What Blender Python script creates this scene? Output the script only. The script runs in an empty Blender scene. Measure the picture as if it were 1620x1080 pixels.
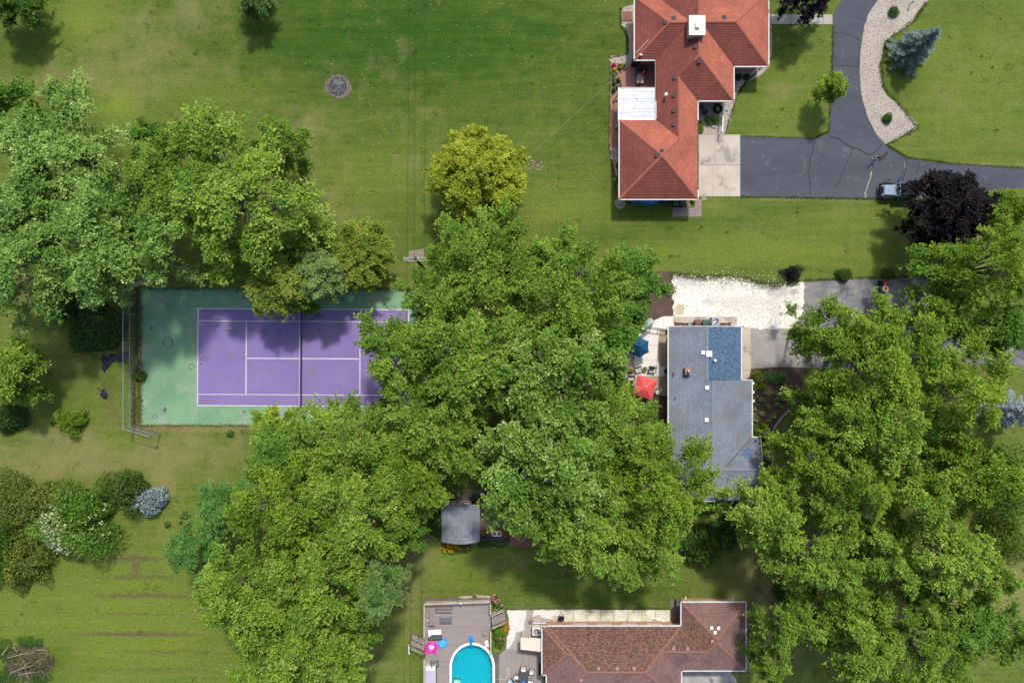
import bpy, math, random
import numpy as np
from mathutils import Vector, noise as mnoise

# ------------------------------------------------------------------ camera, sky, sun, exposure
scene = bpy.context.scene
col = scene.collection
CAM_H = 80.0
cam_d = bpy.data.cameras.new("camera")
cam_d.sensor_width = 36.0
cam_d.lens = 36.0 * 1120.0 / 1620.0
cam_d.clip_start = 0.5
cam_d.clip_end = 5000.0
cam = bpy.data.objects.new("camera", cam_d)
cam.location = (0, 0, CAM_H)
cam.rotation_euler = (0, 0, 0)
col.objects.link(cam)
scene.camera = cam

SUN_EL, SUN_AZ = math.radians(56.0), math.radians(13.0)
world = bpy.data.worlds.new("World")
scene.world = world
world.use_nodes = True
wn = world.node_tree.nodes
wl = world.node_tree.links
bg = wn["Background"]
sky = wn.new("ShaderNodeTexSky")
sky.sky_type = 'NISHITA'
sky.sun_disc = False
sky.sun_elevation = SUN_EL
sky.sun_rotation = SUN_AZ
sky.air_density = 1.0
sky.dust_density = 2.5
wl.new(sky.outputs[0], bg.inputs[0])
bg.inputs[1].default_value = 0.15

sun_d = bpy.data.lights.new("sun", 'SUN')
sun_d.energy = 2.9
sun_d.angle = math.radians(4.0)
sun_d.color = (1.0, 0.955, 0.89)
sun = bpy.data.objects.new("sun", sun_d)
sv = Vector((math.sin(SUN_AZ) * math.cos(SUN_EL), math.cos(SUN_AZ) * math.cos(SUN_EL), math.sin(SUN_EL)))
sun.rotation_euler = sv.to_track_quat('Z', 'Y').to_euler()
sun.location = (0, 0, 60)
col.objects.link(sun)

scene.view_settings.view_transform = 'Standard'
scene.view_settings.look = 'None'
scene.view_settings.exposure = 0.5
scene.view_settings.gamma = 1.0
scene.view_settings.use_curve_mapping = False
try:
    scene.cycles.max_bounces = 6
    scene.cycles.transparent_max_bounces = 8
except Exception:
    pass

# ------------------------------------------------------------------ helpers
def P(px, py, h=0.0):
    k = (CAM_H - h) / 1120.0
    return ((px - 810.0) * k, (540.0 - py) * k, h)

WLOC = {}

def tag(o, label=None, cat=None, group=None, kind=None):
    if label: o["label"] = label
    if cat: o["category"] = cat
    if group: o["group"] = group
    if kind: o["kind"] = kind
    return o

def empty(name, loc, label, cat, group=None, rz=0.0):
    o = bpy.data.objects.new(name, None)
    o.empty_display_size = 0.3
    o.location = loc
    o.rotation_euler = (0, 0, rz)
    col.objects.link(o)
    WLOC[o.name] = Vector(loc)
    return tag(o, label, cat, group)

class MB:
    def __init__(s):
        s.v = []; s.f = []; s.m = []; s.uv = []
    def add(s, vs, fs, m=0, uvs=None):
        b = len(s.v)
        s.v.extend([tuple(p) for p in vs])
        for i, f in enumerate(fs):
            s.f.append([b + k for k in f]); s.m.append(m)
            s.uv.append(uvs[i] if uvs else None)
        return s
    def box(s, x0, y0, z0, x1, y1, z1, m=0):
        vs = [(x0,y0,z0),(x1,y0,z0),(x1,y1,z0),(x0,y1,z0),(x0,y0,z1),(x1,y0,z1),(x1,y1,z1),(x0,y1,z1)]
        return s.add(vs, [(0,3,2,1),(4,5,6,7),(0,1,5,4),(1,2,6,5),(2,3,7,6),(3,0,4,7)], m)
    def obox(s, c, size, rz=0.0, m=0, rx=0.0, ry=0.0):
        hx, hy, hz = size[0]/2, size[1]/2, size[2]/2
        from mathutils import Euler
        R = Euler((rx, ry, rz)).to_matrix()
        vs = []
        for z in (-hz, hz):
            for x, y in ((-hx,-hy),(hx,-hy),(hx,hy),(-hx,hy)):
                q = R @ Vector((x, y, z)); vs.append((c[0]+q.x, c[1]+q.y, c[2]+q.z))
        return s.add(vs, [(0,3,2,1),(4,5,6,7),(0,1,5,4),(1,2,6,5),(2,3,7,6),(3,0,4,7)], m)
    def prism(s, poly, z0, z1, m=0):
        a = sum(poly[i][0]*poly[(i+1)%len(poly)][1]-poly[(i+1)%len(poly)][0]*poly[i][1] for i in range(len(poly)))
        if a < 0: poly = poly[::-1]
        n = len(poly)
        vs = [(p[0],p[1],z0) for p in poly] + [(p[0],p[1],z1) for p in poly]
        fs = [tuple(range(n,2*n)), tuple(range(n-1,-1,-1))] + [(i,(i+1)%n,n+(i+1)%n,n+i) for i in range(n)]
        return s.add(vs, fs, m)
    def cyl(s, c, r, z0, z1, seg=16, r2=None, m=0, cap=True):
        if r2 is None: r2 = r
        vs = [(c[0]+r*math.cos(2*math.pi*i/seg), c[1]+r*math.sin(2*math.pi*i/seg), z0) for i in range(seg)]
        vs += [(c[0]+r2*math.cos(2*math.pi*i/seg), c[1]+r2*math.sin(2*math.pi*i/seg), z1) for i in range(seg)]
        fs = [(i,(i+1)%seg,seg+(i+1)%seg,seg+i) for i in range(seg)]
        if cap: fs += [tuple(range(seg,2*seg)), tuple(range(seg-1,-1,-1))]
        return s.add(vs, fs, m)
    def tube(s, pts, rad, seg=6, m=0):
        pts = [Vector(p) for p in pts]
        if not hasattr(rad, '__len__'): rad = [rad]*len(pts)
        vs = []
        for i, p in enumerate(pts):
            d = (pts[min(i+1,len(pts)-1)] - pts[max(i-1,0)])
            if d.length < 1e-6: d = Vector((0,0,1))
            d.normalize()
            a = d.cross(Vector((0,0,1)) if abs(d.z) < .9 else Vector((1,0,0))).normalized()
            b = d.cross(a)
            for k in range(seg):
                t = 2*math.pi*k/seg
                q = p + (a*math.cos(t) + b*math.sin(t))*rad[i]
                vs.append((q.x,q.y,q.z))
        fs = []
        for i in range(len(pts)-1):
            for k in range(seg):
                k2 = (k+1)%seg
                fs.append((i*seg+k, (i+1)*seg+k, (i+1)*seg+k2, i*seg+k2))
        fs.append(tuple(range(seg))); fs.append(tuple(range((len(pts)-1)*seg+seg-1, (len(pts)-1)*seg-1, -1)))
        return s.add(vs, fs, m)
    def dome(s, c, rx, ry, rz, seg=14, rings=6, m=0, full=False):
        vs = []; fs = []
        lo = -math.pi/2 if full else 0.0
        for i in range(rings):
            t = lo + (math.pi/2-lo)*i/rings
            for k in range(seg):
                a = 2*math.pi*k/seg
                vs.append((c[0]+rx*math.cos(t)*math.cos(a), c[1]+ry*math.cos(t)*math.sin(a), c[2]+rz*math.sin(t)))
        vs.append((c[0],c[1],c[2]+rz))
        for i in range(rings-1):
            for k in range(seg):
                k2=(k+1)%seg
                fs.append((i*seg+k,i*seg+k2,(i+1)*seg+k2,(i+1)*seg+k))
        for k in range(seg): fs.append(((rings-1)*seg+k,(rings-1)*seg+(k+1)%seg,rings*seg))
        return s.add(vs, fs, m)
    def build(s, name, mats, parent=None, local=False, smooth=False, kind=None, bevel=0.0):
        me = bpy.data.meshes.new(name)
        off = Vector((0,0,0))
        if parent is not None and not local: off = WLOC.get(parent.name, Vector((0,0,0)))
        me.from_pydata([(p[0]-off.x,p[1]-off.y,p[2]-off.z) for p in s.v], [], s.f)
        if not isinstance(mats, (list, tuple)): mats = [mats]
        for m_ in mats: me.materials.append(m_)
        me.polygons.foreach_set("material_index", s.m)
        if any(u is not None for u in s.uv):
            ul = me.uv_layers.new(name="UVMap")
            i = 0
            for f, u in zip(s.f, s.uv):
                for k in range(len(f)):
                    ul.data[i].uv = u[k] if u else (0,0)
                    i += 1
        if smooth: me.polygons.foreach_set("use_smooth", [True]*len(me.polygons))
        me.update()
        o = bpy.data.objects.new(name, me)
        if parent is not None:
            o.parent = parent
            WLOC[o.name] = off.copy()
        col.objects.link(o)
        if bevel > 0:
            b = o.modifiers.new("bevel", 'BEVEL'); b.width = bevel; b.segments = 2; b.limit_method = 'ANGLE'
        if kind: o["kind"] = kind
        return o

def thing1(name, mb, mats, label, cat, group=None, smooth=False, kind=None, bevel=0.0):
    """a thing that is one mesh, origin at its own base"""
    xs = [p[0] for p in mb.v]; ys = [p[1] for p in mb.v]; zs = [p[2] for p in mb.v]
    c = Vector(((min(xs)+max(xs))/2, (min(ys)+max(ys))/2, min(zs)))
    o = mb.build(name, mats, smooth=smooth, bevel=bevel)
    for v in o.data.vertices: v.co -= c
    o.location = c
    return tag(o, label, cat, group, kind)

def copy_thing(o, loc, rz=None, label=None, group=None):
    def rec(src, par):
        c = src.copy(); col.objects.link(c)
        if par is not None: c.parent = par
        for ch in KIDS(src): rec(ch, c)
        return c
    r = rec(o, None)
    r.location = loc
    if rz is not None: r.rotation_euler[2] = rz
    if label: r["label"] = label
    if group: r["group"] = group
    return r

def KIDS(o): return [c for c in bpy.data.objects if c.parent == o]

# ------------------------------------------------------------------ materials
def newmat(name):
    m = bpy.data.materials.new(name); m.use_nodes = True
    nt = m.node_tree
    return m, nt, nt.nodes, nt.links, nt.nodes["Principled BSDF"]

def N(nt, t, **kw):
    n = nt.nodes.new(t)
    for k, v in kw.items():
        if k.startswith("i_"):
            key = k[2:]
            n.inputs[int(key) if key.isdigit() else key].default_value = v
        else: setattr(n, k, v)
    return n

def mixc(nt, fac, a, b, mode='MIX'):
    n = nt.nodes.new("ShaderNodeMix"); n.data_type = 'RGBA'; n.blend_type = mode; n.clamp_factor = True
    for inp, val in ((n.inputs[0], fac), (n.inputs[6], a), (n.inputs[7], b)):
        if hasattr(val, "links") or hasattr(val, "is_output"): nt.links.new(val, inp)
        elif isinstance(val, (int, float)): inp.default_value = val
        else: inp.default_value = tuple(val) + ((1,) if len(val) == 3 else ())
    return n.outputs[2]

def math_(nt, op, a, b=None, c=None, clamp=False):
    n = nt.nodes.new("ShaderNodeMath"); n.operation = op; n.use_clamp = clamp
    for i, val in enumerate((a, b, c)):
        if val is None: continue
        if isinstance(val, (int, float)): n.inputs[i].default_value = val
        else: nt.links.new(val, n.inputs[i])
    return n.outputs[0]

def maprange(nt, v, a, b, c=0.0, d=1.0):
    n = nt.nodes.new("ShaderNodeMapRange"); n.clamp = True
    nt.links.new(v, n.inputs[0])
    for i, x in zip((1,2,3,4), (a,b,c,d)): n.inputs[i].default_value = x
    return n.outputs[0]

def noise_(nt, scale, detail=4.0, rough=0.55, vec=None, stretch=None, off=0.0):
    n = nt.nodes.new("ShaderNodeTexNoise")
    n.inputs["Scale"].default_value = scale; n.inputs["Detail"].default_value = detail; n.inputs["Roughness"].default_value = rough
    src = vec
    if src is None:
        g = nt.nodes.new("ShaderNodeNewGeometry"); src = g.outputs["Position"]
    if stretch or off:
        mp = nt.nodes.new("ShaderNodeMapping"); nt.links.new(src, mp.inputs[0])
        if stretch: mp.inputs["Scale"].default_value = stretch
        mp.inputs["Location"].default_value = (off, off*1.7, 0)
        src = mp.outputs[0]
    nt.links.new(src, n.inputs["Vector"])
    return n.outputs["Fac"]

def bump_(nt, h, strength=0.3, dist=0.02):
    b = nt.nodes.new("ShaderNodeBump"); b.inputs["Strength"].default_value = strength; b.inputs["Distance"].default_value = dist
    nt.links.new(h, b.inputs["Height"]); return b.outputs[0]

def M(name, c1, c2=None, s1=0.6, rough=0.85, fine=12.0, famt=0.25, bump=0.25, metal=0.0, spec=0.3, c3=None, s3=2.5, t3=(0.58,0.66), stretch=None, t1=(0.35,0.65)):
    m, nt, nd, ln, bs = newmat(name)
    c = c1
    if c2 is not None:
        c = mixc(nt, maprange(nt, noise_(nt, s1, 5, .6, stretch=stretch), t1[0], t1[1]), c1, c2)
    if c3 is not None:
        c = mixc(nt, maprange(nt, noise_(nt, s3, 6, .65, off=13.0), t3[0], t3[1]), c, c3)
    if famt > 0:
        f = noise_(nt, fine, 3, .7)
        k = maprange(nt, f, 0.25, 0.75, 1-famt, 1+famt)
        cb = nt.nodes.new("ShaderNodeCombineColor")
        for i in range(3): ln.new(k, cb.inputs[i])
        c = mixc(nt, 1.0, c, cb.outputs[0], 'MULTIPLY')
        if bump > 0: ln.new(bump_(nt, f, bump, 0.03), bs.inputs["Normal"])
    if hasattr(c, "is_output"): ln.new(c, bs.inputs["Base Color"])
    else: bs.inputs["Base Color"].default_value = tuple(c) + (1,)
    bs.inputs["Roughness"].default_value = rough
    bs.inputs["Metallic"].default_value = metal
    bs.inputs["Specular IOR Level"].default_value = spec
    return m

def shingle(name, ca, cb, course, tab=0.3, mortar=None, stain=None, noise_amt=0.35, big=None):
    m, nt, nd, ln, bs = newmat(name)
    uv = N(nt, "ShaderNodeUVMap")
    br = N(nt, "ShaderNodeTexBrick")
    ln.new(uv.outputs[0], br.inputs["Vector"])
    br.inputs["Color1"].default_value = tuple(ca)+(1,); br.inputs["Color2"].default_value = tuple(cb)+(1,)
    br.inputs["Mortar"].default_value = tuple(mortar or [x*.55 for x in ca])+(1,)
    br.inputs["Scale"].default_value = 1.0
    br.inputs["Mortar Size"].default_value = 0.012
    br.inputs["Brick Width"].default_value = tab
    br.inputs["Row Height"].default_value = course
    br.offset = 0.37; br.offset_frequency = 3; br.squash = 1.0
    c = br.outputs["Color"]
    k = maprange(nt, noise_(nt, 0.35, 6, .62), .3, .7, 1-noise_amt*.5, 1+noise_amt*.5)
    k2 = maprange(nt, noise_(nt, 9, 3, .7), .25, .75, .72, 1.28)
    kk = math_(nt, 'MULTIPLY', k, k2)
    cc = nt.nodes.new("ShaderNodeCombineColor")
    for i in range(3): ln.new(kk, cc.inputs[i])
    c = mixc(nt, 1.0, c, cc.outputs[0], 'MULTIPLY')
    if stain is not None:
        f = maprange(nt, noise_(nt, 0.3, 5, .7, off=4.0), .5, .66, 0, .75)
        c = mixc(nt, f, c, stain)
    ln.new(c, bs.inputs["Base Color"])
    bs.inputs["Roughness"].default_value = .92
    bs.inputs["Specular IOR Level"].default_value = .15
    return m

def leafmat(name, dark, mid, light, trans=0.25, rough=0.6, spec=0.12, under=None):
    m, nt, nd, ln, bs = newmat(name)
    at = N(nt, "ShaderNodeAttribute", attribute_name="tint")
    rp = nt.nodes.new("ShaderNodeValToRGB")
    e = rp.color_ramp.elements
    e[0].position = 0.0; e[0].color = tuple(dark)+(1,)
    e[1].position = 1.0; e[1].color = tuple(light)+(1,)
    x = e.new(0.5); x.color = tuple(mid)+(1,)
    oi = nt.nodes.new("ShaderNodeObjectInfo"); sp_ = nt.nodes.new("ShaderNodeSeparateColor"); ln.new(oi.outputs["Color"], sp_.inputs[0])
    ln.new(math_(nt, 'ADD', at.outputs["Fac"], math_(nt, 'SUBTRACT', sp_.outputs[0], 1.0)), rp.inputs[0])
    c = rp.outputs[0]
    if under is not None:
        g = nt.nodes.new("ShaderNodeNewGeometry")
        c = mixc(nt, g.outputs["Backfacing"], c, under)
    ln.new(c, bs.inputs["Base Color"])
    bs.inputs["Roughness"].default_value = rough
    bs.inputs["Specular IOR Level"].default_value = spec
    tr = nt.nodes.new("ShaderNodeBsdfTranslucent")
    ln.new(c, tr.inputs[0])
    mx = nt.nodes.new("ShaderNodeMixShader"); mx.inputs[0].default_value = trans
    ln.new(bs.outputs[0], mx.inputs[1]); ln.new(tr.outputs[0], mx.inputs[2])
    ln.new(mx.outputs[0], nd["Material Output"].inputs[0])
    return m

m_white = M("white_paint", (.74,.74,.72), (.64,.64,.61), 1.5, .5, famt=.06, bump=0)
m_fascia = M("gutter_paint", (.60,.61,.60), (.50,.49,.46), 2.0, .45, famt=.12, bump=0)
m_black = M("black_plastic", (.013,.013,.015), rough=.6, famt=.1, bump=0, spec=.12)
m_dark = M("dark_metal", (.032,.032,.038), rough=.65, famt=.1, bump=0, spec=.25)
m_galv = M("galvanised_steel", (.36,.38,.40), (.28,.30,.32), 3, .4, famt=.1, bump=0, metal=.5)
m_glass = M("window_glass", (.05,.07,.08), rough=.08, famt=0, spec=.8)
m_concrete_tan = M("tan_concrete", (.44,.38,.31), (.36,.31,.255), .5, .9, 14, .12, .1, c3=(.24,.22,.19), s3=.5, t3=(.55,.62))
m_concrete_white = M("white_concrete", (.62,.59,.54), (.54,.51,.46), .9, .9, 12, .1, .1, c3=(.36,.34,.31), s3=1.2, t3=(.66,.74))
m_concrete_grey = M("grey_concrete", (.36,.33,.29), (.28,.255,.22), .8, .9, 12, .15, .15, c3=(.16,.14,.12), s3=.7, t3=(.6,.72))
m_walk = M("mossy_pale_concrete", (.60,.58,.49), (.46,.45,.34), .9, .9, 12, .12, .1, c3=(.22,.20,.10), s3=.9, t3=(.56,.68))
m_asphalt = M("dark_asphalt", (.066,.072,.088), (.048,.053,.067), .30, .9, 30, .2, .15, c3=(.105,.108,.118), s3=.6, t3=(.56,.74), stretch=(.35,1.3,1))
m_asphalt_old = M("worn_asphalt", (.235,.225,.215), (.13,.13,.135), .5, .95, 10, .3, .25, c3=(.075,.077,.09), s3=.35, t3=(.50,.60))
m_asphalt_mid = M("grey_worn_drive", (.29,.27,.25), (.21,.195,.18), .5, .95, 10, .22, .25, c3=(.075,.06,.05), s3=.42, t3=(.6,.72))
m_crack = M("crack_sealer", (.022,.022,.028), rough=.7, famt=.2, bump=0)
m_crack_tan = M("open_crack_dirt", (.30,.26,.21), (.18,.16,.14), 4, .9)
m_gravel_white = M("white_crushed_stone", (.70,.66,.58), (.52,.48,.42), .35, .95, 7, .28, .6, c3=(.30,.27,.24), s3=4.0, t3=(.58,.68))
m_pebble = M("beige_pebbles", (.37,.32,.27), (.29,.25,.21), .8, .95, 7, .55, .8, c3=(.17,.145,.125), s3=4.5, t3=(.52,.62))
m_gravel_brown = M("brown_grey_gravel", (.15,.125,.10), (.095,.08,.062), .8, .95, 8, .6, .7, c3=(.36,.32,.26), s3=6, t3=(.6,.68))
m_mulch = M("brown_mulch", (.095,.058,.042), (.065,.040,.030), .7, .95, 9, .5, .6, c3=(.16,.11,.085), s3=5, t3=(.6,.68))
m_dirt = M("bare_dirt", (.17,.12,.08), (.12,.085,.06), 1.0, .95, 9, .35, .4)
m_ash = M("fire_ash", (.12,.12,.13), (.03,.03,.036), 2.0, .95, 9, .5, .6)
m_char = M("charcoal", (.015,.015,.02), (.035,.035,.042), 5, .95, 9, .4, .4)
m_stone = M("grey_stone", (.34,.31,.27), (.24,.22,.19), 2, .9, 9, .2, .2)
m_court_green = M("green_court_paint", (.165,.305,.165), (.115,.225,.130), .22, .75, 20, .07, 0, c3=(.25,.28,.22), s3=.5, t3=(.52,.70))
m_court_purple = M("purple_court_paint", (.170,.120,.300), (.195,.140,.305), .3, .75, 20, .07, 0, c3=(.145,.130,.19), s3=.55, t3=(.52,.72))
m_line = M("court_line_paint", (.56,.53,.57), (.42,.39,.45), 1.2, .7, 20, .1, 0)
m_court_patch = M("court_patch", (.105,.115,.125), (.075,.08,.10), 3, .8, 10, .25, .2)
m_deck = M("weathered_deck_boards", (.27,.235,.215), (.22,.19,.175), 1.2, .8, 10, .12, .1, stretch=(.25,6,1))
m_deck2 = M("weathered_deck_boards_lower", (.30,.265,.24), (.235,.205,.185), 1.2, .8, 10, .12, .1, stretch=(6,.25,1))
m_rail = M("weathered_rail_wood", (.46,.40,.31), (.33,.28,.22), 1.4, .8, 10, .15, .1)
m_wood_dark = M("dark_wood", (.20,.165,.14), (.15,.125,.11), 2, .8, 10, .15, .1)
m_bench = M("mauve_grey_boards", (.27,.225,.215), (.225,.19,.185), 2, .75, 10, .1, .1)
m_brick_paver = None
m_bark = M("grey_bark", (.20,.175,.15), (.12,.10,.085), 3, .95, 12, .35, .6)
m_branch = M("pale_branch_bark", (.21,.19,.165), (.14,.125,.105), 3, .9, 12, .25, .3)
m_pole = M("creosoted_pole", (.055,.042,.032), (.085,.07,.055), 4, .9, 12, .3, .4)
m_brickwall = M("tan_brick_wall", (.42,.25,.155), (.34,.20,.125), 6, .9, 12, .2, .3)
m_orangewall = M("orange_brick_wall", (.46,.25,.15), (.38,.21,.125), 6, .9, 12, .2, .3)
m_siding = M("pale_siding", (.52,.50,.46), rough=.7, famt=.08, bump=.1)
m_redwall = M("barn_red_siding", (.26,.03,.022), (.20,.025,.02), 3, .7, 10, .15, .1)
m_cream = M("cream_board", (.66,.54,.42), (.60,.49,.385), .8, .6, 10, .06, 0)
m_blue_tarp = M("blue_tarp", (.01,.14,.55), (.02,.19,.66), 3, .4, 10, .12, .2)
m_navy = M("navy_tarp", (.015,.025,.13), (.02,.02,.07), 3, .4)
m_binG = M("green_bin_plastic", (.035,.085,.065), rough=.5, famt=.1, bump=0)
m_binB = M("brown_bin_plastic", (.11,.055,.05), rough=.5, famt=.1, bump=0)
m_redcloth = M("coral_red_canvas", (.62,.075,.075), (.58,.065,.068), 3, .75, 10, .05, 0)
m_bluecloth = M("deep_blue_canvas", (.008,.075,.155), (.008,.065,.14), 3, .75, 10, .05, 0)
m_cushion = M("grey_cushion", (.40,.37,.35), rough=.85, famt=.08, bump=0)
m_wicker = M("dark_wicker", (.045,.038,.035), rough=.7, famt=.2, bump=.2)
m_pinkvinyl = M("hot_pink_vinyl", (.90,.01,.36), rough=.25, famt=0, spec=.5)
m_pinkpale = M("pale_pink_vinyl", (.85,.50,.66), rough=.3, famt=0)
m_bluevinyl = M("blue_vinyl", (.02,.28,.66), (.12,.45,.78), 12, .3, famt=0)
m_skyblue = M("bright_blue_plastic", (.0,.22,.66), rough=.35, famt=0)
m_sage = M("sage_canvas", (.16,.24,.19), rough=.7, famt=.05, bump=0)
m_sheet = M("white_sheet", (.72,.76,.86), rough=.6, famt=.04, bump=0)
m_lav = M("lavender_grey_lid", (.40,.39,.46), (.36,.355,.42), 1, .6, 10, .05, 0)
m_palebox = M("pale_resin", (.58,.57,.52), rough=.5, famt=.05, bump=0)
m_terracotta = M("terracotta", (.50,.13,.06), rough=.8, famt=.15, bump=.1)
m_rust = M("rust_orange_disc", (.40,.085,.02), (.26,.05,.015), 8, .7, 12, .3, .3)
m_carpaint = M("pale_blue_car_paint", (.20,.28,.36), (.16,.22,.29), .8, .3, famt=.03, bump=0, spec=.6)
m_cargl = M("car_glass", (.02,.07,.055), rough=.06, famt=0, spec=1.0)
m_rubber = M("tyre_rubber", (.015,.015,.016), rough=.8, famt=.1, bump=0)
m_pinkflower = M("magenta_petals", (.62,.03,.26), (.45,.02,.2), 20, .6, famt=0)
m_cover = M("white_metal_cover", (.60,.61,.65), (.44,.45,.48), .8, .5, 8, .12, 0, stretch=(.35,4,1), c3=(.30,.31,.33), s3=1.8, t3=(.56,.68))
m_chimcap = M("cream_chimney_cap", (.74,.66,.47), rough=.7, famt=.05, bump=0)
m_skin = M("skin", (.50,.30,.22), rough=.5, famt=0)
m_hair = M("brown_hair", (.10,.055,.035), rough=.6, famt=.2, bump=0)
m_jeans = M("blue_denim", (.10,.20,.38), rough=.8, famt=.1, bump=0)
m_shirt = M("dark_maroon_shirt", (.09,.045,.045), rough=.8, famt=.1, bump=0)
m_shoe = M("white_shoe", (.68,.70,.72), rough=.6, famt=0)
m_hose = M("pale_hose", (.50,.50,.36), rough=.5, famt=0)
m_plastic_sheet = M("blue_grey_plastic_sheet", (.020,.024,.034), (.010,.012,.018), 4, .35, 8, .25, .3)
m_fabric_green = M("pale_sage_canopy", (.30,.38,.33), (.26,.33,.29), 3, .7, 10, .06, 0)

def brickpaver():
    m, nt, nd, ln, bs = newmat("red_brick_pavers")
    g = nt.nodes.new("ShaderNodeNewGeometry")
    mp = nt.nodes.new("ShaderNodeMapping"); mp.inputs["Rotation"].default_value = (0,0,math.radians(45))
    ln.new(g.outputs["Position"], mp.inputs[0])
    br = N(nt, "ShaderNodeTexBrick"); ln.new(mp.outputs[0], br.inputs["Vector"])
    br.inputs["Color1"].default_value = (.36,.17,.12,1); br.inputs["Color2"].default_value = (.27,.125,.09,1)
    br.inputs["Mortar"].default_value = (.15,.08,.06,1); br.inputs["Scale"].default_value = 1
    br.inputs["Mortar Size"].default_value = .012; br.inputs["Brick Width"].default_value = .22; br.inputs["Row Height"].default_value = .11
    c = mixc(nt, maprange(nt, noise_(nt, 1.0, 5, .65), .5, .72, 0, .45), br.outputs["Color"], (.16,.09,.07))
    ln.new(c, bs.inputs["Base Color"]); bs.inputs["Roughness"].default_value = .9
    ln.new(bump_(nt, br.outputs["Fac"], -.4, .01), bs.inputs["Normal"])
    return m
m_brick_paver = brickpaver()

def watermat():
    m, nt, nd, ln, bs = newmat("pool_water")
    bs.inputs["Base Color"].default_value = (.62,.93,.95,1)
    bs.inputs["Roughness"].default_value = .03
    bs.inputs["IOR"].default_value = 1.33
    bs.inputs["Transmission Weight"].default_value = 1.0
    n = noise_(nt, 3.5, 4, .6)
    ln.new(bump_(nt, n, .6, .08), bs.inputs["Normal"])
    return m
m_water = watermat()
m_liner = M("turquoise_liner", (.0,.58,.68), (.0,.54,.66), 1.5, .6, famt=.03, bump=0)

# --- leaves
L_maple = leafmat("maple_leaves", (.052,.125,.013), (.175,.300,.030), (.400,.530,.092), .32)
L_mixed = leafmat("wind_turned_leaves", (.052,.125,.012), (.180,.310,.030), (.520,.640,.240), .30, .5, .25)
L_deep = leafmat("deep_green_leaves", (.036,.098,.012), (.112,.228,.026), (.250,.395,.060), .30)
L_silver = leafmat("silver_green_leaves", (.056,.140,.016), (.200,.345,.048), (.500,.630,.210), .30, .5, .3)
L_lime = leafmat("lime_leaves", (.068,.150,.012), (.220,.345,.030), (.450,.565,.082), .34)
L_yellow = leafmat("golden_leaves", (.120,.165,.010), (.290,.345,.026), (.490,.540,.060), .28)
L_olive = leafmat("olive_leaves", (.070,.125,.014), (.195,.275,.032), (.370,.420,.070), .28)
L_rust = leafmat("rusty_olive_leaves", (.050,.095,.014), (.145,.200,.032), (.340,.280,.070), .25)
L_purple = leafmat("black_purple_leaves", (.005,.004,.005), (.010,.008,.009), (.026,.021,.023), .06, .6, .12)
L_blue = leafmat("blue_spruce_needles", (.055,.100,.080), (.125,.190,.160), (.240,.330,.290), .08, .7, .2)
L_paleblue = leafmat("pale_blue_needles", (.110,.150,.150), (.210,.275,.275), (.350,.425,.430), .08, .7, .2)
L_sage = leafmat("grey_green_leaves", (.060,.130,.030), (.160,.265,.066), (.290,.400,.130), .25)
L_locust = leafmat("feathery_blue_green_leaves", (.052,.145,.028), (.118,.262,.055), (.210,.375,.090), .3)
L_dark = leafmat("dark_shrub_leaves", (.022,.062,.014), (.052,.125,.022), (.105,.205,.038), .2)
L_bush = leafmat("boxwood_leaves", (.045,.090,.015), (.085,.150,.022), (.150,.220,.035), .2)
L_white = leafmat("cream_blossom", (.24,.34,.12), (.42,.48,.25), (.62,.66,.44), .2)
L_gold = leafmat("golden_flowers", (.45,.28,.01), (.68,.42,.012), (.80,.55,.03), .2)
L_orange = leafmat("orange_flowers", (.42,.10,.01), (.62,.18,.015), (.75,.28,.03), .2)
L_pink = leafmat("pink_flowers", (.35,.10,.14), (.55,.22,.25), (.70,.38,.40), .2)
L_hosta = leafmat("hosta_leaves", (.09,.15,.035), (.20,.28,.07), (.50,.52,.28), .2)

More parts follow.
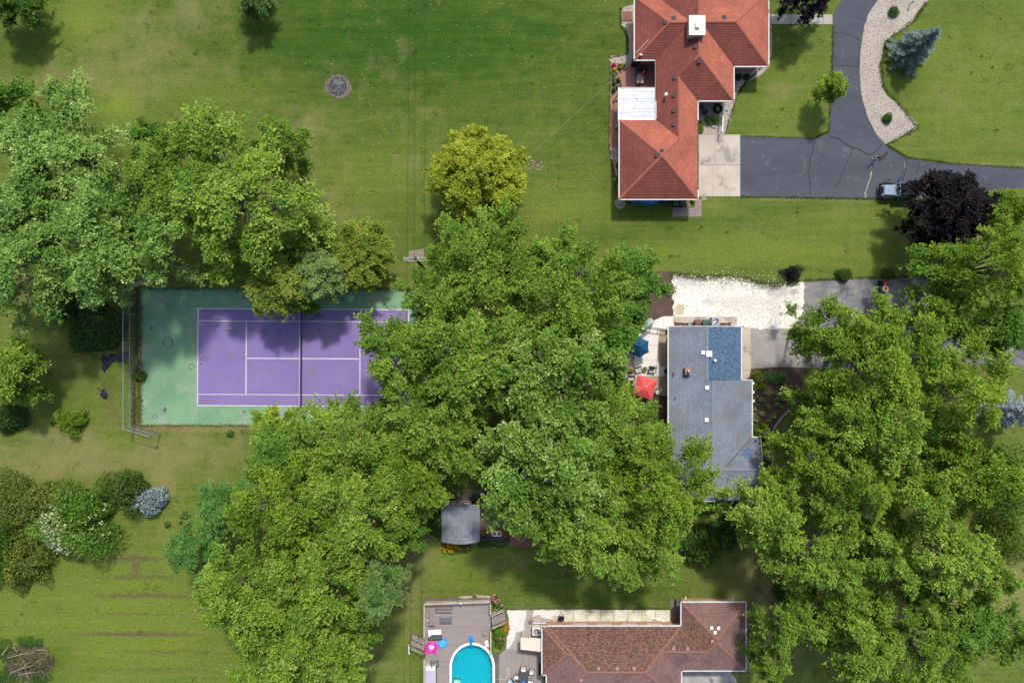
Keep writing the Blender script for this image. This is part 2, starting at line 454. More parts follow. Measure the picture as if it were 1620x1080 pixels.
# ------------------------------------------------------------------ the ground sheet with grass condition and some shade painted as attributes
def grassmat():
    m, nt, nd, ln, bs = newmat("lawn_grass")
    def att(n): return N(nt, "ShaderNodeAttribute", attribute_name=n).outputs["Fac"]
    base1, base2 = (.122,.155,.030), (.070,.112,.017)
    n_big = noise_(nt, .09, 5, .6)
    n_mid = noise_(nt, .55, 6, .65)
    n_str = noise_(nt, .9, 5, .65, stretch=(.16, 1.6, 1))
    n_strv = noise_(nt, .9, 4, .65, stretch=(1.5, .14, 1), off=5)
    n_f = noise_(nt, 5.5, 4, .75)
    n_ff = noise_(nt, 17, 2, .7)
    n_m2 = noise_(nt, 1.7, 6, .72, off=41)
    c = mixc(nt, maprange(nt, n_mid, .35, .65), base1, base2)
    c = mixc(nt, maprange(nt, n_m2, .42, .68, 0, .65), c, (.048,.092,.012))
    c = mixc(nt, maprange(nt, noise_(nt, 2.3, 5, .7, off=53), .52, .72, 0, .5), c, (.150,.165,.045))
    c = mixc(nt, maprange(nt, n_str, .42, .66, 0, .6), c, (.142,.168,.032))
    c = mixc(nt, maprange(nt, n_strv, .5, .7, 0, .4), c, (.062,.105,.022))
    lush_shade = math_(nt, 'MULTIPLY', att("lush_shade"), maprange(nt, n_mid, .25, .6, .65, 1.0))
    c = mixc(nt, lush_shade, c, mixc(nt, maprange(nt, n_str, .35, .65), (.022,.066,.007), (.044,.088,.010)))
    c = mixc(nt, math_(nt, 'MULTIPLY', att("lime"), maprange(nt, n_mid, .3, .65, .5, 1.0)), c, (.155,.205,.024))
    # dry patches: painted amount + noise threshold
    d = math_(nt, 'ADD', att("dry"), math_(nt, 'MULTIPLY', math_(nt, 'SUBTRACT', noise_(nt, .38, 7, .68, off=9), .5), 2.2))
    d2 = maprange(nt, d, .18, .95, 0, .72)
    c = mixc(nt, d2, c, mixc(nt, maprange(nt, n_f, .3, .7), (.235,.200,.088), (.165,.160,.055)))
    s = math_(nt, 'ADD', att("soil"), math_(nt, 'MULTIPLY', math_(nt, 'SUBTRACT', noise_(nt, 2.6, 6, .8, stretch=(.6,1,1)), .5), 2.0))
    c = mixc(nt, maprange(nt, s, .30, .72, 0, .75), c, mixc(nt, maprange(nt, n_f, .3, .7), (.125,.085,.048), (.085,.060,.036)))
    sparse = maprange(nt, noise_(nt, 1.3, 6, .75, off=31), .66, .76, 0, .55)
    c = mixc(nt, sparse, c, (.20,.17,.085))
    # tiny leaf and clover litter
    k = math_(nt, 'MULTIPLY', maprange(nt, n_f, .3, .7, .62, 1.38), maprange(nt, n_ff, .3, .7, .66, 1.34))
    cc = nt.nodes.new("ShaderNodeCombineColor")
    for i in range(3): ln.new(k, cc.inputs[i])
    c = mixc(nt, 1.0, c, cc.outputs[0], 'MULTIPLY')
    ln.new(c, bs.inputs["Base Color"])
    bs.inputs["Roughness"].default_value = .95
    bs.inputs["Specular IOR Level"].default_value = .1
    h = math_(nt, 'ADD', math_(nt, 'MULTIPLY', n_f, .6), math_(nt, 'MULTIPLY', n_ff, .4))
    ln.new(bump_(nt, h, .8, .15), bs.inputs["Normal"])
    return m
m_grass = grassmat()

PAINT = {"lush_shade": [], "lime": [], "dry": [], "soil": []}
def blob(a, px, py, rx, ry, s, rot=0.0): PAINT[a].append((px, py, rx, ry, s, rot))
for b in [(640,60,340,110,1.2),(700,110,200,80,.8),(380,120,90,60,.5),(560,130,150,60,.8),(430,70,70,90,.6),(840,60,130,100,.95),(930,150,60,90,.6),(1000,260,40,90,.5),(740,150,220,70,.55),(600,210,80,50,.5),
          (900,230,60,60,.35),(30,70,80,90,.5),(470,180,60,70,.6),(1060,345,90,25,.7),(1230,330,120,18,.45),(700,400,120,40,.35),(1190,60,60,60,.5),(1410,110,45,60,.7),(850,900,170,40,.25),(950,940,120,25,.5),
          (20,1070,60,25,.9),(90,1040,30,35,.7),(1520,20,60,30,.4),(150,600,60,60,.3),(610,330,70,45,.4),(960,370,130,22,.5),(720,985,30,40,.0)]:
    blob("lush_shade", *b)  # deep green grass, with cloud and tree shade painted into the same mask
for b in [(60,620,50,40,.3),(1100,330,60,14,.5),(1560,90,40,80,.4),(1250,110,50,30,.4),(900,330,120,40,.4),(620,270,60,50,.4),(190,165,32,34,.9),(130,30,55,35,.7),(80,60,30,60,.4),(200,980,210,120,.6),(40,960,80,80,.5),(300,860,60,60,.5),(150,640,60,50,.2),(180,700,40,15,.5),(700,890,60,45,.6),(650,1010,25,80,.45),(760,870,90,35,.5),(1530,130,110,120,.35),
          (1240,170,70,40,.35),(1200,395,260,25,.55),(1350,350,120,25,.4),(560,300,120,60,.35),(440,270,40,60,.35),(330,150,120,40,.3),(900,420,250,15,.4),(100,900,60,60,.4),(1560,610,60,30,.3)]:
    blob("lime", *b)
for b in [(230,95,120,70,.62),(60,130,110,22,.6),(480,200,60,60,.45),(500,330,60,60,.4),(620,110,60,60,.25),(180,735,230,32,.50),(330,700,90,35,.5),(90,720,110,35,.5),(255,760,25,60,.6),(120,560,60,80,.4),
          (310,20,60,25,.45),(520,380,80,60,.3),(660,240,50,60,.3),(640,430,50,25,.45),(1240,145,22,18,.75),(1140,330,30,12,.4),(1300,340,120,12,.35),(1260,920,110,70,.7),(1200,960,60,60,.7),(1500,960,160,70,.95),(1590,930,60,60,.8),
          (1420,1000,60,40,.6),(1230,1040,60,50,.6),(640,880,40,60,.6),(640,950,30,90,.5),(680,860,40,35,.4),(800,890,60,25,.45),(1520,80,60,60,.15),(1500,170,60,30,.3),(1440,390,110,30,.35),(590,1040,30,60,.6),(1260,720,40,60,.85),(1560,600,60,30,.6),
          (1180,830,80,30,.6),(1350,120,12,120,.0),(220,450,60,12,.4),(100,690,60,20,.3),(420,310,35,35,.5),(20,900,60,30,.4),(480,215,60,20,.3)]:
    blob("dry", *b)
for b in [(1240,316.5,70,2.5,1.1),(1360,317,60,2.5,1.0),(1228,214.5,60,2,1.0),(1560,259,60,2.5,.9),(1315,160,2.5,50,.9),(300,677,110,4,1.0),(520,683,60,4,.8),(212,600,5,70,.9),(300,452,80,4,.7),(600,452,60,4,.9),(930,960,130,2.5,.8)]:
    blob("dry", *b)
for b in [(215,885,62,3.2,1.15),(220,913,75,3.2,0.97),(230,942,95,3.6,1.03),(200,932,40,3.0,0.55),(215,971,105,3.4,0.67),(220,1002,120,3.8,1.03),(250,1031,110,3.4,0.61),(230,1058,120,3.4,0.61),(212,898,10,16,.75),(215,878,25,5,.6),(300,935,14,40,.35),
          (847,262,11,9,.6),(785,922,10,10,.5),(775,912,7,5,.7),(793,935,6,5,.7),(690,885,20,8,.25),(1040,955,14,8,.6),(170,625,20,36,.55),(180,655,14,16,.6),(100,450,90,90,.5),(250,350,120,100,.4),(40,450,60,90,.5),(340,330,60,60,.4),(300,440,90,8,.5),(1040,440,25,18,.6),
          (1325,440,22,12,.5),(1392,428,12,12,.4),(740,520,130,100,.5),(840,640,170,130,.55),(560,780,130,120,.5),(450,900,100,120,.4),(960,780,110,80,.5),(1350,900,90,60,.5),(1190,890,60,40,.4),(150,500,50,60,.5),
          (5,650,40,50,.5),(735,235,40,12,.15),(30,820,40,60,.5),(1535,860,80,50,.5),(1060,940,40,8,.25),(1230,860,30,60,.3),(1560,770,60,60,.4)]:
    blob("soil", *b)

def make_ground():
    step = 0.33
    xs = np.concatenate([[-900,-300,-120,-80], np.arange(-62, 62.01, step), [80,120,300,900]])
    ys = np.concatenate([[-900,-300,-110,-60], np.arange(-43, 43.01, step), [60,110,300,900]])
    X, Y = np.meshgrid(xs, ys)
    nx, ny = len(xs), len(ys)
    px = X*14+810; py = 540-Y*14
    rr = np.random.RandomState(3)
    Z = np.zeros_like(X)
    co = np.stack([X, Y, Z], -1).reshape(-1, 3)
    idx = np.arange(nx*ny).reshape(ny, nx)
    q = np.stack([idx[:-1,:-1], idx[:-1,1:], idx[1:,1:], idx[1:,:-1]], -1).reshape(-1, 4)
    me = bpy.data.meshes.new("ground")
    me.vertices.add(len(co)); me.vertices.foreach_set("co", co.ravel())
    me.loops.add(q.size); me.loops.foreach_set("vertex_index", q.ravel())
    me.polygons.add(len(q)); me.polygons.foreach_set("loop_start", np.arange(0, q.size, 4))
    me.update(calc_edges=True)
    # warp the coordinates so that blobs get uneven outlines
    w1 = np.zeros_like(X); w2 = np.zeros_like(X)
    for k in range(9):
        f = rr.uniform(.03,.16); a = rr.uniform(0, 6.28); p = rr.uniform(0, 6.28)
        w1 += np.sin((px*math.cos(a)+py*math.sin(a))*f+p)/(f*16)
        a = rr.uniform(0, 6.28); p = rr.uniform(0, 6.28)
        w2 += np.sin((px*math.cos(a)+py*math.sin(a))*f+p)/(f*16)
    for name, bl in PAINT.items():
        A = np.zeros_like(X)
        for (bx, by, rx, ry, s, rot) in bl:
            kk = min(1.0, ry/25.0)
            d = ((px+w1*kk-bx)/rx)**2 + ((py+w2*kk-by)/ry)**2
            A = np.maximum(A, s*np.exp(-d*0.9)) if name != "dry" else A + s*np.exp(-d*0.9)
        at = me.attributes.new(name, 'FLOAT', 'POINT')
        at.data.foreach_set("value", np.clip(A, 0, 1.2).ravel().astype(np.float32))
    me.materials.append(m_grass)
    o = bpy.data.objects.new("ground", me); col.objects.link(o)
    tag(o, "green and straw coloured lawn around the houses and the court", kind="structure")
make_ground()

def densify(pts, step, jag, seed=0, closed=True):
    out = []
    n = len(pts)
    for i in range(n if closed else n-1):
        a, b = Vector(pts[i][:2]), Vector(pts[(i+1)%n][:2])
        L = (b-a).length; k = max(1, int(L/step))
        nrm = Vector((-(b-a).y, (b-a).x)).normalized() if L > 0 else Vector((0,0))
        for j in range(k):
            p = a + (b-a)*j/k
            if jag: p = p + nrm*jag*(mnoise.noise(Vector((p.x*1.7+seed, p.y*1.7, seed)))*1.6 + mnoise.noise(Vector((p.x*6+seed, p.y*6, seed)))*.8)
            out.append((p.x, p.y))
    if not closed: out.append(tuple(pts[-1][:2]))
    return out

def sheet(name, pts_px, z, mat, jag=0.0, kind="structure", label=None, step=.3, seed=1, parent=None):
    pts = [P(*p)[:2] for p in pts_px]
    if jag: pts = densify(pts, step, jag, seed)
    mb = MB()
    a = sum(pts[i][0]*pts[(i+1)%len(pts)][1]-pts[(i+1)%len(pts)][0]*pts[i][1] for i in range(len(pts)))
    if a < 0: pts = pts[::-1]
    mb.add([(p[0],p[1],z) for p in pts], [tuple(range(len(pts)))])
    o = mb.build(name, mat, parent)
    if kind: o["kind"] = kind
    if label: o["label"] = label
    return o

def rng_poly(cx, cy, rx, ry, n=18, amt=.2, seed=0):
    r = random.Random(seed)
    ph = [r.uniform(0,6.28) for _ in range(3)]
    return [(cx+rx*(1+amt*(math.sin(2*t+ph[0])*.5+math.sin(3*t+ph[1])*.35+math.sin(5*t+ph[2])*.25))*math.cos(t),
             cy+ry*(1+amt*(math.sin(2*t+ph[0])*.5+math.sin(3*t+ph[1])*.35+math.sin(5*t+ph[2])*.25))*math.sin(t)) for t in [2*math.pi*i/n for i in range(n)]]

def strip(pts, w, z, mb, m=0):
    """thin ribbon along world points with width(s) w"""
    n = len(pts); vs = []
    for i in range(n):
        a = Vector(pts[max(i-1,0)][:2]); b = Vector(pts[min(i+1,n-1)][:2])
        d = (b-a).normalized(); nn = Vector((-d.y, d.x))
        ww = w[i] if hasattr(w, '__len__') else w
        p = Vector(pts[i][:2])
        vs.append((p.x-nn.x*ww/2, p.y-nn.y*ww/2, z)); vs.append((p.x+nn.x*ww/2, p.y+nn.y*ww/2, z))
    mb.add(vs, [(2*i, 2*i+2, 2*i+3, 2*i+1) for i in range(n-1)], m)

# ------------------------------------------------------------------ driveways, walks, beds
drive_px = [(1171,216),(1230,217.5),(1290,218.5),(1303,216),(1311,210),(1312,190),(1312,165),(1315,140),(1316,110),(1317,60),(1318,22),(1326,8),(1336,-6),(1345,-30),
            (1404,-30),(1388,2),(1374,22),(1366,45),(1361,80),(1359.5,110),(1361,140),(1366,165),(1374,190),(1386,212),(1400,229),(1416,241),(1434,249),(1455,254),(1500,258.5),(1560,262),(1620,266),(1760,274),
            (1760,300),(1620,297),(1560,302),(1500,309),(1450,313),(1400,315),(1300,313.5),(1171,311.5)]
drive = sheet("driveway", drive_px, .008, m_asphalt, jag=.05, label="dark sealed asphalt driveway curving past the red roofed house")
CR = [([(1288,219),(1287,235),(1282,252),(1279,272),(1281,290),(1282,309)],.13),([(1312,216),(1325,219),(1335,226),(1348,233),(1362,238),(1370,243),(1377,246)],.2),
      ([(1348,234),(1344,248),(1338,262),(1333,272),(1327,288),(1322,297)],.11),([(1377,246),(1386,240),(1396,228)],.13),([(1317,53),(1330,51.5),(1342,56),(1354,60),(1362,65)],.12),
      ([(1317,105),(1335,104),(1357,106)],.13),([(1352,26),(1360,30),(1370,32)],.1),([(1432,252),(1432.5,265),(1431,276),(1428,284)],.13),([(1454,256),(1452,268),(1449,276)],.1),
      ([(1404,241),(1397,249),(1390,256)],.3),([(1358,60),(1359,80),(1357,115)],.06),([(1379,250),(1379,262),(1377,270)],.16),([(1430,270),(1427,279),(1428,287)],.1)]
mb = MB()
for pts, w in CR:
    pp = densify([P(*p) for p in pts], .25, .06, seed=3, closed=False)
    strip(pp, [w*(.7+.5*abs(math.sin(i*1.3))) for i in range(len(pp))], .012, mb)
o = mb.build("crack_sealer", m_crack, drive); o["kind"] = "stuff"
mb = MB()
for pts, w in [([(1378,268),(1377,280),(1373,292),(1370,302),(1369,313)],.16),([(1431,254),(1432,266)],.06),([(1380,262),(1378,270)],.25)]:
    pp = densify([P(*p) for p in pts], .25, .08, seed=5, closed=False)
    strip(pp, [w*(.5+.7*abs(math.sin(i*.8))) for i in range(len(pp))], .016, mb)
mb.build("open_crack", m_crack_tan, drive)

# the curved bed of pebbles beside the driveway
sheet("pebble_bed", [(1404,-30),(1388,2),(1374,22),(1366,45),(1361.5,80),(1360,110),(1361.5,140),(1366.5,165),(1374.5,190),(1386.5,212),(1402,229),(1412,224),(1425,216),(1440,209),(1450,203),(1451,196),(1440,184),(1428,172),(1415,160),(1403,152),(1397,138),
      (1396,122),(1393,105),(1396,85),(1401,66),(1412,55),(1432,45),(1446,33),(1452,18),(1466,4),(1480,-30)], .004, m_pebble, jag=.05, label="curved bed of beige pebbles beside the driveway")
# pebble beds round the red house
sheet("pebble_bed", [(1213,-20),(1219,30),(1222,60),(1220,92),(1214,108),(1205,118),(1192,125),(1180,131),(1171,137),(1166,150),(1160,170),(1156,190),(1147,213),(1100,213),(1100,100),(1160,60),(1212,40)], .006, m_pebble, jag=.04, seed=4, label="pebble bed along the east wall of the red roofed house")
sheet("pebble_bed", [(1015,5),(1000,8),(986,12),(982,24),(982,40),(991,44),(994,60),(993,84),(980,86),(965,89),(963,93),(968,101),(1005,101)], .006, m_pebble, jag=.04, seed=7, label="pebble bed along the west wall of the red roofed house")
sheet("brick_patio", [(966,100),(1045,98),(1045,142),(1045,236),(964,236),(965,150)], .010, m_brick_paver, label="red brick patio under the white cover")
sheet("stone_bed", [(966,234),(985,234),(985,318),(977,318),(975,280),(968,255)], .006, m_pebble, jag=.06, seed=9, label="narrow stony bed by the garage wall")
# tan garage apron: slabs
apron = empty("concrete_apron", P(1138,262), None, None); apron["kind"] = "structure"; apron["label"] = "tan concrete apron in front of the red roofed garage"
def slab(px0, py0, px1, py1, z1, mat, parent, name="slab", gap=.018, poly=None, tilt=0):
    if poly is None: poly = [(px0,py0),(px1,py0),(px1,py1),(px0,py1)]
    pts = [Vector(P(*p)[:2]) for p in poly]
    c = sum(pts, Vector((0,0)))/len(pts)
    pts = [(p + (c-p).normalized()*gap*1.3) for p in pts]
    mb = MB(); mb.prism([(p.x,p.y) for p in pts], -.05, z1)
    return mb.build(name, mat, parent)
slab(1100,213,1131,261,.03,m_concrete_tan,apron); slab(1131,213,1171,261,.034,m_concrete_tan,apron)
slab(1100,261,1128,311,.032,m_concrete_tan,apron); slab(1128,261,1148,311,.03,m_concrete_tan,apron); slab(1148,261,1171,311,.035,m_concrete_tan,apron)
# front walk
walk = empty("front_walk", P(1268,32), None, None); walk["kind"] = "structure"; walk["label"] = "grey concrete walk from the red roofed house to the driveway"
for i, (a, b) in enumerate([(1218,1236),(1236,1258),(1258,1281),(1281,1303),(1303,1317)]):
    slab(a, 23, b, 39, .03+.003*(i%2), m_concrete_grey, walk)
# mauve paver path south of the garage
m_mauve = M("mauve_pavers", (.27,.20,.19), (.21,.16,.15), 2, .9, 9, .2, .2)
path = empty("paver_path", P(1090,335), None, None); path["kind"] = "structure"; path["label"] = "mauve paver path behind the red roofed garage"
rp = random.Random(4)
def paver_grid(x0, y0, x1, y1, nx, ny, par, mat, z=.03, gap=.02, name="paver"):
    me = None
    for i in range(nx):
        for j in range(ny):
            ax, ay = P(x0+(x1-x0)*i/nx, y0+(y1-y0)*j/ny)[:2]; bx, by = P(x0+(x1-x0)*(i+1)/nx, y0+(y1-y0)*(j+1)/ny)[:2]
            w, h = abs(bx-ax)-gap, abs(by-ay)-gap
            if me is None:
                mb = MB(); mb.box(-w/2,-h/2,-.04,w/2,h/2,0); o = mb.build(name, mat, par, local=True); me = o.data
            else:
                o = bpy.data.objects.new(name, me); o.parent = par; col.objects.link(o)
            wl_ = WLOC[par.name]
            o.location = ((ax+bx)/2-wl_.x, (ay+by)/2-wl_.y, z+rp.uniform(-.005,.006))
            o.rotation_euler = (rp.uniform(-.008,.008), rp.uniform(-.008,.008), 0)
paver_grid(1064,329,1099,343,8,3,path,m_mauve); paver_grid(1099,316,1110,343,2,5,path,m_mauve); paver_grid(1110,311,1118,317,1,1,path,m_mauve)

# grey-house yard
sheet("mulch_bed", [(1040,430),(1068,432),(1068,500),(1040,505),(1010,500),(1000,470)], .003, m_mulch, jag=.15, seed=14, label="shaded brown mulch under the tree by the white stone yard")
sheet("worn_driveway", [(1270,446),(1285,444),(1330,443),(1352,439),(1400,442),(1430,438),(1462,438),(1480,470),(1510,520),(1585,548),(1620,551),(1760,553),(1760,584),(1620,578),(1560,577),(1500,579),(1400,583),(1287,582),(1268,560),(1262,519)], .008, m_asphalt_old, jag=.06, seed=2, label="worn grey asphalt driveway running under the trees")
sheet("parking_pad", [(1188,519),(1268,518),(1288,560),(1289,582),(1240,580),(1188,583)], .012, m_asphalt_mid, jag=.03, seed=8, label="grey stained concrete pad by the blue roofed garage")
sheet("crushed_stone_yard", [(1064,434),(1080,436),(1110,438),(1140,437),(1175,440),(1200,446),(1225,450),(1245,446),(1271,447),(1272,470),(1270,492),(1262,508),(1261,519),(1230,521),(1190,520),(1172,517),(1150,510),(1066,503)], .016, m_gravel_white, jag=.16, seed=5, label="bright white crushed stone yard north of the grey roofed house", step=.15)
m_sandy = M("sandy_bare_patch",(.50,.40,.27),(.40,.33,.24),1.5,.95,8,.25,.3)
m_greyfine = M("grey_fines",(.42,.40,.37),(.50,.47,.43),2,.95,9,.3,.3)
sheet("sand_patch", rng_poly(1075,490,8,9,22,.3,5), .020, m_sandy, jag=.10, label="tan sandy patch at the left end of the white stone yard")
sheet("stone_fines", rng_poly(1119,477,9,5,22,.35,6), .020, m_greyfine, jag=.15, label="small grey patch in the middle of the white stone yard")
sheet("stone_fines", rng_poly(1082,446,11,6,22,.35,8), .020, m_greyfine, jag=.15, label="grey patch in the upper left of the white stone yard")
sheet("stone_fines", rng_poly(1236,462,22,9,26,.35,7), .020, M("sparse_stone",(.34,.31,.28),(.52,.48,.43),1.2,.95,9,.35,.4), jag=.25, label="thin worn area at the right of the white stone yard")
mb = MB(); rs = random.Random(8)
rstone = []
for i in range(2600):
    px, py = rs.uniform(1062,1275), rs.uniform(428,523)
    if py < 437+4*math.sin(px*.09) and rs.random() < .6: continue
    x, y = P(px,py)[:2]; r = rs.uniform(.02,.055)
    mb.obox((x,y,.016), (r*1.6, r*1.2, r), rs.uniform(0,3), m=rs.choice([0,0,1,2]))
o = mb.build("loose_stones", [m_gravel_white, M("grey_pebble",(.25,.23,.21),famt=.2), M("brown_pebble",(.20,.15,.11),famt=.2)]); tag(o, "loose stones scattered over the white stone yard", kind="stuff")
strip_w = empty("side_walk_slab", P(1120,508), None, None); strip_w["kind"] = "structure"; strip_w["label"] = "tan concrete strip along the north wall of the grey roofed house"
slab(1066,501,1118,517,.035,m_concrete_tan,strip_w); slab(1118,501,1166,517,.03,m_concrete_tan,strip_w)
sheet("mulch_bed", [(1066,510),(1110,511),(1156,510),(1156,518),(1066,518)], .040, m_mulch, jag=.05, seed=3, label="thin strip of brown mulch at the north wall")
ew = empty("garage_walk", P(1180,560), None, None); ew["kind"] = "structure"; ew["label"] = "tan slab walk along the blue roof's east wall"
slab(1166,517,1188,550,.035,m_concrete_tan,ew); slab(1166,550,1188,585,.03,m_concrete_tan,ew); slab(0,0,0,0,.033,m_concrete_tan,ew,poly=[(1166,585),(1188,585),(1186,596),(1180,601),(1166,601)])
sheet("mulch_bed", [(1150,592),(1187,590),(1188,581),(1225,578),(1262,579),(1276,588),(1268,610),(1266,640),(1250,650),(1235,662),(1225,676),(1219,700),(1221,730),(1229,755),(1231,795),(1150,800)], .010, m_mulch, jag=.08, seed=6, label="brown mulch bed in front of the grey roofed house")
mb = MB()
cp = densify([P(*p) for p in [(1262,645),(1248,650),(1235,661),(1225,676),(1219,692),(1218,712),(1222,735),(1228,750),(1231,770),(1232,796)]], .3, .0, closed=False)
for i in range(len(cp)-1):
    a, b = Vector(cp[i]), Vector(cp[i+1]); d = b-a
    mb.obox(((a.x+b.x)/2,(a.y+b.y)/2,.04), (d.length*.94,.2,.12), math.atan2(d.y,d.x))
tag(mb.build("bed_edging", m_concrete_grey), "curved grey stone edging of the mulch bed", kind="structure")

# patio of the grey house
patio = empty("concrete_patio", P(1020,560), None, None); patio["kind"] = "structure"; patio["label"] = "white concrete patio west of the grey roofed house"
for poly in ([(1034,507),(1049,500),(1049,519),(1031,517)],[(1049,500),(1066,500),(1066,518),(1049,519)],[(1008,530),(1031,517),(1044,519),(1041,546),(1008,546)],[(1003,546),(1041,546),(1039.5,569.5),(1003,569.5)],[(1002,569.5),(1039,569.5),(1038.5,595),(1002,595)],[(1039,569.5),(1046,580),(1060,581),(1060,595),(1038.5,595)]):
    slab(0,0,0,0,.04+rp.uniform(-.003,.004),m_concrete_white,patio,poly=poly)
paver_grid(980,560,1002,602,3,6,patio,m_concrete_tan,z=.035,gap=.035)
sheet("sand_bed", [(1044,519),(1062,519),(1062,581),(1046,581),(1039,570),(1041,546)], .005, M("tan_sand",(.33,.26,.18),(.27,.21,.14),.8), jag=.02, label="tan bare bed between the patio and the grey roofed house")
sheet("sand_bed", [(1000,595),(1062,595),(1062,627),(1030,628),(1000,620)], .006, M("tan_sand_b",(.33,.27,.19),(.27,.22,.16),.8), jag=.02, label="tan ground beneath the red umbrella")
sheet("mulch_bed", [(1010,622),(1045,626),(1062,627),(1062,705),(1030,705),(1000,660)], .009, m_mulch, jag=.1, seed=16, label="mulch bed with round shrubs west of the grey roofed house")

# fire pit
sheet("gravel_ring", rng_poly(534.5,137,21.5,19,36,.08,2), .006, m_gravel_brown, jag=.05, label="brown gravel ring around the fire pit")
fp = empty("fire_pit", P(534.5,137), "round ash filled fire pit in the upper lawn", "fire pit")
mb = MB(); c = P(534,136)
vs = [(c[0],c[1],.10)]; n = 28
for ring, (r, z) in enumerate([(.35,.09),(.62,.05),(.84,.012)]):
    for k in range(n):
        t = 2*math.pi*k/n; vs.append((c[0]+r*math.cos(t)*(1+.06*math.sin(k*2.3)), c[1]+r*math.sin(t)*(1+.06*math.sin(k*1.7)), z+.02*math.sin(k*3+ring)))
fs = [(0,1+k,1+(k+1)%n) for k in range(n)]
for ring in range(2):
    for k in range(n): fs.append((1+ring*n+k,1+(ring+1)*n+k,1+(ring+1)*n+(k+1)%n,1+ring*n+(k+1)%n))
mb.add(vs, fs); mb.build("ash_bed", m_ash, fp)
me0 = None
for k in range(26):
    t = 2*math.pi*k/26; r = .93+rs.uniform(-.05,.05)
    if me0 is None:
        mb = MB(); mb.dome((0,0,0),.10,.075,.07,8,3); o = mb.build("stone", m_char, fp, local=True); me0 = o.data
    else: o = bpy.data.objects.new("stone", me0); o.parent = fp; col.objects.link(o)
    o.location = (r*math.cos(t), r*math.sin(t)+.05, 0); o.rotation_euler[2] = t+rs.uniform(-.4,.4); o.scale = (rs.uniform(.8,1.3),)*3
mb = MB()
for k in range(300):
    t = rs.uniform(0,6.28); r = rs.uniform(.2,1.45)**.9; s_ = rs.uniform(.02,.06)
    mb.obox((c[0]+r*math.cos(t), c[1]+r*math.sin(t), .03), (s_*1.5,s_,s_), rs.uniform(0,3), m=rs.choice([0,1,1]))
mb.build("ash_lumps", [m_stone, m_char], fp, kind="stuff")

# ------------------------------------------------------------------ tennis court
court = empty("tennis_court", P(480,565), None, None); court["kind"] = "structure"; court["label"] = "green tennis court with a purple playing field and white lines"
def CP(px, py):  # the court is turned by a fraction of a degree
    a = math.radians(.32); dx, dy = px-480, py-565
    return (480+dx*math.cos(a)-dy*math.sin(a), 565+dx*math.sin(a)+dy*math.cos(a))
def csheet(name, pts, z, mat, jag=0, seed=1, kind=None):
    return sheet(name, [CP(*p) for p in pts], z, mat, jag, kind=kind, seed=seed, parent=court)
csheet("green_surround", [(219,457),(742,457),(742,673),(222,673),(224,640),(219,560)], .008, m_court_green, .07)
csheet("playing_surface", [(313,489),(646,489),(646,642),(313,642)], .012, m_court_purple)
def cline(x0, y0, x1, y1, w=1.2):
    if abs(x1-x0) > abs(y1-y0): pts = [(x0-w/2,y0-w/2),(x1+w/2,y0-w/2),(x1+w/2,y0+w/2),(x0-w/2,y0+w/2)]
    else: pts = [(x0-w/2,y0+w/2),(x0+w/2,y0+w/2),(x0+w/2,y1-w/2),(x0-w/2,y1-w/2)]
    return csheet("court_line", pts, .016, m_line)
cline(313,489,646,489,1.6); cline(313,642,646,642,1.5); cline(313,489,313,642,1.6); cline(646,489,646,642,1.6)
cline(314,508.3,645,508.3); cline(314,624.3,645,624.3); cline(389.5,508.3,389.5,624.3,1.7); cline(569.5,508.3,569.5,624.3,1.7); cline(390.5,567,569,567,1.8)
def cring(px, py, rx, ry, seed, fill=False):
    mb = MB()
    poly = [P(*p)[:2] for p in rng_poly(px, py, rx, ry, 20, .25, seed)]
    if fill: mb.add([(p[0],p[1],.022) for p in poly][::-1], [tuple(range(len(poly)))])
    else: strip(poly+[poly[0]], [.085+.055*math.sin(i*2.1)+.03*math.sin(i*.7+seed) for i in range(len(poly)+1)], .022, mb)
    mb.build("surface_patch", m_court_patch, court)
for a in [(266,542,7,9,1,0),(324,568,6,3,2,0),(303,580,4,5,3,0),(364,519,6,5,4,0),(441,526,4,4,5,0),(418,525,4,4,6,0),(503,499,6,4,7,1),(493,505,2.5,2.5,8,1),(484,498,2,3,9,1),(505,523,3,3,10,0),(261,648,3,4,11,1),(239,520,3,2.5,12,1),(223,487,4,4,13,1),(388,470,5,2.5,14,1),(245,659,4,3,15,0),(292,477,3,3,16,0),(374,461,3,3,17,1),(318,575,2,1.5,19,1),(538,474,5,3,20,0),(620,487,6,4,21,0),(386,651,3,1.5,23,1)]:
    cring(*a[:5], fill=bool(a[5]))
# net
net = empty("tennis_net", P(*CP(478,565)), "dark tennis net with a white headband across the court", "net")
for i, yy in enumerate((484,648)):
    x, y = P(*CP(478,yy))[:2]
    mb = MB(); mb.cyl((x,y),.05,0,1.1,10); mb.build("post", m_dark, net)
a = P(*CP(478,484)); b = P(*CP(478,648))
mb = MB(); nseg = 24
top = [(a[0]+(b[0]-a[0])*i/nseg, a[1]+(b[1]-a[1])*i/nseg, 1.05-.12*math.sin(math.pi*i/nseg)) for i in range(nseg+1)]
for i in range(nseg):
    p, q = top[i], top[i+1]
    mb.add([(p[0]-.03,p[1],p[2]),(q[0]-.03,q[1],q[2]),(q[0]+.03,q[1],q[2]),(p[0]+.03,p[1],p[2]),(p[0]-.02,p[1],p[2]-.06),(q[0]-.02,q[1],q[2]-.06)], [(0,1,2,3),(0,4,5,1)])
mb.build("headband", M("greyed_headband",(.42,.42,.46),famt=.1), net)
mb = MB()
for i in range(260):
    t = i/260; x = a[0]+(b[0]-a[0])*t; y = a[1]+(b[1]-a[1])*t; zt = 1.05-.12*math.sin(math.pi*t)
    mb.box(x-.003,y-.006,.04,x+.003,y+.006,zt-.03)
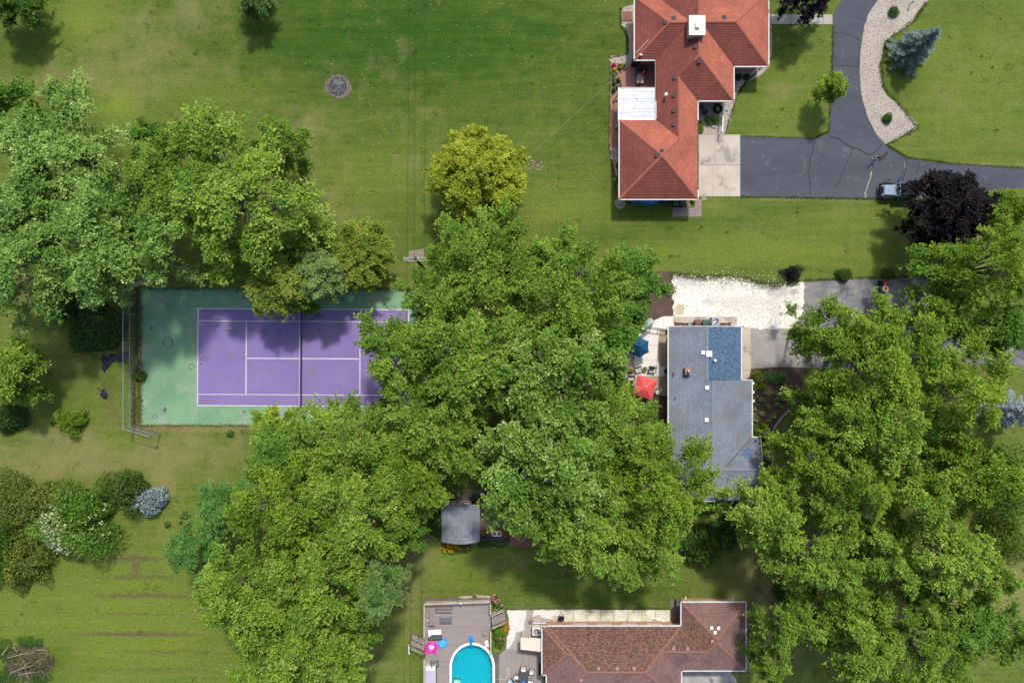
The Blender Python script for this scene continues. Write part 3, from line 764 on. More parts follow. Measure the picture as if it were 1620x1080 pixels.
for z in np.arange(.06,.98,.045):
    mb.add([(a[0]-.004,a[1],z),(b[0]-.004,b[1],z-.08),(b[0]+.004,b[1],z-.08+.012),(a[0]+.004,a[1],z+.012)], [(0,1,2,3)])
mb.build("net_mesh", m_black, net, kind="stuff")

# chain-link fence west of the court
fence = empty("chain_link_fence", P(215,564), "tall galvanised chain link fence at the west end of the tennis court", "fence")
FH = 2.65
fpts = [(255.5,444.8),(214.9,453.5),(214.9,497.5),(214.9,541.6),(214.9,585.7),(214.9,629.8),(214.9,673.9),(253.8,685)]
fw = [P(*p)[:2] for p in fpts]
for p in fw:
    mb = MB(); mb.cyl(p,.045,0,FH+.03,8); mb.build("post", m_galv, fence)
for i in range(len(fw)-1):
    for z, r in ((FH,.045),(FH*.5,.03)):
        mb = MB(); mb.tube([(fw[i][0],fw[i][1],z),(fw[i+1][0],fw[i+1][1],z)], r, 6); mb.build("rail", m_galv, fence)
mb = MB()
for i in range(len(fw)-1):
    A, B = Vector(fw[i]), Vector(fw[i+1]); L = (B-A).length; d = (B-A)/L
    n = int((L+FH)/.13)
    for k in range(n):
        for sgn in (1,-1):
            s0 = k*.13-FH if sgn > 0 else k*.13
            # wire from (s0,0) to (s0+sgn*FH,FH)
            t0, t1 = 0.0, 1.0
            e0, e1 = s0, s0+sgn*FH
            lo, hi = 0.0, 1.0
            if sgn > 0:
                lo = max(0,(0-e0)/FH); hi = min(1,(L-e0)/FH)
            else:
                lo = max(0,(e0-L)/FH); hi = min(1,e0/FH)
            if hi <= lo: continue
            p0 = A+d*(e0+sgn*FH*lo); p1 = A+d*(e0+sgn*FH*hi); z0, z1 = FH*lo, FH*hi
            w = .004; nn = Vector((-d.y,d.x))*w
            mb.add([(p0.x-nn.x,p0.y-nn.y,z0),(p1.x-nn.x,p1.y-nn.y,z1),(p1.x+nn.x,p1.y+nn.y,z1+.008),(p0.x+nn.x,p0.y+nn.y,z0+.008)], [(0,1,2,3)])
mb.build("chain_link_mesh", m_galv, fence, kind="stuff")
# bluish plastic sheet lying behind the fence
mb = MB()
def rag(pts, z, hgt, seed):
    poly = [P(*p)[:2] for p in pts]; r = random.Random(seed)
    n = len(poly); c = (sum(p[0] for p in poly)/n, sum(p[1] for p in poly)/n)
    vs = [(c[0],c[1],z+hgt)] + [((p[0]+c[0])/2+r.uniform(-.1,.1),(p[1]+c[1])/2+r.uniform(-.1,.1),z+r.uniform(.2,1)*hgt) for p in poly] + [(p[0],p[1],z) for p in poly]
    fs = [(0,1+i,1+(i+1)%n) for i in range(n)] + [(1+i,1+n+i,1+n+(i+1)%n,1+(i+1)%n) for i in range(n)]
    return vs, fs
mb.add(*rag([(158,568),(163,561),(170,565),(177,559),(184,563),(190,553),(197,558),(206,553),(205,563),(208,571),(199,568),(192,573),(184,569),(176,575),(169,580),(165,590),(161,583),(163,573)], .02, .22, 3))
mb.add(*rag([(161,616),(166,614),(171,624),(169,632),(163,631),(158,624)], .02, .12, 4))
thing1("plastic_sheet", mb, m_plastic_sheet, "crumpled blue black plastic sheet on the ground behind the chain link fence", "tarp")
# dead twigs litter along the fence
mb = MB()
for i in range(700):
    px = rs.uniform(209,226); py = rs.uniform(455,685)
    if rs.random() < .35: px, py = rs.uniform(215,300), rs.uniform(672,685)
    x, y = P(px,py)[:2]; s_ = rs.uniform(.03,.09)
    mb.obox((x,y,.03), (s_*1.4,s_,.01), rs.uniform(0,3), m=rs.choice([0,1]), rx=rs.uniform(-.5,.5))
tag(mb.build("leaf_litter", [M("dry_leaf",(.19,.12,.07),famt=.2), M("dry_leaf_b",(.17,.10,.06),famt=.2)]), "brown dry leaves along the edge of the tennis court", kind="stuff")

# ------------------------------------------------------------------ houses
def clip(poly, a, b, c):
    """keep a*x+b*y+c >= 0"""
    out = []
    n = len(poly)
    for i in range(n):
        p, q = poly[i], poly[(i+1)%n]
        dp = a*p[0]+b*p[1]+c; dq = a*q[0]+b*q[1]+c
        if dp >= 0: out.append(p)
        if (dp > 0 and dq < 0) or (dp < 0 and dq > 0):
            t = dp/(dp-dq); out.append((p[0]+t*(q[0]-p[0]), p[1]+t*(q[1]-p[1])))
    return out
def parea(p): return abs(sum(p[i][0]*p[(i+1)%len(p)][1]-p[(i+1)%len(p)][0]*p[i][1] for i in range(len(p))))/2 if len(p) > 2 else 0

class Roof:
    """upper envelope of hip / gable roofs over rectangles. unit: dict(r=(x0,y0,x1,y1), z, s, t='hip'|'ns'|'ew', m={side:mat})"""
    def __init__(s, units):
        s.u = units
        for u in units:
            x0,y0,x1,y1 = u['r']; z, k = u['z'], u['s']
            pl = {'W':(k,0,z-k*x0),'E':(-k,0,z+k*x1),'S':(0,k,z-k*y0),'N':(0,-k,z+k*y1)}
            use = {'hip':'WESN','ns':'WE','ew':'SN'}[u['t']]
            u['p'] = {q:pl[q] for q in use}
    def env(s, x, y):
        best = (-1e9, None)
        for i, u in enumerate(s.u):
            x0,y0,x1,y1 = u['r']
            if x0 <= x <= x1 and y0 <= y <= y1:
                q, h = min(((q, p[0]*x+p[1]*y+p[2]) for q, p in u['p'].items()), key=lambda t: t[1])
                if h > best[0]+1e-6: best = (h, (i, q))
        return best
    def faces(s):
        out = []
        for i, u in enumerate(s.u):
            x0,y0,x1,y1 = u['r']
            for q, p in u['p'].items():
                poly = [(x0,y0),(x1,y0),(x1,y1),(x0,y1)]
                for q2, p2 in u['p'].items():
                    if q2 != q: poly = clip(poly, p2[0]-p[0], p2[1]-p[1], p2[2]-p[2])
                pieces = [poly]
                for j, w in enumerate(s.u):
                    if j == i: continue
                    e = 1e-5 if j > i else -1e-5
                    X0,Y0,X1,Y1 = w['r']
                    hs = [(1,0,-X0),(-1,0,X1),(0,1,-Y0),(0,-1,Y1)] + [(p2[0]-p[0],p2[1]-p[1],p2[2]-p[2]-e) for p2 in w['p'].values()]
                    new = []
                    for pc in pieces:
                        cur = pc
                        for h in hs:
                            if abs(h[0])+abs(h[1]) < 1e-9:
                                if h[2] >= 0: continue
                                new.append(cur); cur = []; break
                            o_ = clip(cur, -h[0],-h[1],-h[2])
                            if parea(o_) > 1e-3: new.append(o_)
                            cur = clip(cur, *h)
                            if parea(cur) < 1e-3: cur = []; break
                    pieces = new
                for pc in pieces:
                    if parea(pc) > 1e-3: out.append((i, q, p, pc))
        return out

def build_house(name, loc, label, units, mats, wallmat, course=.145, lift=.028, inset=.55, cap=True, gut=.10, capmat=None):
    R = Roof(units)
    H = empty(name, loc, label, "house")
    mb = MB(); caps = MB(); 
    for (i, q, p, pc) in R.faces():
        u = units[i]; mi = u.get('m', {}).get(q, u.get('md', 0))
        x0,y0,x1,y1 = u['r']
        # v = distance upslope from the eave line, uu along it
        if q == 'W': fv = lambda x,y: x-x0; fu = lambda x,y: y; ha = (1,0,-x0)
        elif q == 'E': fv = lambda x,y: x1-x; fu = lambda x,y: y; ha = (-1,0,x1)
        elif q == 'S': fv = lambda x,y: y-y0; fu = lambda x,y: x; ha = (0,1,-y0)
        else: fv = lambda x,y: y1-y; fu = lambda x,y: x; ha = (0,-1,y1)
        vmin = min(fv(*t) for t in pc); vmax = max(fv(*t) for t in pc)
        k0 = int(math.floor(vmin/course)); k1 = int(math.ceil(vmax/course))
        for k in range(k0, k1):
            va, vb = k*course, (k+1)*course
            st = clip(pc, ha[0], ha[1], ha[2]-va); st = clip(st, -ha[0], -ha[1], -(ha[2]-vb))
            if parea(st) < 1e-4: continue
            a = sum(st[n][0]*st[(n+1)%len(st)][1]-st[(n+1)%len(st)][0]*st[n][1] for n in range(len(st)))
            if a < 0: st = st[::-1]
            vs = [(t[0],t[1],p[0]*t[0]+p[1]*t[1]+p[2]+lift*(1-(fv(*t)-va)/course)) for t in st]
            uv = [(fu(*t), fv(*t)) for t in st]
            mb.add(vs, [tuple(range(len(st)))], mi, [uv])
            lo = [t for t in st if abs(fv(*t)-va) < 1e-5]
            if len(lo) >= 2:
                lo.sort(key=lambda t: fu(*t)); a_, b_ = lo[0], lo[-1]
                za = p[0]*a_[0]+p[1]*a_[1]+p[2]; zb = p[0]*b_[0]+p[1]*b_[1]+p[2]
                mb.add([(a_[0],a_[1],za-.01),(b_[0],b_[1],zb-.01),(b_[0],b_[1],zb+lift),(a_[0],a_[1],za+lift)], [(0,1,2,3)], mi, [[(fu(*a_),va+.003),(fu(*b_),va+.003),(fu(*b_),va+.003),(fu(*a_),va+.003)]])
        if cap:
            for n in range(len(pc)):
                a_, b_ = Vector(pc[n]), Vector(pc[(n+1)%len(pc)]); L = (b_-a_).length
                if L < .15: continue
                d = (b_-a_)/L; nn = Vector((-d.y,d.x)); mid = (a_+b_)/2; e = .03
                h0 = p[0]*mid.x+p[1]*mid.y+p[2]
                s1 = R.env(mid.x+nn.x*e, mid.y+nn.y*e); s2 = R.env(mid.x-nn.x*e, mid.y-nn.y*e)
                if s1[1] is None or s2[1] is None: continue
                if s1[0] < h0-.003 and s2[0] < h0-.003:
                    other = s1[1] if s2[1] == (i,q) else s2[1]
                    if (i,q) < other:
                        nb = max(1, int(L/.25))
                        for kk in range(nb):
                            pa = a_+(b_-a_)*kk/nb; pb = a_+(b_-a_)*(kk+1)/nb
                            zA = p[0]*pa.x+p[1]*pa.y+p[2]+lift; zB = p[0]*pb.x+p[1]*pb.y+p[2]+lift
                            if zA > zB: pa, pb, zA, zB = pb, pa, zB, zA
                            w = .14; up = .03; dz = units[i]['s']*w*.75
                            dd = (pb-pa).normalized(); n2 = Vector((-dd.y,dd.x))*w
                            caps.add([(pa.x-n2.x,pa.y-n2.y,zA+up-dz),(pa.x,pa.y,zA+up+.012),(pa.x+n2.x,pa.y+n2.y,zA+up-dz),(pb.x-n2.x,pb.y-n2.y,zB+up-.012-dz),(pb.x,pb.y,zB+up),(pb.x+n2.x,pb.y+n2.y,zB+up-.012-dz)],
                                     [(0,1,4,3),(1,2,5,4),(0,2,1)], 0)
    roof = mb.build("roof", mats, H)
    if cap and caps.v: caps.build("ridge_cap", capmat, roof, kind="stuff")
    # walls
    for i, u in enumerate(units):
        x0,y0,x1,y1 = u['r']; ins = inset+.012*i
        mbw = MB(); zt = u['z']-.02
        mbw.box(x0+ins,y0+ins,0,x1-ins,y1-ins,zt)
        if u['t'] != 'hip':
            if u['t'] == 'ns':
                for yy in (y0+ins, y1-ins):
                    hx = (x0+x1)/2; rise = u['s']*((x1-x0)/2-ins)
                    mbw.add([(x0+ins,yy,zt),(x1-ins,yy,zt),(hx,yy,zt+rise+u['s']*ins-.06)], [(0,1,2)])
            else:
                for xx in (x0+ins, x1-ins):
                    hy = (y0+y1)/2; rise = u['s']*((y1-y0)/2-ins)
                    mbw.add([(xx,y0+ins,zt),(xx,y1-ins,zt),(xx,hy,zt+rise+u['s']*ins-.06)], [(0,1,2)])
        mbw.build("wall", wallmat, H)
        ms = MB()
        if u['t'] == 'hip':
            zz = u['z']-.07-.004*i; ms.box(x0+.04,y0+.04,zz-.02,x1-.04,y1-.04,zz)
            ms.build("soffit", m_white, roof)
    # gutters / fascia along the union outline
    g = MB()
    for i, u in enumerate(units):
        x0,y0,x1,y1 = u['r']
        for side, (A, B, nn) in {'S':((x0,y0),(x1,y0),(0,-1)),'N':((x0,y1),(x1,y1),(0,1)),'W':((x0,y0),(x0,y1),(-1,0)),'E':((x1,y0),(x1,y1),(1,0))}.items():
            cuts = {0.0, 1.0}
            L = max(abs(B[0]-A[0]), abs(B[1]-A[1]))
            for j, w in enumerate(units):
                X0,Y0,X1,Y1 = w['r']
                for c_ in ((X0,X1) if side in 'SN' else (Y0,Y1)):
                    t = (c_-A[0])/L if side in 'SN' else (c_-A[1])/L
                    if 0 < t < 1: cuts.add(t)
            if side not in u['p']: cuts.add(.5)
            cuts = sorted(cuts)
            for c0, c1 in zip(cuts[:-1], cuts[1:]):
                tm = (c0+c1)/2; mx = A[0]+(B[0]-A[0])*tm+nn[0]*.05; my = A[1]+(B[1]-A[1])*tm+nn[1]*.05
                if any(w['r'][0]<=mx<=w['r'][2] and w['r'][1]<=my<=w['r'][3] for w in units): continue
                pa = (A[0]+(B[0]-A[0])*c0, A[1]+(B[1]-A[1])*c0); pb = (A[0]+(B[0]-A[0])*c1, A[1]+(B[1]-A[1])*c1)
                def hz(pp):
                    return min(p_[0]*pp[0]+p_[1]*pp[1]+p_[2] for p_ in u['p'].values())
                za, zb = hz(pa), hz(pb)
                gw = gut if side in u['p'] else gut*.55
                vs = []
                for (pp, z) in ((pa,za),(pb,zb)):
                    for (dn, dz) in ((-.02,-.16),(gw,-.16),(gw,.035),(-.02,.035)):
                        vs.append((pp[0]+nn[0]*dn, pp[1]+nn[1]*dn, z+dz))
                g.add(vs, [(0,1,5,4),(1,2,6,5),(2,3,7,6),(3,0,4,7),(0,3,2,1),(4,5,6,7)])
    g.build("gutter", m_fascia, roof)
    return H, roof, R

def roof_z(R, x, y): return R.env(x, y)[0]
def solve_px(R, px, py, extra=0.0):
    h = 3.5
    for _ in range(12):
        x, y, _z = P(px, py, h); e = R.env(x, y)[0]
        if e < 0: e = 3.0
        h = e+extra
    return P(px, py, h)

def window(H, x, y, nx, ny, w=1.2, z0=.9, z1=2.1, door=False, white=True):
    """x,y on the wall surface; (nx,ny) outward normal"""
    tx, ty = -ny, nx
    def q(a, d, z): return (x+tx*a+nx*d, y+ty*a+ny*d, z)
    def bx(mb, a0, a1, d0, d1, za, zb):
        vs = [q(a0,d0,za),q(a1,d0,za),q(a1,d1,za),q(a0,d1,za),q(a0,d0,zb),q(a1,d0,zb),q(a1,d1,zb),q(a0,d1,zb)]
        mb.add(vs, [(0,3,2,1),(4,5,6,7),(0,1,5,4),(1,2,6,5),(2,3,7,6),(3,0,4,7)])
    mb = MB()
    for a0,a1,za,zb in ((-w/2-.07,-w/2,z0,z1),(w/2,w/2+.07,z0,z1),(-w/2-.07,w/2+.07,z1,z1+.07),(-w/2-.1,w/2+.1,z0-.06,z0),(-.02,.02,z0,z1)):
        bx(mb, a0, a1, .002, .055, za, zb)
    f = mb.build("window" if not door else "door", m_white, H)
    mb = MB(); bx(mb, -w/2, w/2, .003, .022, z0, z1); mb.build("pane" if not door else "door_panel", m_glass if not door else m_white, f)

def vent(roof, R, px, py, size=.34, mat=None, h=.16):
    x, y, z = solve_px(R, px, py, h)
    z = roof_z(R, x, y)
    mb = MB(); s_ = size/2
    mb.box(x-s_,y-s_,z-.08,x+s_,y+s_,z+h*.55); mb.box(x-s_*1.15,y-s_*1.15,z+h*.55,x+s_*1.15,y+s_*1.15,z+h)
    mb.build("roof_vent", mat or m_dark, roof)
def pipe(roof, R, px, py, r=.08, h=.35, mat=None):
    x, y, z = solve_px(R, px, py, h); z = roof_z(R, x, y)
    mb = MB(); mb.cyl((x,y), r, z-.1, z+h, 12); mb.cyl((x,y), r*1.6, z+h-.04, z+h+.05, 12); mb.build("vent_pipe", mat or m_white, roof)

EH = 2.8
def E(px, py): return P(px, py, EH)[:2]
# red roofed house
cR = .145
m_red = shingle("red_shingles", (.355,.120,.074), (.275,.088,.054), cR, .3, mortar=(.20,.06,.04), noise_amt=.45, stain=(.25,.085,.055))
m_redShade = shingle("shaded_red_shingles", (.195,.064,.048), (.150,.046,.038), cR, .3, mortar=(.12,.04,.032), noise_amt=.4)  # same shingles, shade of the west and south slopes put into the colour
m_redN = m_red
def rect(l, t, r, b):
    a = E(l, t); c = E(r, b); return (a[0], c[1], c[0], a[1])
SR = .43
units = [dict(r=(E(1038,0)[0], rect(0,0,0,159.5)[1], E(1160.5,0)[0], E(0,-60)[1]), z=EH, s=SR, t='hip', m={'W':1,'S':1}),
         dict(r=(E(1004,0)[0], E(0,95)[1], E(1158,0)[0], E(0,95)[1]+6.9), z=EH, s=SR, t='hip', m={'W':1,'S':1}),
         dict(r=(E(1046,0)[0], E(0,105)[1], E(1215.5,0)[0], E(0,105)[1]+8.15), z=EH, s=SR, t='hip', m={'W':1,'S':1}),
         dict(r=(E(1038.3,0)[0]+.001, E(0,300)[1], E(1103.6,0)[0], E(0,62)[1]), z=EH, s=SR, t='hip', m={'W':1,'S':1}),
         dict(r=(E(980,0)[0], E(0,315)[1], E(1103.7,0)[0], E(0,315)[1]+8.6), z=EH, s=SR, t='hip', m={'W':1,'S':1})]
red_house, red_roof, RR = build_house("red_roofed_house", P(1090,150), "sprawling house with a red shingle hip roof and cream chimney at the top", units, [m_red, m_redShade], m_orangewall, course=cR, lift=.042, capmat=M("red_ridge_caps",(.30,.095,.062),(.24,.075,.05),4))
for p in [(1053.5,35.5),(1066,28.5),(1146,27),(1100,74),(1106,97),(1067,123),(1066.5,151),(1066,175),(1066,197),(1039,246),(1047,238.5)]:
    vent(red_roof, RR, *p)
for p in [(1015,87),(1013,86.5)]: pipe(red_roof, RR, *p, r=.05, h=.3)
pipe(red_roof, RR, 1054,149, r=.10, h=.75)
# wire antenna at the SW corner
A = solve_px(RR, 1007,84,.3); B = solve_px(RR, 1026,63,.3)
mb = MB(); mb.tube([A,B],.02,5); mb.build("antenna_wire", m_white, red_roof)
# chimney
x, y, z = P(1103,40,5.35)
ch = MB(); ch.box(x-.80,y-.98,3.2,x+.80,y+.98,5.2)
cho = ch.build("chimney", M("tan_chimney_brick",(.40,.30,.20),(.32,.24,.16),6), red_house)
mb = MB(); mb.box(x-.86,y-1.04,5.2,x+.86,y+1.04,5.36); mb.build("chimney_cap", m_chimcap, cho)
mb = MB(); mb.box(x-.18,y-.3,5.36,x+.18,y+.3,5.62); mb.box(x-.24,y-.36,5.62,x+.24,y+.36,5.68); mb.build("flue", m_white, cho)
# windows, garage doors
u = units
gx1 = u[4]['r'][2]-.6; gy = (u[4]['r'][1]+u[4]['r'][3])/2
for d in (-2.0, 1.6): window(red_house, gx1, gy+d-.6, 1, 0, 2.6, .02, 2.2, door=True)
ex = u[2]['r'][2]-.574
for d in (1.5,4.2,6.3): window(red_house, ex, u[2]['r'][1]+d, 1, 0, 1.1)
window(red_house, u[2]['r'][2]-2.2, u[2]['r'][1]+.574, 0, -1, 1.6)
window(red_house, u[0]['r'][2]-2.0, u[0]['r'][1]+.55, 0, -1, 1.4)
window(red_house, u[1]['r'][0]+.562, u[1]['r'][1]+3.4, -1, 0, 1.2); window(red_house, u[4]['r'][0]+.598, gy, -1, 0, 1.2)
window(red_house, 16.5, u[4]['r'][1]+.598, 0, -1, 1.2)
# white patio cover
CH = 2.62
pcov = empty("patio_cover", P(1009,165), "white metal patio cover fixed to the red roofed house", "canopy")
ys = [140,155.5,163.5,177,183,191]
for i in range(5):
    a = P(980.5,ys[i],CH); b = P(1038,ys[i+1],CH)
    mb = MB(); n = 3
    for k in range(n):
        ya = a[1]+(b[1]-a[1])*k/n; yb = a[1]+(b[1]-a[1])*(k+1)/n
        mb.box(a[0],yb+.01,CH-.03+(.0 if k%2 else .0),b[0],ya-.01,CH+.02)
        mb.box(a[0],yb-.02,CH+.02,b[0],yb+.03,CH+.045)
    mb.build("cover_panel", m_cover, pcov)
a = P(978.5,139.5,CH); b = P(1038,192,CH)
mb = MB(); mb.box(a[0]-.05,b[1]-.05,CH-.14,a[0]+.10,a[1]+.05,CH+.03); mb.box(a[0]+.1,b[1]-.06,CH-.12,b[0],b[1]-.02,CH+.05); mb.box(a[0]+.1,a[1]+.02,CH-.12,b[0],a[1]+.06,CH+.05)
mb.build("frame", m_white, pcov)
for yy in (141,166,190):
    q = P(980,yy,CH); mb = MB(); mb.box(q[0]-.04,q[1]-.04,0,q[0]+.04,q[1]+.04,CH-.14); mb.build("post", m_white, pcov)
# white fence by the courtyard of the red house
fx = empty("courtyard_screen", P(1145,186), "slim white rail screen beside the pebble courtyard of the red roofed house", "fence")
a = P(1145.5,163,1.2); b = P(1142.5,209,1.2)
mb = MB(); mb.tube([a,b],.07,6); mb.build("rail", m_white, fx)
for t in (0,.5,1):
    q = (a[0]+(b[0]-a[0])*t, a[1]+(b[1]-a[1])*t); mb = MB(); mb.cyl(q,.05,0,1.2,8); mb.build("post", m_white, fx)
# brick stack west of the house
mb = MB(); m_stackb = M("stacked_brick",(.30,.13,.085),(.22,.10,.07),9,.9,9,.35,.4)
q0 = P(986,32,.3); q1 = P(1001,16,.3)
bs_ = empty("brick_stack", ((q0[0]+q1[0])/2,(q0[1]+q1[1])/2,0), "low stack of old red bricks against the red roofed house's west wall", "bricks")
meb = None
for i in range(5):
    for j in range(9):
        for k in range(2):
            if meb is None: mb = MB(); mb.box(-.1,-.05,0,.1,.05,.06); o = mb.build("brick", m_stackb, bs_, local=True); meb = o.data
            else: o = bpy.data.objects.new("brick", meb); o.parent = bs_; col.objects.link(o)
            o.location = (-.46+i*.225+rs.uniform(-.02,.02), -.5+j*.122+rs.uniform(-.01,.01), k*.07+.006); o.rotation_euler[2] = rs.uniform(-.12,.12)

# grey roofed house
cG = .145
m_grey = shingle("blue_grey_shingles", (.185,.215,.255), (.150,.175,.212), cG, .3, mortar=(.095,.115,.145), noise_amt=.3, stain=(.14,.135,.142))
m_blueS = shingle("new_blue_shingles", (.105,.175,.255), (.045,.085,.135), cG, .17, mortar=(.04,.075,.13), noise_amt=.1)
xw = E(1057.5,0)[0]; 
gu = [dict(r=(xw, E(0,601)[1], E(1172.5,0)[0], E(0,516.4)[1]), z=EH, s=.24, t='ns', m={'E':1}),
      dict(r=(xw, E(0,789)[1], E(1189.5,0)[0], E(0,601)[1]), z=EH, s=.24, t='ns'),
      dict(r=(E(1120,0)[0]+.5, E(0,691.5)[1]-6.8, E(1203,0)[0], E(0,691.5)[1]), z=EH+.002, s=.24, t='ew')]
grey_house, grey_roof, GR = build_house("grey_roofed_house", P(1122,640), "house with a blue grey shingle roof and one newer bright blue section", gu, [m_grey, m_blueS], m_siding, course=cG, lift=.034, capmat=M("grey_ridge_caps",(.17,.20,.23),(.15,.18,.205),4))
vent(grey_roof, GR, 1112.5,557.5,.36,m_white); vent(grey_roof, GR, 1122,559.5,.55,m_white,.22); pipe(grey_roof, GR, 1131.5,570,.09,.4)
vent(grey_roof, GR, 1118.8,613,.36,m_white); vent(grey_roof, GR, 1118,664,.36,m_white); pipe(grey_roof, GR, 1068.5,630,.04,.2,m_dark)
x, y, z = solve_px(GR, 1089,587,.7)
mb = MB(); mb.box(x-.34,y-.34,z-1.2,x+.34,y+.34,z); cc = mb.build("chimney", M("chimney_brick",(.30,.13,.10),(.24,.17,.15),5), grey_house)
mb = MB(); mb.cyl((x,y),.13,z,z+.25,12); mb.dome((x,y,z+.25),.17,.17,.08,12,3); mb.build("chimney_cap", m_galv, cc)
x, y, z = solve_px(GR, 1066,591,.3); mb = MB(); mb.obox((x,y,z),(.08,.5,.06)); mb.obox((x,y+.1,z+.02),(.3,.06,.05)); mb.build("roof_bracket", M("rusty_steel",(.16,.06,.04),famt=.2), grey_roof)
# valley line between the main roof and the small wing
va = [solve_px(GR, 1188.5,693,.03), solve_px(GR, 1147.5,738.5,.03)]
va = [(p[0],p[1],roof_z(GR,p[0],p[1])) for p in va]
mb = MB()
for i in range(10):
    a_ = Vector(va[0]).lerp(Vector(va[1]),i/10); b_ = Vector(va[0]).lerp(Vector(va[1]),(i+1)/10)
    mb.add([(a_.x-.05,a_.y+.05,roof_z(GR,a_.x-.05,a_.y+.05)+.05),(b_.x-.05,b_.y+.05,roof_z(GR,b_.x-.05,b_.y+.05)+.05),(b_.x+.05,b_.y-.05,roof_z(GR,b_.x+.05,b_.y-.05)+.05),(a_.x+.05,a_.y-.05,roof_z(GR,a_.x+.05,a_.y-.05)+.05)], [(0,1,2,3)])
mb.build("valley_flashing", M("leaf_stained_flashing",(.12,.095,.085),(.075,.065,.06),4,famt=.2), grey_roof)
# blue replacement patch on the small wing
def roofpatch(H, R, poly_px, mat, name="shingle_patch"):
    pts = [solve_px(R, *p, .05) for p in poly_px]
    mb = MB(); mb.add([(p[0],p[1],roof_z(R,p[0],p[1])+.045) for p in pts][::-1], [tuple(range(len(pts)))], 0, [[(p[0],p[1]) for p in pts][::-1]])
    mb.build(name, mat, H)
roofpatch(grey_roof, GR, [(1172,720),(1176,713),(1184,707),(1188,712),(1189,724),(1180,724)], shingle("patch_blue", (.075,.11,.20), (.10,.14,.22), cG, .3))
ex = gu[0]['r'][2]-.55
for yy in (540,575): window(grey_house, ex, E(0,yy)[1], 1, 0, 2.4, .02, 2.15, door=True)
for yy in (620,650,675): window(grey_house, gu[1]['r'][2]-.562, E(0,yy)[1], 1, 0, 1.3)
for yy in (545,600,650,700): window(grey_house, xw+(.55 if yy < 601 else .562), E(0,yy)[1], -1, 0, 1.3)
window(grey_house, 18.5, gu[0]['r'][3]-.55, 0, 1, 1.2); window(grey_house, 22.5, gu[0]['r'][3]-.55, 0, 1, 1.0, .02, 2.05, door=True)
# downspouts and lanterns
for yy in (606,620,634):
    q = P(1192,yy,1.9); mb = MB(); mb.box(q[0]-.09,q[1]-.12,1.7,q[0]+.09,q[1]+.12,1.95); mb.build("planter_box", m_white, grey_house)

# brown roofed house
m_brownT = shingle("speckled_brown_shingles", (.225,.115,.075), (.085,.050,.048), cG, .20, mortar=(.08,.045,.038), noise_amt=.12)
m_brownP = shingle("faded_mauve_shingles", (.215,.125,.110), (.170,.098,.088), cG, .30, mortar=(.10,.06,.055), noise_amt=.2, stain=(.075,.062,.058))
yT = E(0,990)[1]
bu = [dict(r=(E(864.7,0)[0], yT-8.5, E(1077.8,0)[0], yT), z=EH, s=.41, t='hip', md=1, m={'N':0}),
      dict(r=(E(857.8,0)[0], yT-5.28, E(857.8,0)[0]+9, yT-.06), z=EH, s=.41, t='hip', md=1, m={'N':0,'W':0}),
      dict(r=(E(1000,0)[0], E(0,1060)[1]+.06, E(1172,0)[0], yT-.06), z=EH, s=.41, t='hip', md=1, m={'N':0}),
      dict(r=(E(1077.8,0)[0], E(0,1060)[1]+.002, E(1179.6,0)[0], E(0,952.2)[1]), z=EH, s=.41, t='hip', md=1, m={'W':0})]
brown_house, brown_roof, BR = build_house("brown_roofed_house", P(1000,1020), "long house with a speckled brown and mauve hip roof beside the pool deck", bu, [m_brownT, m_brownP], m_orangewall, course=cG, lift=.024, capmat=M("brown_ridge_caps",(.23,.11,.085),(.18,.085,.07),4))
for p in [(1127,1014),(1066,1025.5),(1088,1025.5),(947,1057),(976.5,1057),(1003,1057),(919.5,1075)]: vent(brown_roof, BR, *p, .30, M("mauve_vent",(.26,.19,.19),famt=.05), .1)
for p in [(1126,993),(1137,993.5),(1131.5,1000)]: vent(brown_roof, BR, *p, .28, m_white, .16)
pipe(brown_roof, BR, 931,1003.5,.05,.25,m_dark)
for xx in (920,960,1000,1040): window(brown_house, E(xx,0)[0], yT-.55, 0, 1, 1.3)
window(brown_house, E(1130,0)[0], bu[3]['r'][3]-.586, 0, 1, 1.4); window(brown_house, bu[3]['r'][2]-.586, -32, 1, 0, 1.3)
# ceiling of pale cover by the lower deck
mb = MB(); a = P(823,1008,2.3); b = P(857,1028.5,2.3)
hut = empty("deck_awning", ((a[0]+b[0])/2,(a[1]+b[1])/2,0), "cream flat topped awning between the brown roofed house and the lower deck", "awning")
mb.prism([P(823.5,1008,2.3)[:2],P(858,1009.5,2.3)[:2],P(858,1030,2.3)[:2],P(851,1029.5,2.3)[:2],P(823.5,1026.5,2.3)[:2]], 2.25, 2.33); mb.build("top_panel", m_cream, hut)
mb = MB(); mb.prism([P(850,1008.7,2.3)[:2],P(858,1009.2,2.3)[:2],P(858,1030.3,2.3)[:2],P(850,1029.7,2.3)[:2]], 2.334, 2.37); mb.build("edge_panel", m_cream, hut)
for p in ((827,1010.5),(827,1025)):
    q = P(*p,2.3); mb = MB(); mb.box(q[0]-.04,q[1]-.04,0,q[0]+.04,q[1]+.04,2.25); mb.build("post", m_cream, hut)

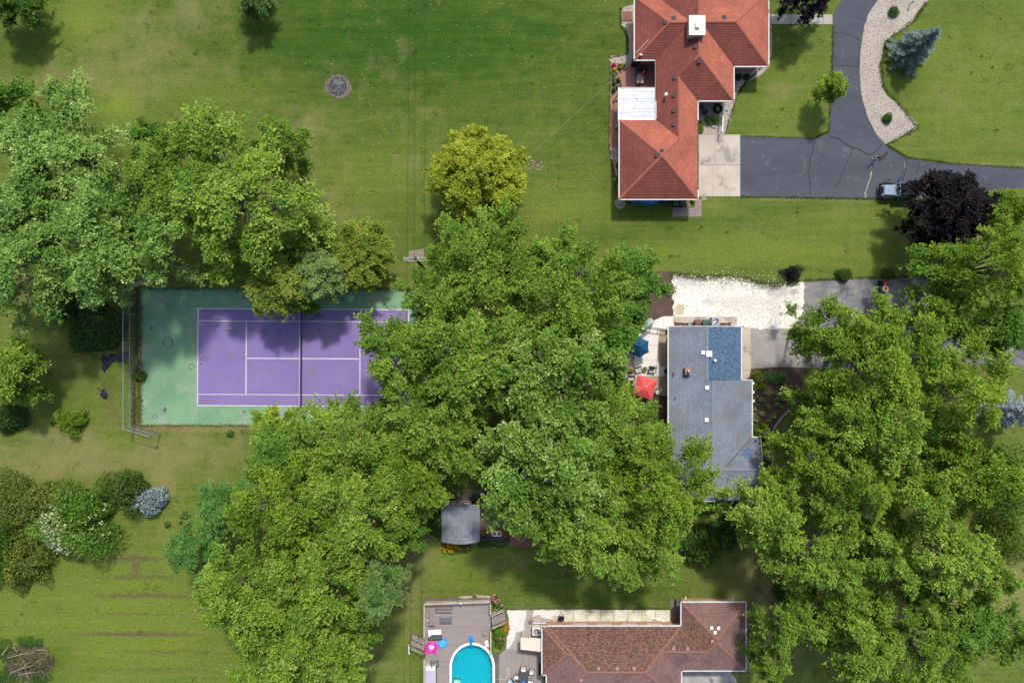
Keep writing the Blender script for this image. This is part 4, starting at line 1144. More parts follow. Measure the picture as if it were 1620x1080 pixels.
# walkway of the brown house
bw = empty("slab_walkway", P(985,975), None, None); bw["kind"] = "structure"; bw["label"] = "row of pale square slabs along the brown roofed house"
xs_ = [886,907.5,928.5,949.5,971,993,1015,1037,1060]
for i in range(8): slab(xs_[i], 963+.4*i*.3, xs_[i+1], 1000, .05+.004*(i%3), m_walk, bw, gap=.03)
slab(1060,948,1082,1000,.03,M("dark_mossy_concrete",(.17,.16,.11),(.12,.11,.08),1.2),bw)
sheet("concrete_pad", [(801,963),(886,963),(886,1000),(862,1000),(862,1030),(800,1027),(803,1000),(806,985)], .012, m_concrete_grey, jag=.03, seed=11, label="grey concrete pad with worn white paint")
sheet("worn_white_paint", [(802,964),(832,964),(832,976),(829,985),(831,993),(826,996),(816,1000),(815,1011),(810,1018),(802,1027),(802,1002),(806,985)], .016, m_concrete_white, jag=.06, seed=12, label="patchy white paint on the concrete pad", step=.15)
sheet("worn_white_paint", [(845,964),(886,963.5),(886,985),(878,986),(873,979),(860,977),(852,972),(843,975)], .016, m_concrete_white, jag=.06, seed=13, label="patchy white paint near the slab walkway", step=.15)
sheet("back_drive", [(1070,1055),(1152,1058),(1160,1066),(1166,1078),(1170,1110),(1070,1110)], .008, M("stained_concrete",(.36,.35,.33),(.24,.23,.22),.6,c3=(.06,.06,.065),s3=.7,t3=(.56,.68)), jag=.03, label="stained concrete behind the brown roofed house")
sheet("stone_strip", [(781,1028),(789,1028),(789,1110),(782,1110)], .004, m_gravel_brown, jag=.03, label="gravel strip between the pool deck and the lower deck")
sheet("gravel_yard", [(700,770),(760,775),(812,775),(818,800),(816,848),(740,850),(700,845)], .006, m_gravel_brown, jag=.12, seed=21, label="brown grey gravel yard between the two small sheds")
sheet("dirt_square", [(647,397),(671,393),(671.5,408),(647,409)], .006, M("dry_grey_dirt",(.24,.20,.16),(.17,.14,.11),3), jag=.04, label="square of dry bare dirt beside the utility pole")

# ------------------------------------------------------------------ small sheds and the yard between them
def gambrel(name, label, x0, x1, y0, y1, ez, bz, rz_, roofm, wallm, doors=False):
    H = empty(name, ((x0+x1)/2,(y0+y1)/2,0), label, "shed")
    cx = (x0+x1)/2; w = (x1-x0)/2; b = w*.62
    prof = [(-w,ez),(-b,bz),(-b*.55,bz+(rz_-bz)*.62),(0,rz_),(b*.55,bz+(rz_-bz)*.62),(b,bz),(w,ez)]
    mb = MB(); acc = 0
    for i in range(len(prof)-1):
        (a,za),(c,zc) = prof[i], prof[i+1]; L = math.hypot(c-a,zc-za); n = max(1,int(L/.15)); up = zc > za
        for k in range(n):
            t0, t1 = k/n, (k+1)/n
            p0 = (cx+a+(c-a)*t0, za+(zc-za)*t0); p1 = (cx+a+(c-a)*t1, za+(zc-za)*t1)
            l0, l1 = (.022,0) if up else (0,.022)
            mb.add([(p0[0],y0,p0[1]+l0),(p1[0],y0,p1[1]+l1),(p1[0],y1,p1[1]+l1),(p0[0],y1,p0[1]+l0)], [(0,1,2,3)], 0, [[(y0,acc+L*t0),(y0,acc+L*t1),(y1,acc+L*t1),(y1,acc+L*t0)]])
        acc += L
    under = MB(); 
    for i in range(len(prof)-1):
        (a,za),(c,zc) = prof[i], prof[i+1]
        under.add([(cx+a,y0,za-.04),(cx+c,y0,zc-.04),(cx+c,y1,zc-.04),(cx+a,y1,za-.04)], [(3,2,1,0)])
        for yy in (y0,y1):
            under.add([(cx+a,yy,za-.06),(cx+c,yy,zc-.06),(cx+c,yy,zc+.005),(cx+a,yy,za+.005)], [(0,1,2,3)])
    r = mb.build("roof", roofm, H); under.build("soffit", m_fascia, r)
    wb = MB(); i_ = .16
    wb.box(x0+i_,y0+i_,0,x1-i_,y1-i_,ez-.02)
    for yy in (y0+i_,y1-i_):
        poly = [(cx-w+i_,ez-.02)]+[(cx+p[0]*(1-i_/w),p[1]-.07) for p in prof[1:-1]]+[(cx+w-i_,ez-.02)]
        wb.add([(p[0],yy,p[1]) for p in poly], [tuple(range(len(poly)))])
    wb.build("wall", wallm, H)
    return H
m_greyS = shingle("light_grey_shingles", (.26,.28,.31), (.19,.205,.23), .15, .3, mortar=(.12,.13,.15), noise_amt=.5, stain=(.13,.14,.16))
m_brnS = M("reddish_brown_roofing", (.20,.095,.07), (.15,.075,.06), 2, .9, 9, .2, .2)
SX0, SX1, SY0, SY1 = -7.76, -3.55, -22.05, -17.9
shed = gambrel("garden_shed", "barn shaped red shed with a light grey shingle roof and white trimmed doors", SX0, SX1, SY0, SY1, 2.0, 2.62, 2.98, m_greyS, m_redwall)
yy = SY1-.16
for cxd in (-6.15,-5.15):
    mb = MB(); mb.box(cxd-.48,yy+.004,.1,cxd+.48,yy+.05,1.95); d = mb.build("door", m_redwall, shed)
    mb = MB()
    for a_ in ((cxd-.48,cxd-.38,.1,1.95),(cxd+.38,cxd+.48,.1,1.95),(cxd-.38,cxd+.38,1.85,1.95),(cxd-.38,cxd+.38,.1,.2),(cxd-.38,cxd+.38,.98,1.08)): mb.box(a_[0],yy+.052,a_[2],a_[1],yy+.085,a_[3])
    mb.tube([(cxd-.38,yy+.1,1.08),(cxd+.38,yy+.1,1.85)],.05,4); mb.tube([(cxd-.38,yy+.1,1.85),(cxd+.38,yy+.1,1.08)],.05,4)
    mb.build("trim", m_white, d)
mb = MB()
for xx in (SX0+.2,-6.72,-4.58,SX1-.2): mb.box(xx-.05,yy+.004,0,xx+.05,yy+.06,2.05)
mb.box(SX0+.1,yy+.062,1.98,SX1-.1,yy+.1,2.1)
mb.build("corner_trim", m_white, shed)
shed2 = gambrel("brown_roofed_shed", "small shed with a reddish brown rounded roof half under a tree", -.21, 3.7, -22.3, -18.6, 2.0, 2.75, 3.15, m_brnS, m_redwall)

def planter_bed(px0, py0, px1, py1, h, mat):
    a = P(px0,py0,h); b = P(px1,py1,h); mb = MB()
    mb.box(a[0],b[1],0,b[0],b[1]+.08,h); mb.box(a[0],a[1]-.08,0,b[0],a[1],h); mb.box(a[0],b[1]+.08,0,a[0]+.08,a[1]-.08,h); mb.box(b[0]-.08,b[1]+.08,0,b[0],a[1]-.08,h)
    mb.box(a[0]+.08,b[1]+.08,0,b[0]-.08,a[1]-.08,h-.08, 1)
    return mb
thing1("raised_bed", planter_bed(760,838,775,848,.3,0), [m_redwall,m_mulch], "raised wooden plant bed against the grey roofed shed", "raised bed")
thing1("raised_bed", planter_bed(794,839,806.5,849,.3,0), [m_redwall,m_mulch], "raised wooden plant bed against the brown roofed shed", "raised bed")
a = P(759,848.5,.1); b = P(807,855.5,.1)
mb = MB(); mb.box(a[0],b[1],0,b[0],a[1],.25); mb.tube([(a[0],b[1]+.06,.27),(b[0],b[1]+.06,.27)],.05,6)
thing1("landscape_timber", mb, m_dark, "long dark edging timber between the two small sheds", "timber")
def crate(px, py, label):
    x, y, z = P(px,py,.35); r = empty("plastic_crate", (x,y,0), label, "crate", "white crates between the small sheds")
    mb = MB(); w = .25
    for s_ in ((-w,-w-.02,w,-w+.04),(-w,w-.04,w,w+.02),(-w-.02,-w+.04,-w+.04,w-.04),(w-.04,-w+.04,w+.02,w-.04)): mb.box(x+s_[0],y+s_[1],0,x+s_[2],y+s_[3],.35)
    mb.build("shell", m_white, r); mb = MB(); mb.box(x-w+.04,y-w+.04,.02,x+w-.04,y+w-.04,.2); mb.build("soil", m_dirt, r)
crate(782,844,"white open crate of soil, the left one between the two raised beds"); crate(789.5,844,"white open crate of soil, the right one between the two raised beds")
def pot(name, px, py, r, h, mat, label, cat="pot", group=None, fill=m_dirt):
    x, y, z = P(px,py,h); o = empty(name, (x,y,0), label, cat, group)
    mb = MB(); mb.cyl((x,y), r*.75, 0, h, 16, r2=r, cap=False); mb.cyl((x,y), r*.74, 0, .01, 16); 
    for i in range(16):
        t0, t1 = 2*math.pi*i/16, 2*math.pi*(i+1)/16
        mb.add([(x+r*1.08*math.cos(t0),y+r*1.08*math.sin(t0),h),(x+r*1.08*math.cos(t1),y+r*1.08*math.sin(t1),h),(x+r*.86*math.cos(t1),y+r*.86*math.sin(t1),h),(x+r*.86*math.cos(t0),y+r*.86*math.sin(t0),h)], [(0,1,2,3)])
    mb.build("pot_shell", mat, o)
    mb = MB(); mb.cyl((x,y), r*.88, h-.08, h-.04, 16); mb.build("soil", fill, o)
    return o
pot("clay_pot", 803.5, 829, .17, .3, m_terracotta, "terracotta pot by the corner of the brown roofed shed")

# ------------------------------------------------------------------ pool deck, pool and lower deck
DZ = 1.1
dx0, dx1, dy1, dy0 = -9.68, -2.38, -28.9, -43.0
pcx, pr, pry, pyt = P(747,0,1.25)[0], 2.53, 2.75, P(0,1016,1.25)[1]
pcy = pyt - pry
def pool_half(y, r=pr, ry=pry):
    if y > pcy+ry: return 0
    if y < pcy: return r
    return r*math.sqrt(max(0, 1-((y-pcy)/ry)**2))
deck = empty("pool_deck", ((dx0+dx1)/2, -34, 0), "raised weathered timber deck wrapped around the turquoise pool", "deck")
mb = MB(); bwid = .14; y = dy1
k = 0
while y > dy0:
    y2 = y-bwid+.012
    hw = max(0, max(pool_half(y), pool_half(y2))-.20)
    segs = [(dx0,dx1)] if hw == 0 else [(dx0,pcx-hw-.03)] + ([(pcx+hw+.03,dx1)] if pcx+hw+.03 < dx1 else [])
    for s_ in segs:
        mb.box(s_[0],y2,DZ-.04,s_[1],y,DZ+rs.uniform(-.003,.003))
    y -= bwid; k += 1
mb.build("deck_boards", m_deck, deck, kind="stuff")
mb = MB(); mb.box(dx0+.02,dy0,0,dx0+.08,dy1,DZ-.05); mb.box(dx0+.08,dy1-.08,0,dx1,dy1-.02,DZ-.05); mb.box(dx1-.08,pcy+1.9,0,dx1-.02,dy1-.08,DZ-.05)
mb.build("skirt", m_wood_dark, deck)
def railing(par, a, b, z0, z1, n, gap=None, rails=3):
    for i in range(n+1):
        t = i/n; x = a[0]+(b[0]-a[0])*t; y = a[1]+(b[1]-a[1])*t
        mb = MB(); mb.box(x-.045,y-.045,0 if z0 < .2 else z0-.9,x+.045,y+.045,z1-.04); mb.build("post", m_wood_dark, par)
    for j in range(rails):
        zt = z0+.25+(z1-z0-.25)*j/(rails-1)
        w = .07 if j == rails-1 else .02
        d = Vector((b[0]-a[0], b[1]-a[1])); L = d.length; d /= L
        mb = MB(); mb.obox(((a[0]+b[0])/2,(a[1]+b[1])/2,zt),(L,w*2,.035 if j == rails-1 else .12),math.atan2(d.y,d.x)); mb.build("rail", m_rail, par)
railing(deck, (dx0,dy1), (dx1,dy1+.25), DZ, 2.05, 4)
railing(deck, (dx0,dy1-.1), (dx0,-32.7), DZ, 2.05, 3)
railing(deck, (dx0,-35.0), (dx0,-41), DZ, 2.05, 3)
railing(deck, (dx1,dy1), (dx1,-30.0), DZ, 2.05, 1)
railing(deck, (dx1+.02,-31.9), (dx1+.05,-34.4), DZ, 2.05, 2)
# planks leaning on the outer side of the deck
for i, (pa, pb) in enumerate([((724,944.5),(746,942.5)),((753,941.5),(780,943.5))]):
    a = P(*pa,.3); b = P(*pb,.3)
    mb = MB(); mb.obox(((a[0]+b[0])/2,(a[1]+b[1])/2,.3),((b[0]-a[0]),.12,.04),math.atan2(b[1]-a[1],b[0]-a[0])); mb.obox(((a[0]+b[0])/2+.1,(a[1]+b[1])/2-.16,.25),((b[0]-a[0]),.1,.04),math.atan2(b[1]-a[1],b[0]-a[0])+.05)
    thing1("loose_plank", mb, m_rail, ["pair of weathered planks against the deck's north side, the left pair","pair of weathered planks against the deck's north side, the right pair"][i], "planks")
def stairs(name, label, top, ang, w, n=5, run=.30):
    o = empty(name, (top[0],top[1],0), label, "stairs")
    d = Vector((math.cos(ang),math.sin(ang))); s_ = Vector((-d.y,d.x))
    for i in range(n):
        c = Vector(top[:2])+d*(run*(i+.5)); z = DZ-(i+1)*DZ/(n+1)
        mb = MB(); mb.obox((c.x,c.y,z),(run-.03,w,.04),ang); mb.build("tread", m_deck, o)
    for sg in (1,-1):
        a = Vector(top[:2])+s_*(w/2+.04)*sg; b = a+d*run*n
        mb = MB(); mb.tube([(a.x,a.y,DZ-.05),(b.x,b.y,.05)],.06,4); mb.build("stringer", m_wood_dark, o)
        mb = MB(); mb.tube([(a.x,a.y,DZ+.9),(b.x,b.y,.95)],.055,4); mb.tube([(a.x,a.y,DZ+.45),(b.x,b.y,.5)],.04,4); mb.build("handrail", m_rail, o)
        for t in (.5,1):
            p = a+d*run*n*t; zz = DZ+.9-(DZ-.05)*t
            mb = MB(); mb.box(p.x-.045,p.y-.045,0,p.x+.045,p.y+.045,zz); mb.build("post", m_wood_dark, o)
    return o
stairs("deck_stairs", "wooden stairs down from the pool deck's west side to the grass", (dx0-.05,-33.85), math.radians(172), 1.15, 5, .32)
stairs("deck_stairs", "wooden stairs from the pool deck's east side to the concrete pad", (dx1+.08,-30.95), math.radians(8), 1.3, 5, .30)
mb = MB(); q = P(646,1029,.8); mb.obox((q[0],q[1],.45),(.08,.95,.5),.05,ry=.2); thing1("boogie_board", mb, m_sheet, "pale blue white board leaning at the foot of the west deck stairs", "board")

pool = empty("swimming_pool", (pcx,pcy,0), "oval above ground pool of turquoise water with a white rim", "pool")
NP = 15
def pool_pt(t, r, ry):  # t 0..1 from left straight bottom, over the top, to the right bottom
    if t < .25: return (pcx-r, -42.9+(pcy+42.9)*(t/.25))
    if t > .75: return (pcx+r, pcy-(pcy+42.9)*((t-.75)/.25))
    a = math.pi-(t-.25)/.5*math.pi
    return (pcx+r*math.cos(a), pcy+ry*math.sin(a))
cuts = [0,.08,.165,.25]+[.25+.5*(i+1)/8 for i in range(8)]+[.835,.92,1.0]
for c0, c1 in zip(cuts[:-1], cuts[1:]):
    ns = 6; vs = []
    for i in range(ns+1):
        t = c0+(c1-c0)*(.012+.976*i/ns)
        for (r, ry, z) in ((pr-.26,pry-.26,1.14),(pr,pry,1.14),(pr,pry,1.24),(pr-.26,pry-.26,1.25)):
            q = pool_pt(t,r,ry); vs.append((q[0],q[1],z))
    fs = []
    for i in range(ns):
        b_ = i*4
        for k in range(4): fs.append((b_+k,b_+(k+1)%4,b_+4+(k+1)%4,b_+4+k))
    fs += [(0,3,2,1),(ns*4,ns*4+1,ns*4+2,ns*4+3)]
    mb = MB(); mb.add(vs, fs); mb.build("rim_section", m_white, pool)
outl = [pool_pt(i/60, pr-.12, pry-.12) for i in range(61)]
mb = MB(); n = len(outl)
mb.add([(p[0],p[1],.04) for p in outl][::-1], [tuple(range(n))])
for i in range(n-1): mb.add([(outl[i][0],outl[i][1],.04),(outl[i+1][0],outl[i+1][1],.04),(outl[i+1][0],outl[i+1][1],1.14),(outl[i][0],outl[i][1],1.14)], [(0,1,2,3)])
mb.build("liner", m_liner, pool)
mb = MB(); mb.add([(p[0],p[1],.98) for p in outl][::-1], [tuple(range(n))]); mb.build("water", m_water, pool)
q = P(723,1078,.99); mb = MB(); mb.box(q[0]-.35,q[1]-.35,.3,q[0]+.35,q[1]+.2,1.0); mb.build("pool_step", M("pale_green_step",(.30,.55,.45),famt=0), pool)
# skimmer net, blue scoop over the rim
mb = MB(); q = P(745,1010.5,1.35); mb.dome((q[0],q[1],1.28),.24,.34,.06,16,4); q2 = P(745,1018,1.3); mb.obox((q2[0],q2[1],1.29),(.3,.3,.04)); mb.tube([(q[0],q[1]-.3,1.3),(q2[0],q2[1]-.35,1.05)],.05,6)
thing1("pool_slide_cap", mb, m_skyblue, "bright blue paddle hooked over the far end of the pool rim", "pool toy")
mb = MB(); q = P(770,1018,1.5); mb.obox((q[0],q[1],1.35),(.38,.62,.3),.3,0); mb.dome((q[0]+.05,q[1]+.15,1.5),.14,.18,.1,10,3); mb.obox((q[0]-.1,q[1]-.5,1.3),(.15,.4,.1),.2)
thing1("pool_pump", mb, m_white, "white pool filter housing beside the pool rim", "pool pump")

def onDeck(px, py, h=0.0): return P(px, py, DZ+h)
# corner bench
def bench(label, px0, py0, px1, py1, back, nsl):
    a = onDeck(px0,py0,.42); b = onDeck(px1,py1,.42); o = empty("deck_bench", ((a[0]+b[0])/2,(a[1]+b[1])/2,DZ), label, "bench")
    x0, x1, y0, y1 = a[0], b[0], b[1], a[1]
    for i in range(nsl):
        mb = MB()
        if x1-x0 > y1-y0: h = (y1-y0)/nsl; mb.box(x0,y0+i*h+.012,DZ+.38,x1,y0+(i+1)*h-.012,DZ+.42)
        else: h = (x1-x0)/nsl; mb.box(x0+i*h+.012,y0,DZ+.38,x0+(i+1)*h-.012,y1,DZ+.42)
        mb.build("slat", m_bench, o)
    for (lx, ly) in ((x0+.06,y0+.06),(x1-.06,y0+.06),(x0+.06,y1-.06),(x1-.06,y1-.06)):
        mb = MB(); mb.box(lx-.04,ly-.04,DZ,lx+.04,ly+.04,DZ+.375); mb.build("leg", m_bench, o)
    mb = MB()
    if back == 'N': mb.box(x0,y1+.02,DZ+.5,x1,y1+.10,DZ+.85)
    else: mb.box(x0-.10,y0,DZ+.5,x0-.02,y1,DZ+.85)
    mb.build("backrest", m_bench, o)
    mb = MB()
    if back == 'N': mb.box(x1+.02,y0,DZ,x1+.08,y1,DZ+.62)
    else: mb.box(x0,y0-.08,DZ,x1,y0-.02,DZ+.62)
    mb.build("armrest", m_bench, o)
bench("mauve grey slatted bench along the deck's west rail", 680,962,688,987,'W',4)
bench("mauve grey slatted bench along the deck's north rail", 689,961,714,968,'N',3)
a = onDeck(695.5,977,.42); b = onDeck(714.5,985.5,.42); o = empty("deck_table", ((a[0]+b[0])/2,(a[1]+b[1])/2,DZ), "low dark grey rectangular table beside the corner benches", "table")
mb = MB(); mb.box(a[0],b[1],DZ+.38,b[0],a[1],DZ+.42); mb.build("tabletop", M("grey_tabletop",(.11,.115,.13),famt=.1), o)
for lx in (a[0]+.06,b[0]-.06):
    for ly in (b[1]+.06,a[1]-.06): mb = MB(); mb.box(lx-.03,ly-.03,DZ,lx+.03,ly+.03,DZ+.38); mb.build("leg", m_dark, o)
a = onDeck(767,1002,.45); o = empty("side_table", (a[0],a[1],DZ), "small square mauve side table by the deck's east rail", "table")
mb = MB(); mb.obox((a[0],a[1],DZ+.43),(.44,.44,.04),.6); mb.build("tabletop", m_bench, o)
for t in range(4): mb = MB(); mb.cyl((a[0]+.22*math.cos(.6+t*1.57+.78),a[1]+.22*math.sin(.6+t*1.57+.78)),.025,DZ,DZ+.41,6); mb.build("leg", m_bench, o)
for i, (px, py) in enumerate([(729.5,954.5),(676.5,981)]):
    q = P(px,py,2.1 if i == 0 else DZ+.1); mb = MB(); mb.dome((q[0],q[1],q[2]),.09,.09,.09,10,6,full=True)
    thing1("white_ball", mb, m_white, ["small white globe light on the deck's north rail","small white globe light on the boards by the west bench"][i], "globe light")
# lounger with a towel
a = onDeck(677,997,.35); b = onDeck(699,1012,.35); o = empty("sun_lounger", ((a[0]+b[0])/2,(a[1]+b[1])/2,DZ), "dark slatted lounger half covered by a white towel", "lounger")
mb = MB(); mb.box(a[0],b[1],DZ+.28,a[0]+.06,a[1],DZ+.33); mb.box(b[0]-.06,b[1],DZ+.28,b[0],a[1],DZ+.33); mb.box(a[0],b[1],DZ+.275,b[0],b[1]+.06,DZ+.325); mb.box(a[0],a[1]-.06,DZ+.275,b[0],a[1],DZ+.325); mb.build("frame", m_dark, o)
for i in range(8):
    xx = a[0]+.1+i*(b[0]-a[0]-.2)/7; mb = MB(); mb.box(xx-.05,b[1]+.05,DZ+.33,xx+.05,a[1]-.05,DZ+.35); mb.build("slat", m_dark, o)
for lx in (a[0]+.06,b[0]-.06):
    for ly in (b[1]+.06,a[1]-.06): mb = MB(); mb.box(lx-.03,ly-.03,DZ,lx+.03,ly+.03,DZ+.28); mb.build("leg", m_dark, o)
mb = MB(); pz = DZ+.365
pts = [onDeck(677,996,.37),onDeck(698,995,.37),onDeck(698.5,1003,.37),onDeck(683,1003.5,.37),onDeck(678,1007.5,.37)]
mb.prism([p[:2] for p in pts], pz, pz+.03); thing1("beach_towel", mb, m_sheet, "white towel laid over the dark lounger on the deck", "towel")
# pink ring float, blue float
def torus(mb, c, R_, r_, seg=28, ring=10, sx=1, sy=1, m=0):
    vs = []; fs = []
    for i in range(seg):
        t = 2*math.pi*i/seg
        for k in range(ring):
            p = 2*math.pi*k/ring
            vs.append((c[0]+(R_+r_*math.cos(p))*math.cos(t)*sx, c[1]+(R_+r_*math.cos(p))*math.sin(t)*sy, c[2]+r_*math.sin(p)))
    for i in range(seg):
        for k in range(ring):
            i2, k2 = (i+1)%seg, (k+1)%ring
            fs.append((i*ring+k,i2*ring+k,i2*ring+k2,i*ring+k2))
    mb.add(vs, fs, m)
q = onDeck(682.5,1023,.15); o = empty("pool_float", (q[0],q[1],DZ), "hot pink ring float with a pale middle lying by the deck stairs", "pool float")
mb = MB(); torus(mb, (q[0],q[1],DZ+.15), .50, .17, sy=.9); mb.build("ring", m_pinkvinyl, o, smooth=True)
mb = MB(); mb.dome((q[0],q[1],DZ+.08),.36,.32,.06,16,3); mb.build("seat_floor", m_pinkpale, o)
mb = MB(); mb.tube([(q[0]-.25,q[1]-.5,DZ+.12),(q[0]-.5,q[1]-.62,DZ+.14),(q[0]-.8,q[1]-.66,DZ+.16)],[.13,.12,.08],8); mb.tube([(q[0]+.25,q[1]-.5,DZ+.12),(q[0]+.42,q[1]-.66,DZ+.14),(q[0]+.55,q[1]-.62,DZ+.18)],[.13,.12,.1],8); mb.tube([(q[0]-.05,q[1]+.5,DZ+.14),(q[0]+.12,q[1]+.68,DZ+.25)],[.1,.04],8); mb.build("fin", m_pinkvinyl, o, smooth=True)
q = onDeck(700,1017,.1); o = empty("pool_float", (q[0],q[1],DZ), "square blue patterned float beside the pink ring", "pool float")
mb = MB()
for (w, h_, z0, z1, m_) in ((.98,.92,.02,.12,0),(.66,.62,.12,.16,1)):
    mb.prism([(q[0]+w/2*math.copysign(abs(math.cos(t))**.6,math.cos(t)), q[1]+h_/2*math.copysign(abs(math.sin(t))**.6,math.sin(t))) for t in [2*math.pi*i/24 for i in range(24)]], DZ+z0, DZ+z1, m_)
mb.build("mattress", [m_skyblue, m_bluevinyl], o)
mb = MB(); torus(mb, (q[0],q[1],DZ+.12), .40, .06, sy=.95); mb.build("piping", m_bluevinyl, o)

def chair(label, c, rz, seatm, framem, w=.55, z0=0.0, arms=True, group=None, back_h=.9, seat_d=.5):
    o = empty("garden_chair", (c[0],c[1],z0), label, "chair", group, rz)
    def B(name, mat, boxes, rx=0):
        mb = MB()
        for b in boxes: mb.box(*b)
        return mb.build(name, mat, o, local=True)
    B("seat", seatm, [(-w/2+.04,-seat_d/2,.38,w/2-.04,seat_d/2,.45)])
    mb = MB(); mb.obox((0,seat_d/2+.06,.68),(w-.08,.06,.5),0,rx=-.25); mb.build("backrest", seatm, o, local=True)
    for sx in (-1,1):
        for sy in (-1,1): B("leg", framem, [(sx*(w/2-.02)-.02,sy*(seat_d/2)-.02,0,sx*(w/2-.02)+.02,sy*(seat_d/2)+.02,.6 if sy < 0 else .4)])
        if arms: B("armrest", framem, [(sx*(w/2)-.035,-seat_d/2-.03,.60,sx*(w/2)+.035,seat_d/2+.12,.635)])
    mb = MB(); mb.tube([(-w/2,seat_d/2,.4),(-w/2,seat_d/2+.2,.95),(w/2,seat_d/2+.2,.95),(w/2,seat_d/2,.4)],.02,5); mb.build("frame", framem, o, local=True)
    return o
chair("sage green sling chair in front of the storage bench", onDeck(688,1049,.4), math.radians(8), m_sage, m_dark, .75, DZ)
a = onDeck(673,1055,.6); b = onDeck(689,1100,.6); o = empty("storage_bench", ((a[0]+b[0])/2,-39,DZ), "long pale resin storage box with a lavender grey lid on the pool deck", "storage box")
mb = MB(); mb.box(a[0],-42.5,DZ,b[0],a[1]+.1,DZ+.55); mb.build("box_body", m_palebox, o); mb = MB(); mb.box(a[0]-.02,-42.5,DZ+.56,b[0]-.06,a[1]-.38,DZ+.62); mb.build("lid", m_lav, o)
mb = MB(); mb.box(b[0]+.01,-42.5,DZ,b[0]+.06,a[1]+.05,DZ+.45); mb.build("side_rail", m_dark, o)

# lower deck
LD = .16
a = P(789.5,1028,LD); low = empty("lower_deck", P(822,1060), "low weathered timber deck between the pool and the brown roofed house", "deck")
mb = MB(); x = a[0]; xe = E(861,0)[0]
while x < xe:
    yt = P(0,1027,LD)[1]
    if x < a[0]+.6: yt -= (a[0]+.6-x)*.9
    mb.box(x,-43,LD-.04,x+.128,yt,LD+rs.uniform(-.003,.003)); x += .14
mb.build("deck_boards", m_deck2, low, kind="stuff")
tb = empty("patio_table", P(828,1080), "dark rectangular dining table on the lower deck", "table")
a = P(820.5,1063,.74); b = P(835.5,1095,.74)
mb = MB(); mb.box(a[0],b[1],LD+.70,b[0],a[1],LD+.74); mb.build("tabletop", M("dark_tabletop",(.06,.055,.06),famt=.15), tb)
for lx in (a[0]+.06,b[0]-.06):
    for ly in (b[1]+.06,a[1]-.06): mb = MB(); mb.box(lx-.03,ly-.03,LD,lx+.03,ly+.03,LD+.7); mb.build("leg", m_dark, tb)
G_ = "white dining chairs around the dark table on the lower deck"
chair("white dining chair at the head of the dark patio table", P(828,1057.5,.5), 0, m_white, m_dark, .6, LD, group=G_)
chair("white dining chair set apart northeast of the dark patio table", P(841,1062,.5), math.radians(-4), m_white, m_dark, .55, LD, group=G_)
chair("white dining chair tucked against the west side of the dark table", P(818.5,1070,.5), math.radians(78), m_white, m_dark, .55, LD, group=G_)
chair("white dining chair tucked against the east side of the dark table", P(837.5,1078,.5), math.radians(-82), m_white, m_dark, .55, LD, group=G_)
cc_ = chair("white deck chair turned diagonally west of the table with a teal cushion", P(808,1078,.5), math.radians(40), m_white, m_dark, .6, LD, group=G_)
mb = MB(); q = P(809.5,1079,.6); mb.dome((q[0],q[1],LD+.46),.16,.16,.06,12,3); thing1("teal_cushion", mb, m_bluevinyl, "small teal cushion on the diagonal deck chair", "cushion")
mb = MB(); q = P(828,1079,.9); mb.dome((q[0],q[1],LD+.745),.2,.2,.14,14,4); thing1("blue_bowl", mb, m_blue_tarp, "deep blue dish upside down on the dark patio table", "bowl")
mb = MB(); pts = []
for i in range(40):
    t = i/39*2*math.pi*1.6; pts.append((P(804.5+math.sin(t)*2.2, 1060+6*math.cos(t)-i*.02)[0], P(804.5, 1060+6*math.cos(t))[1], LD+.03+.0006*i))
pts += [(P(803,1066)[0],P(803,1066)[1],LD+.03),(P(800,1074)[0],P(800,1074)[1],LD+.03),(P(795,1072)[0],P(795,1072)[1],LD+.03),(P(787,1072)[0],P(787,1072)[1],LD+.03),(P(780,1071)[0],P(780,1071)[1],1.27),(P(776,1075)[0],P(776,1075)[1],1.1),(P(774,1084)[0],P(774,1084)[1],1.0)]
mb.tube(pts, .022, 5); thing1("garden_hose", mb, m_hose, "pale looped hose running from the lower deck over the pool rim", "hose")
mb = MB(); q = P(855.5,1059,.9); mb.obox((q[0],q[1],.75),(.42,1.1,.3),0); mb.dome((q[0],q[1],.9),.21,.5,.25,12,4); mb.box(q[0]-.15,q[1]-.45,.16,q[0]-.1,q[1]-.4,.62); mb.box(q[0]-.15,q[1]+.4,.16,q[0]-.1,q[1]+.45,.62); mb.box(q[0]+.1,q[1]-.45,.16,q[0]+.15,q[1]-.4,.62); mb.box(q[0]+.1,q[1]+.4,.16,q[0]+.15,q[1]+.45,.62)
thing1("barbecue_grill", mb, m_black, "black covered barbecue against the brown roofed house on the lower deck", "grill")
# air conditioners
def ac(label, px, py, s_=.9, white=True, h=.85):
    x, y, z = P(px,py,h); o = empty("air_conditioner", (x,y,0), label, "air conditioner")
    body = m_palebox if white else M("grey_ac",(.30,.31,.33),famt=.05); w = s_/2
    mb = MB(); mb.box(x-w,y-w,.05,x+w,y+w,h-.02); mb.build("casing", body, o, bevel=.04)
    mb = MB(); torus(mb, (x,y,h-.01), w*.74, .035, 24, 6); mb.build("fan_ring", body, o)
    mb = MB(); mb.cyl((x,y), w*.70, h-.018, h-.012, 24); mb.build("fan_well", m_black, o)
    for k in range(5):
        t = k*2*math.pi/5; mb = MB(); mb.obox((x+.2*math.cos(t),y+.2*math.sin(t),h),(.32,.13,.012),t,rx=.25); mb.build("fan_blade", m_galv, o)
    mb = MB(); mb.cyl((x,y), w*.16, h-.01, h+.03, 12); mb.build("fan_hub", m_white if white else m_galv, o)
ac("white square air conditioner at the corner of the brown roofed house", 848.5,998.5,.92)
ac("grey square air conditioner at the north wall of the grey roofed house", 1132.5,508,.9,False)
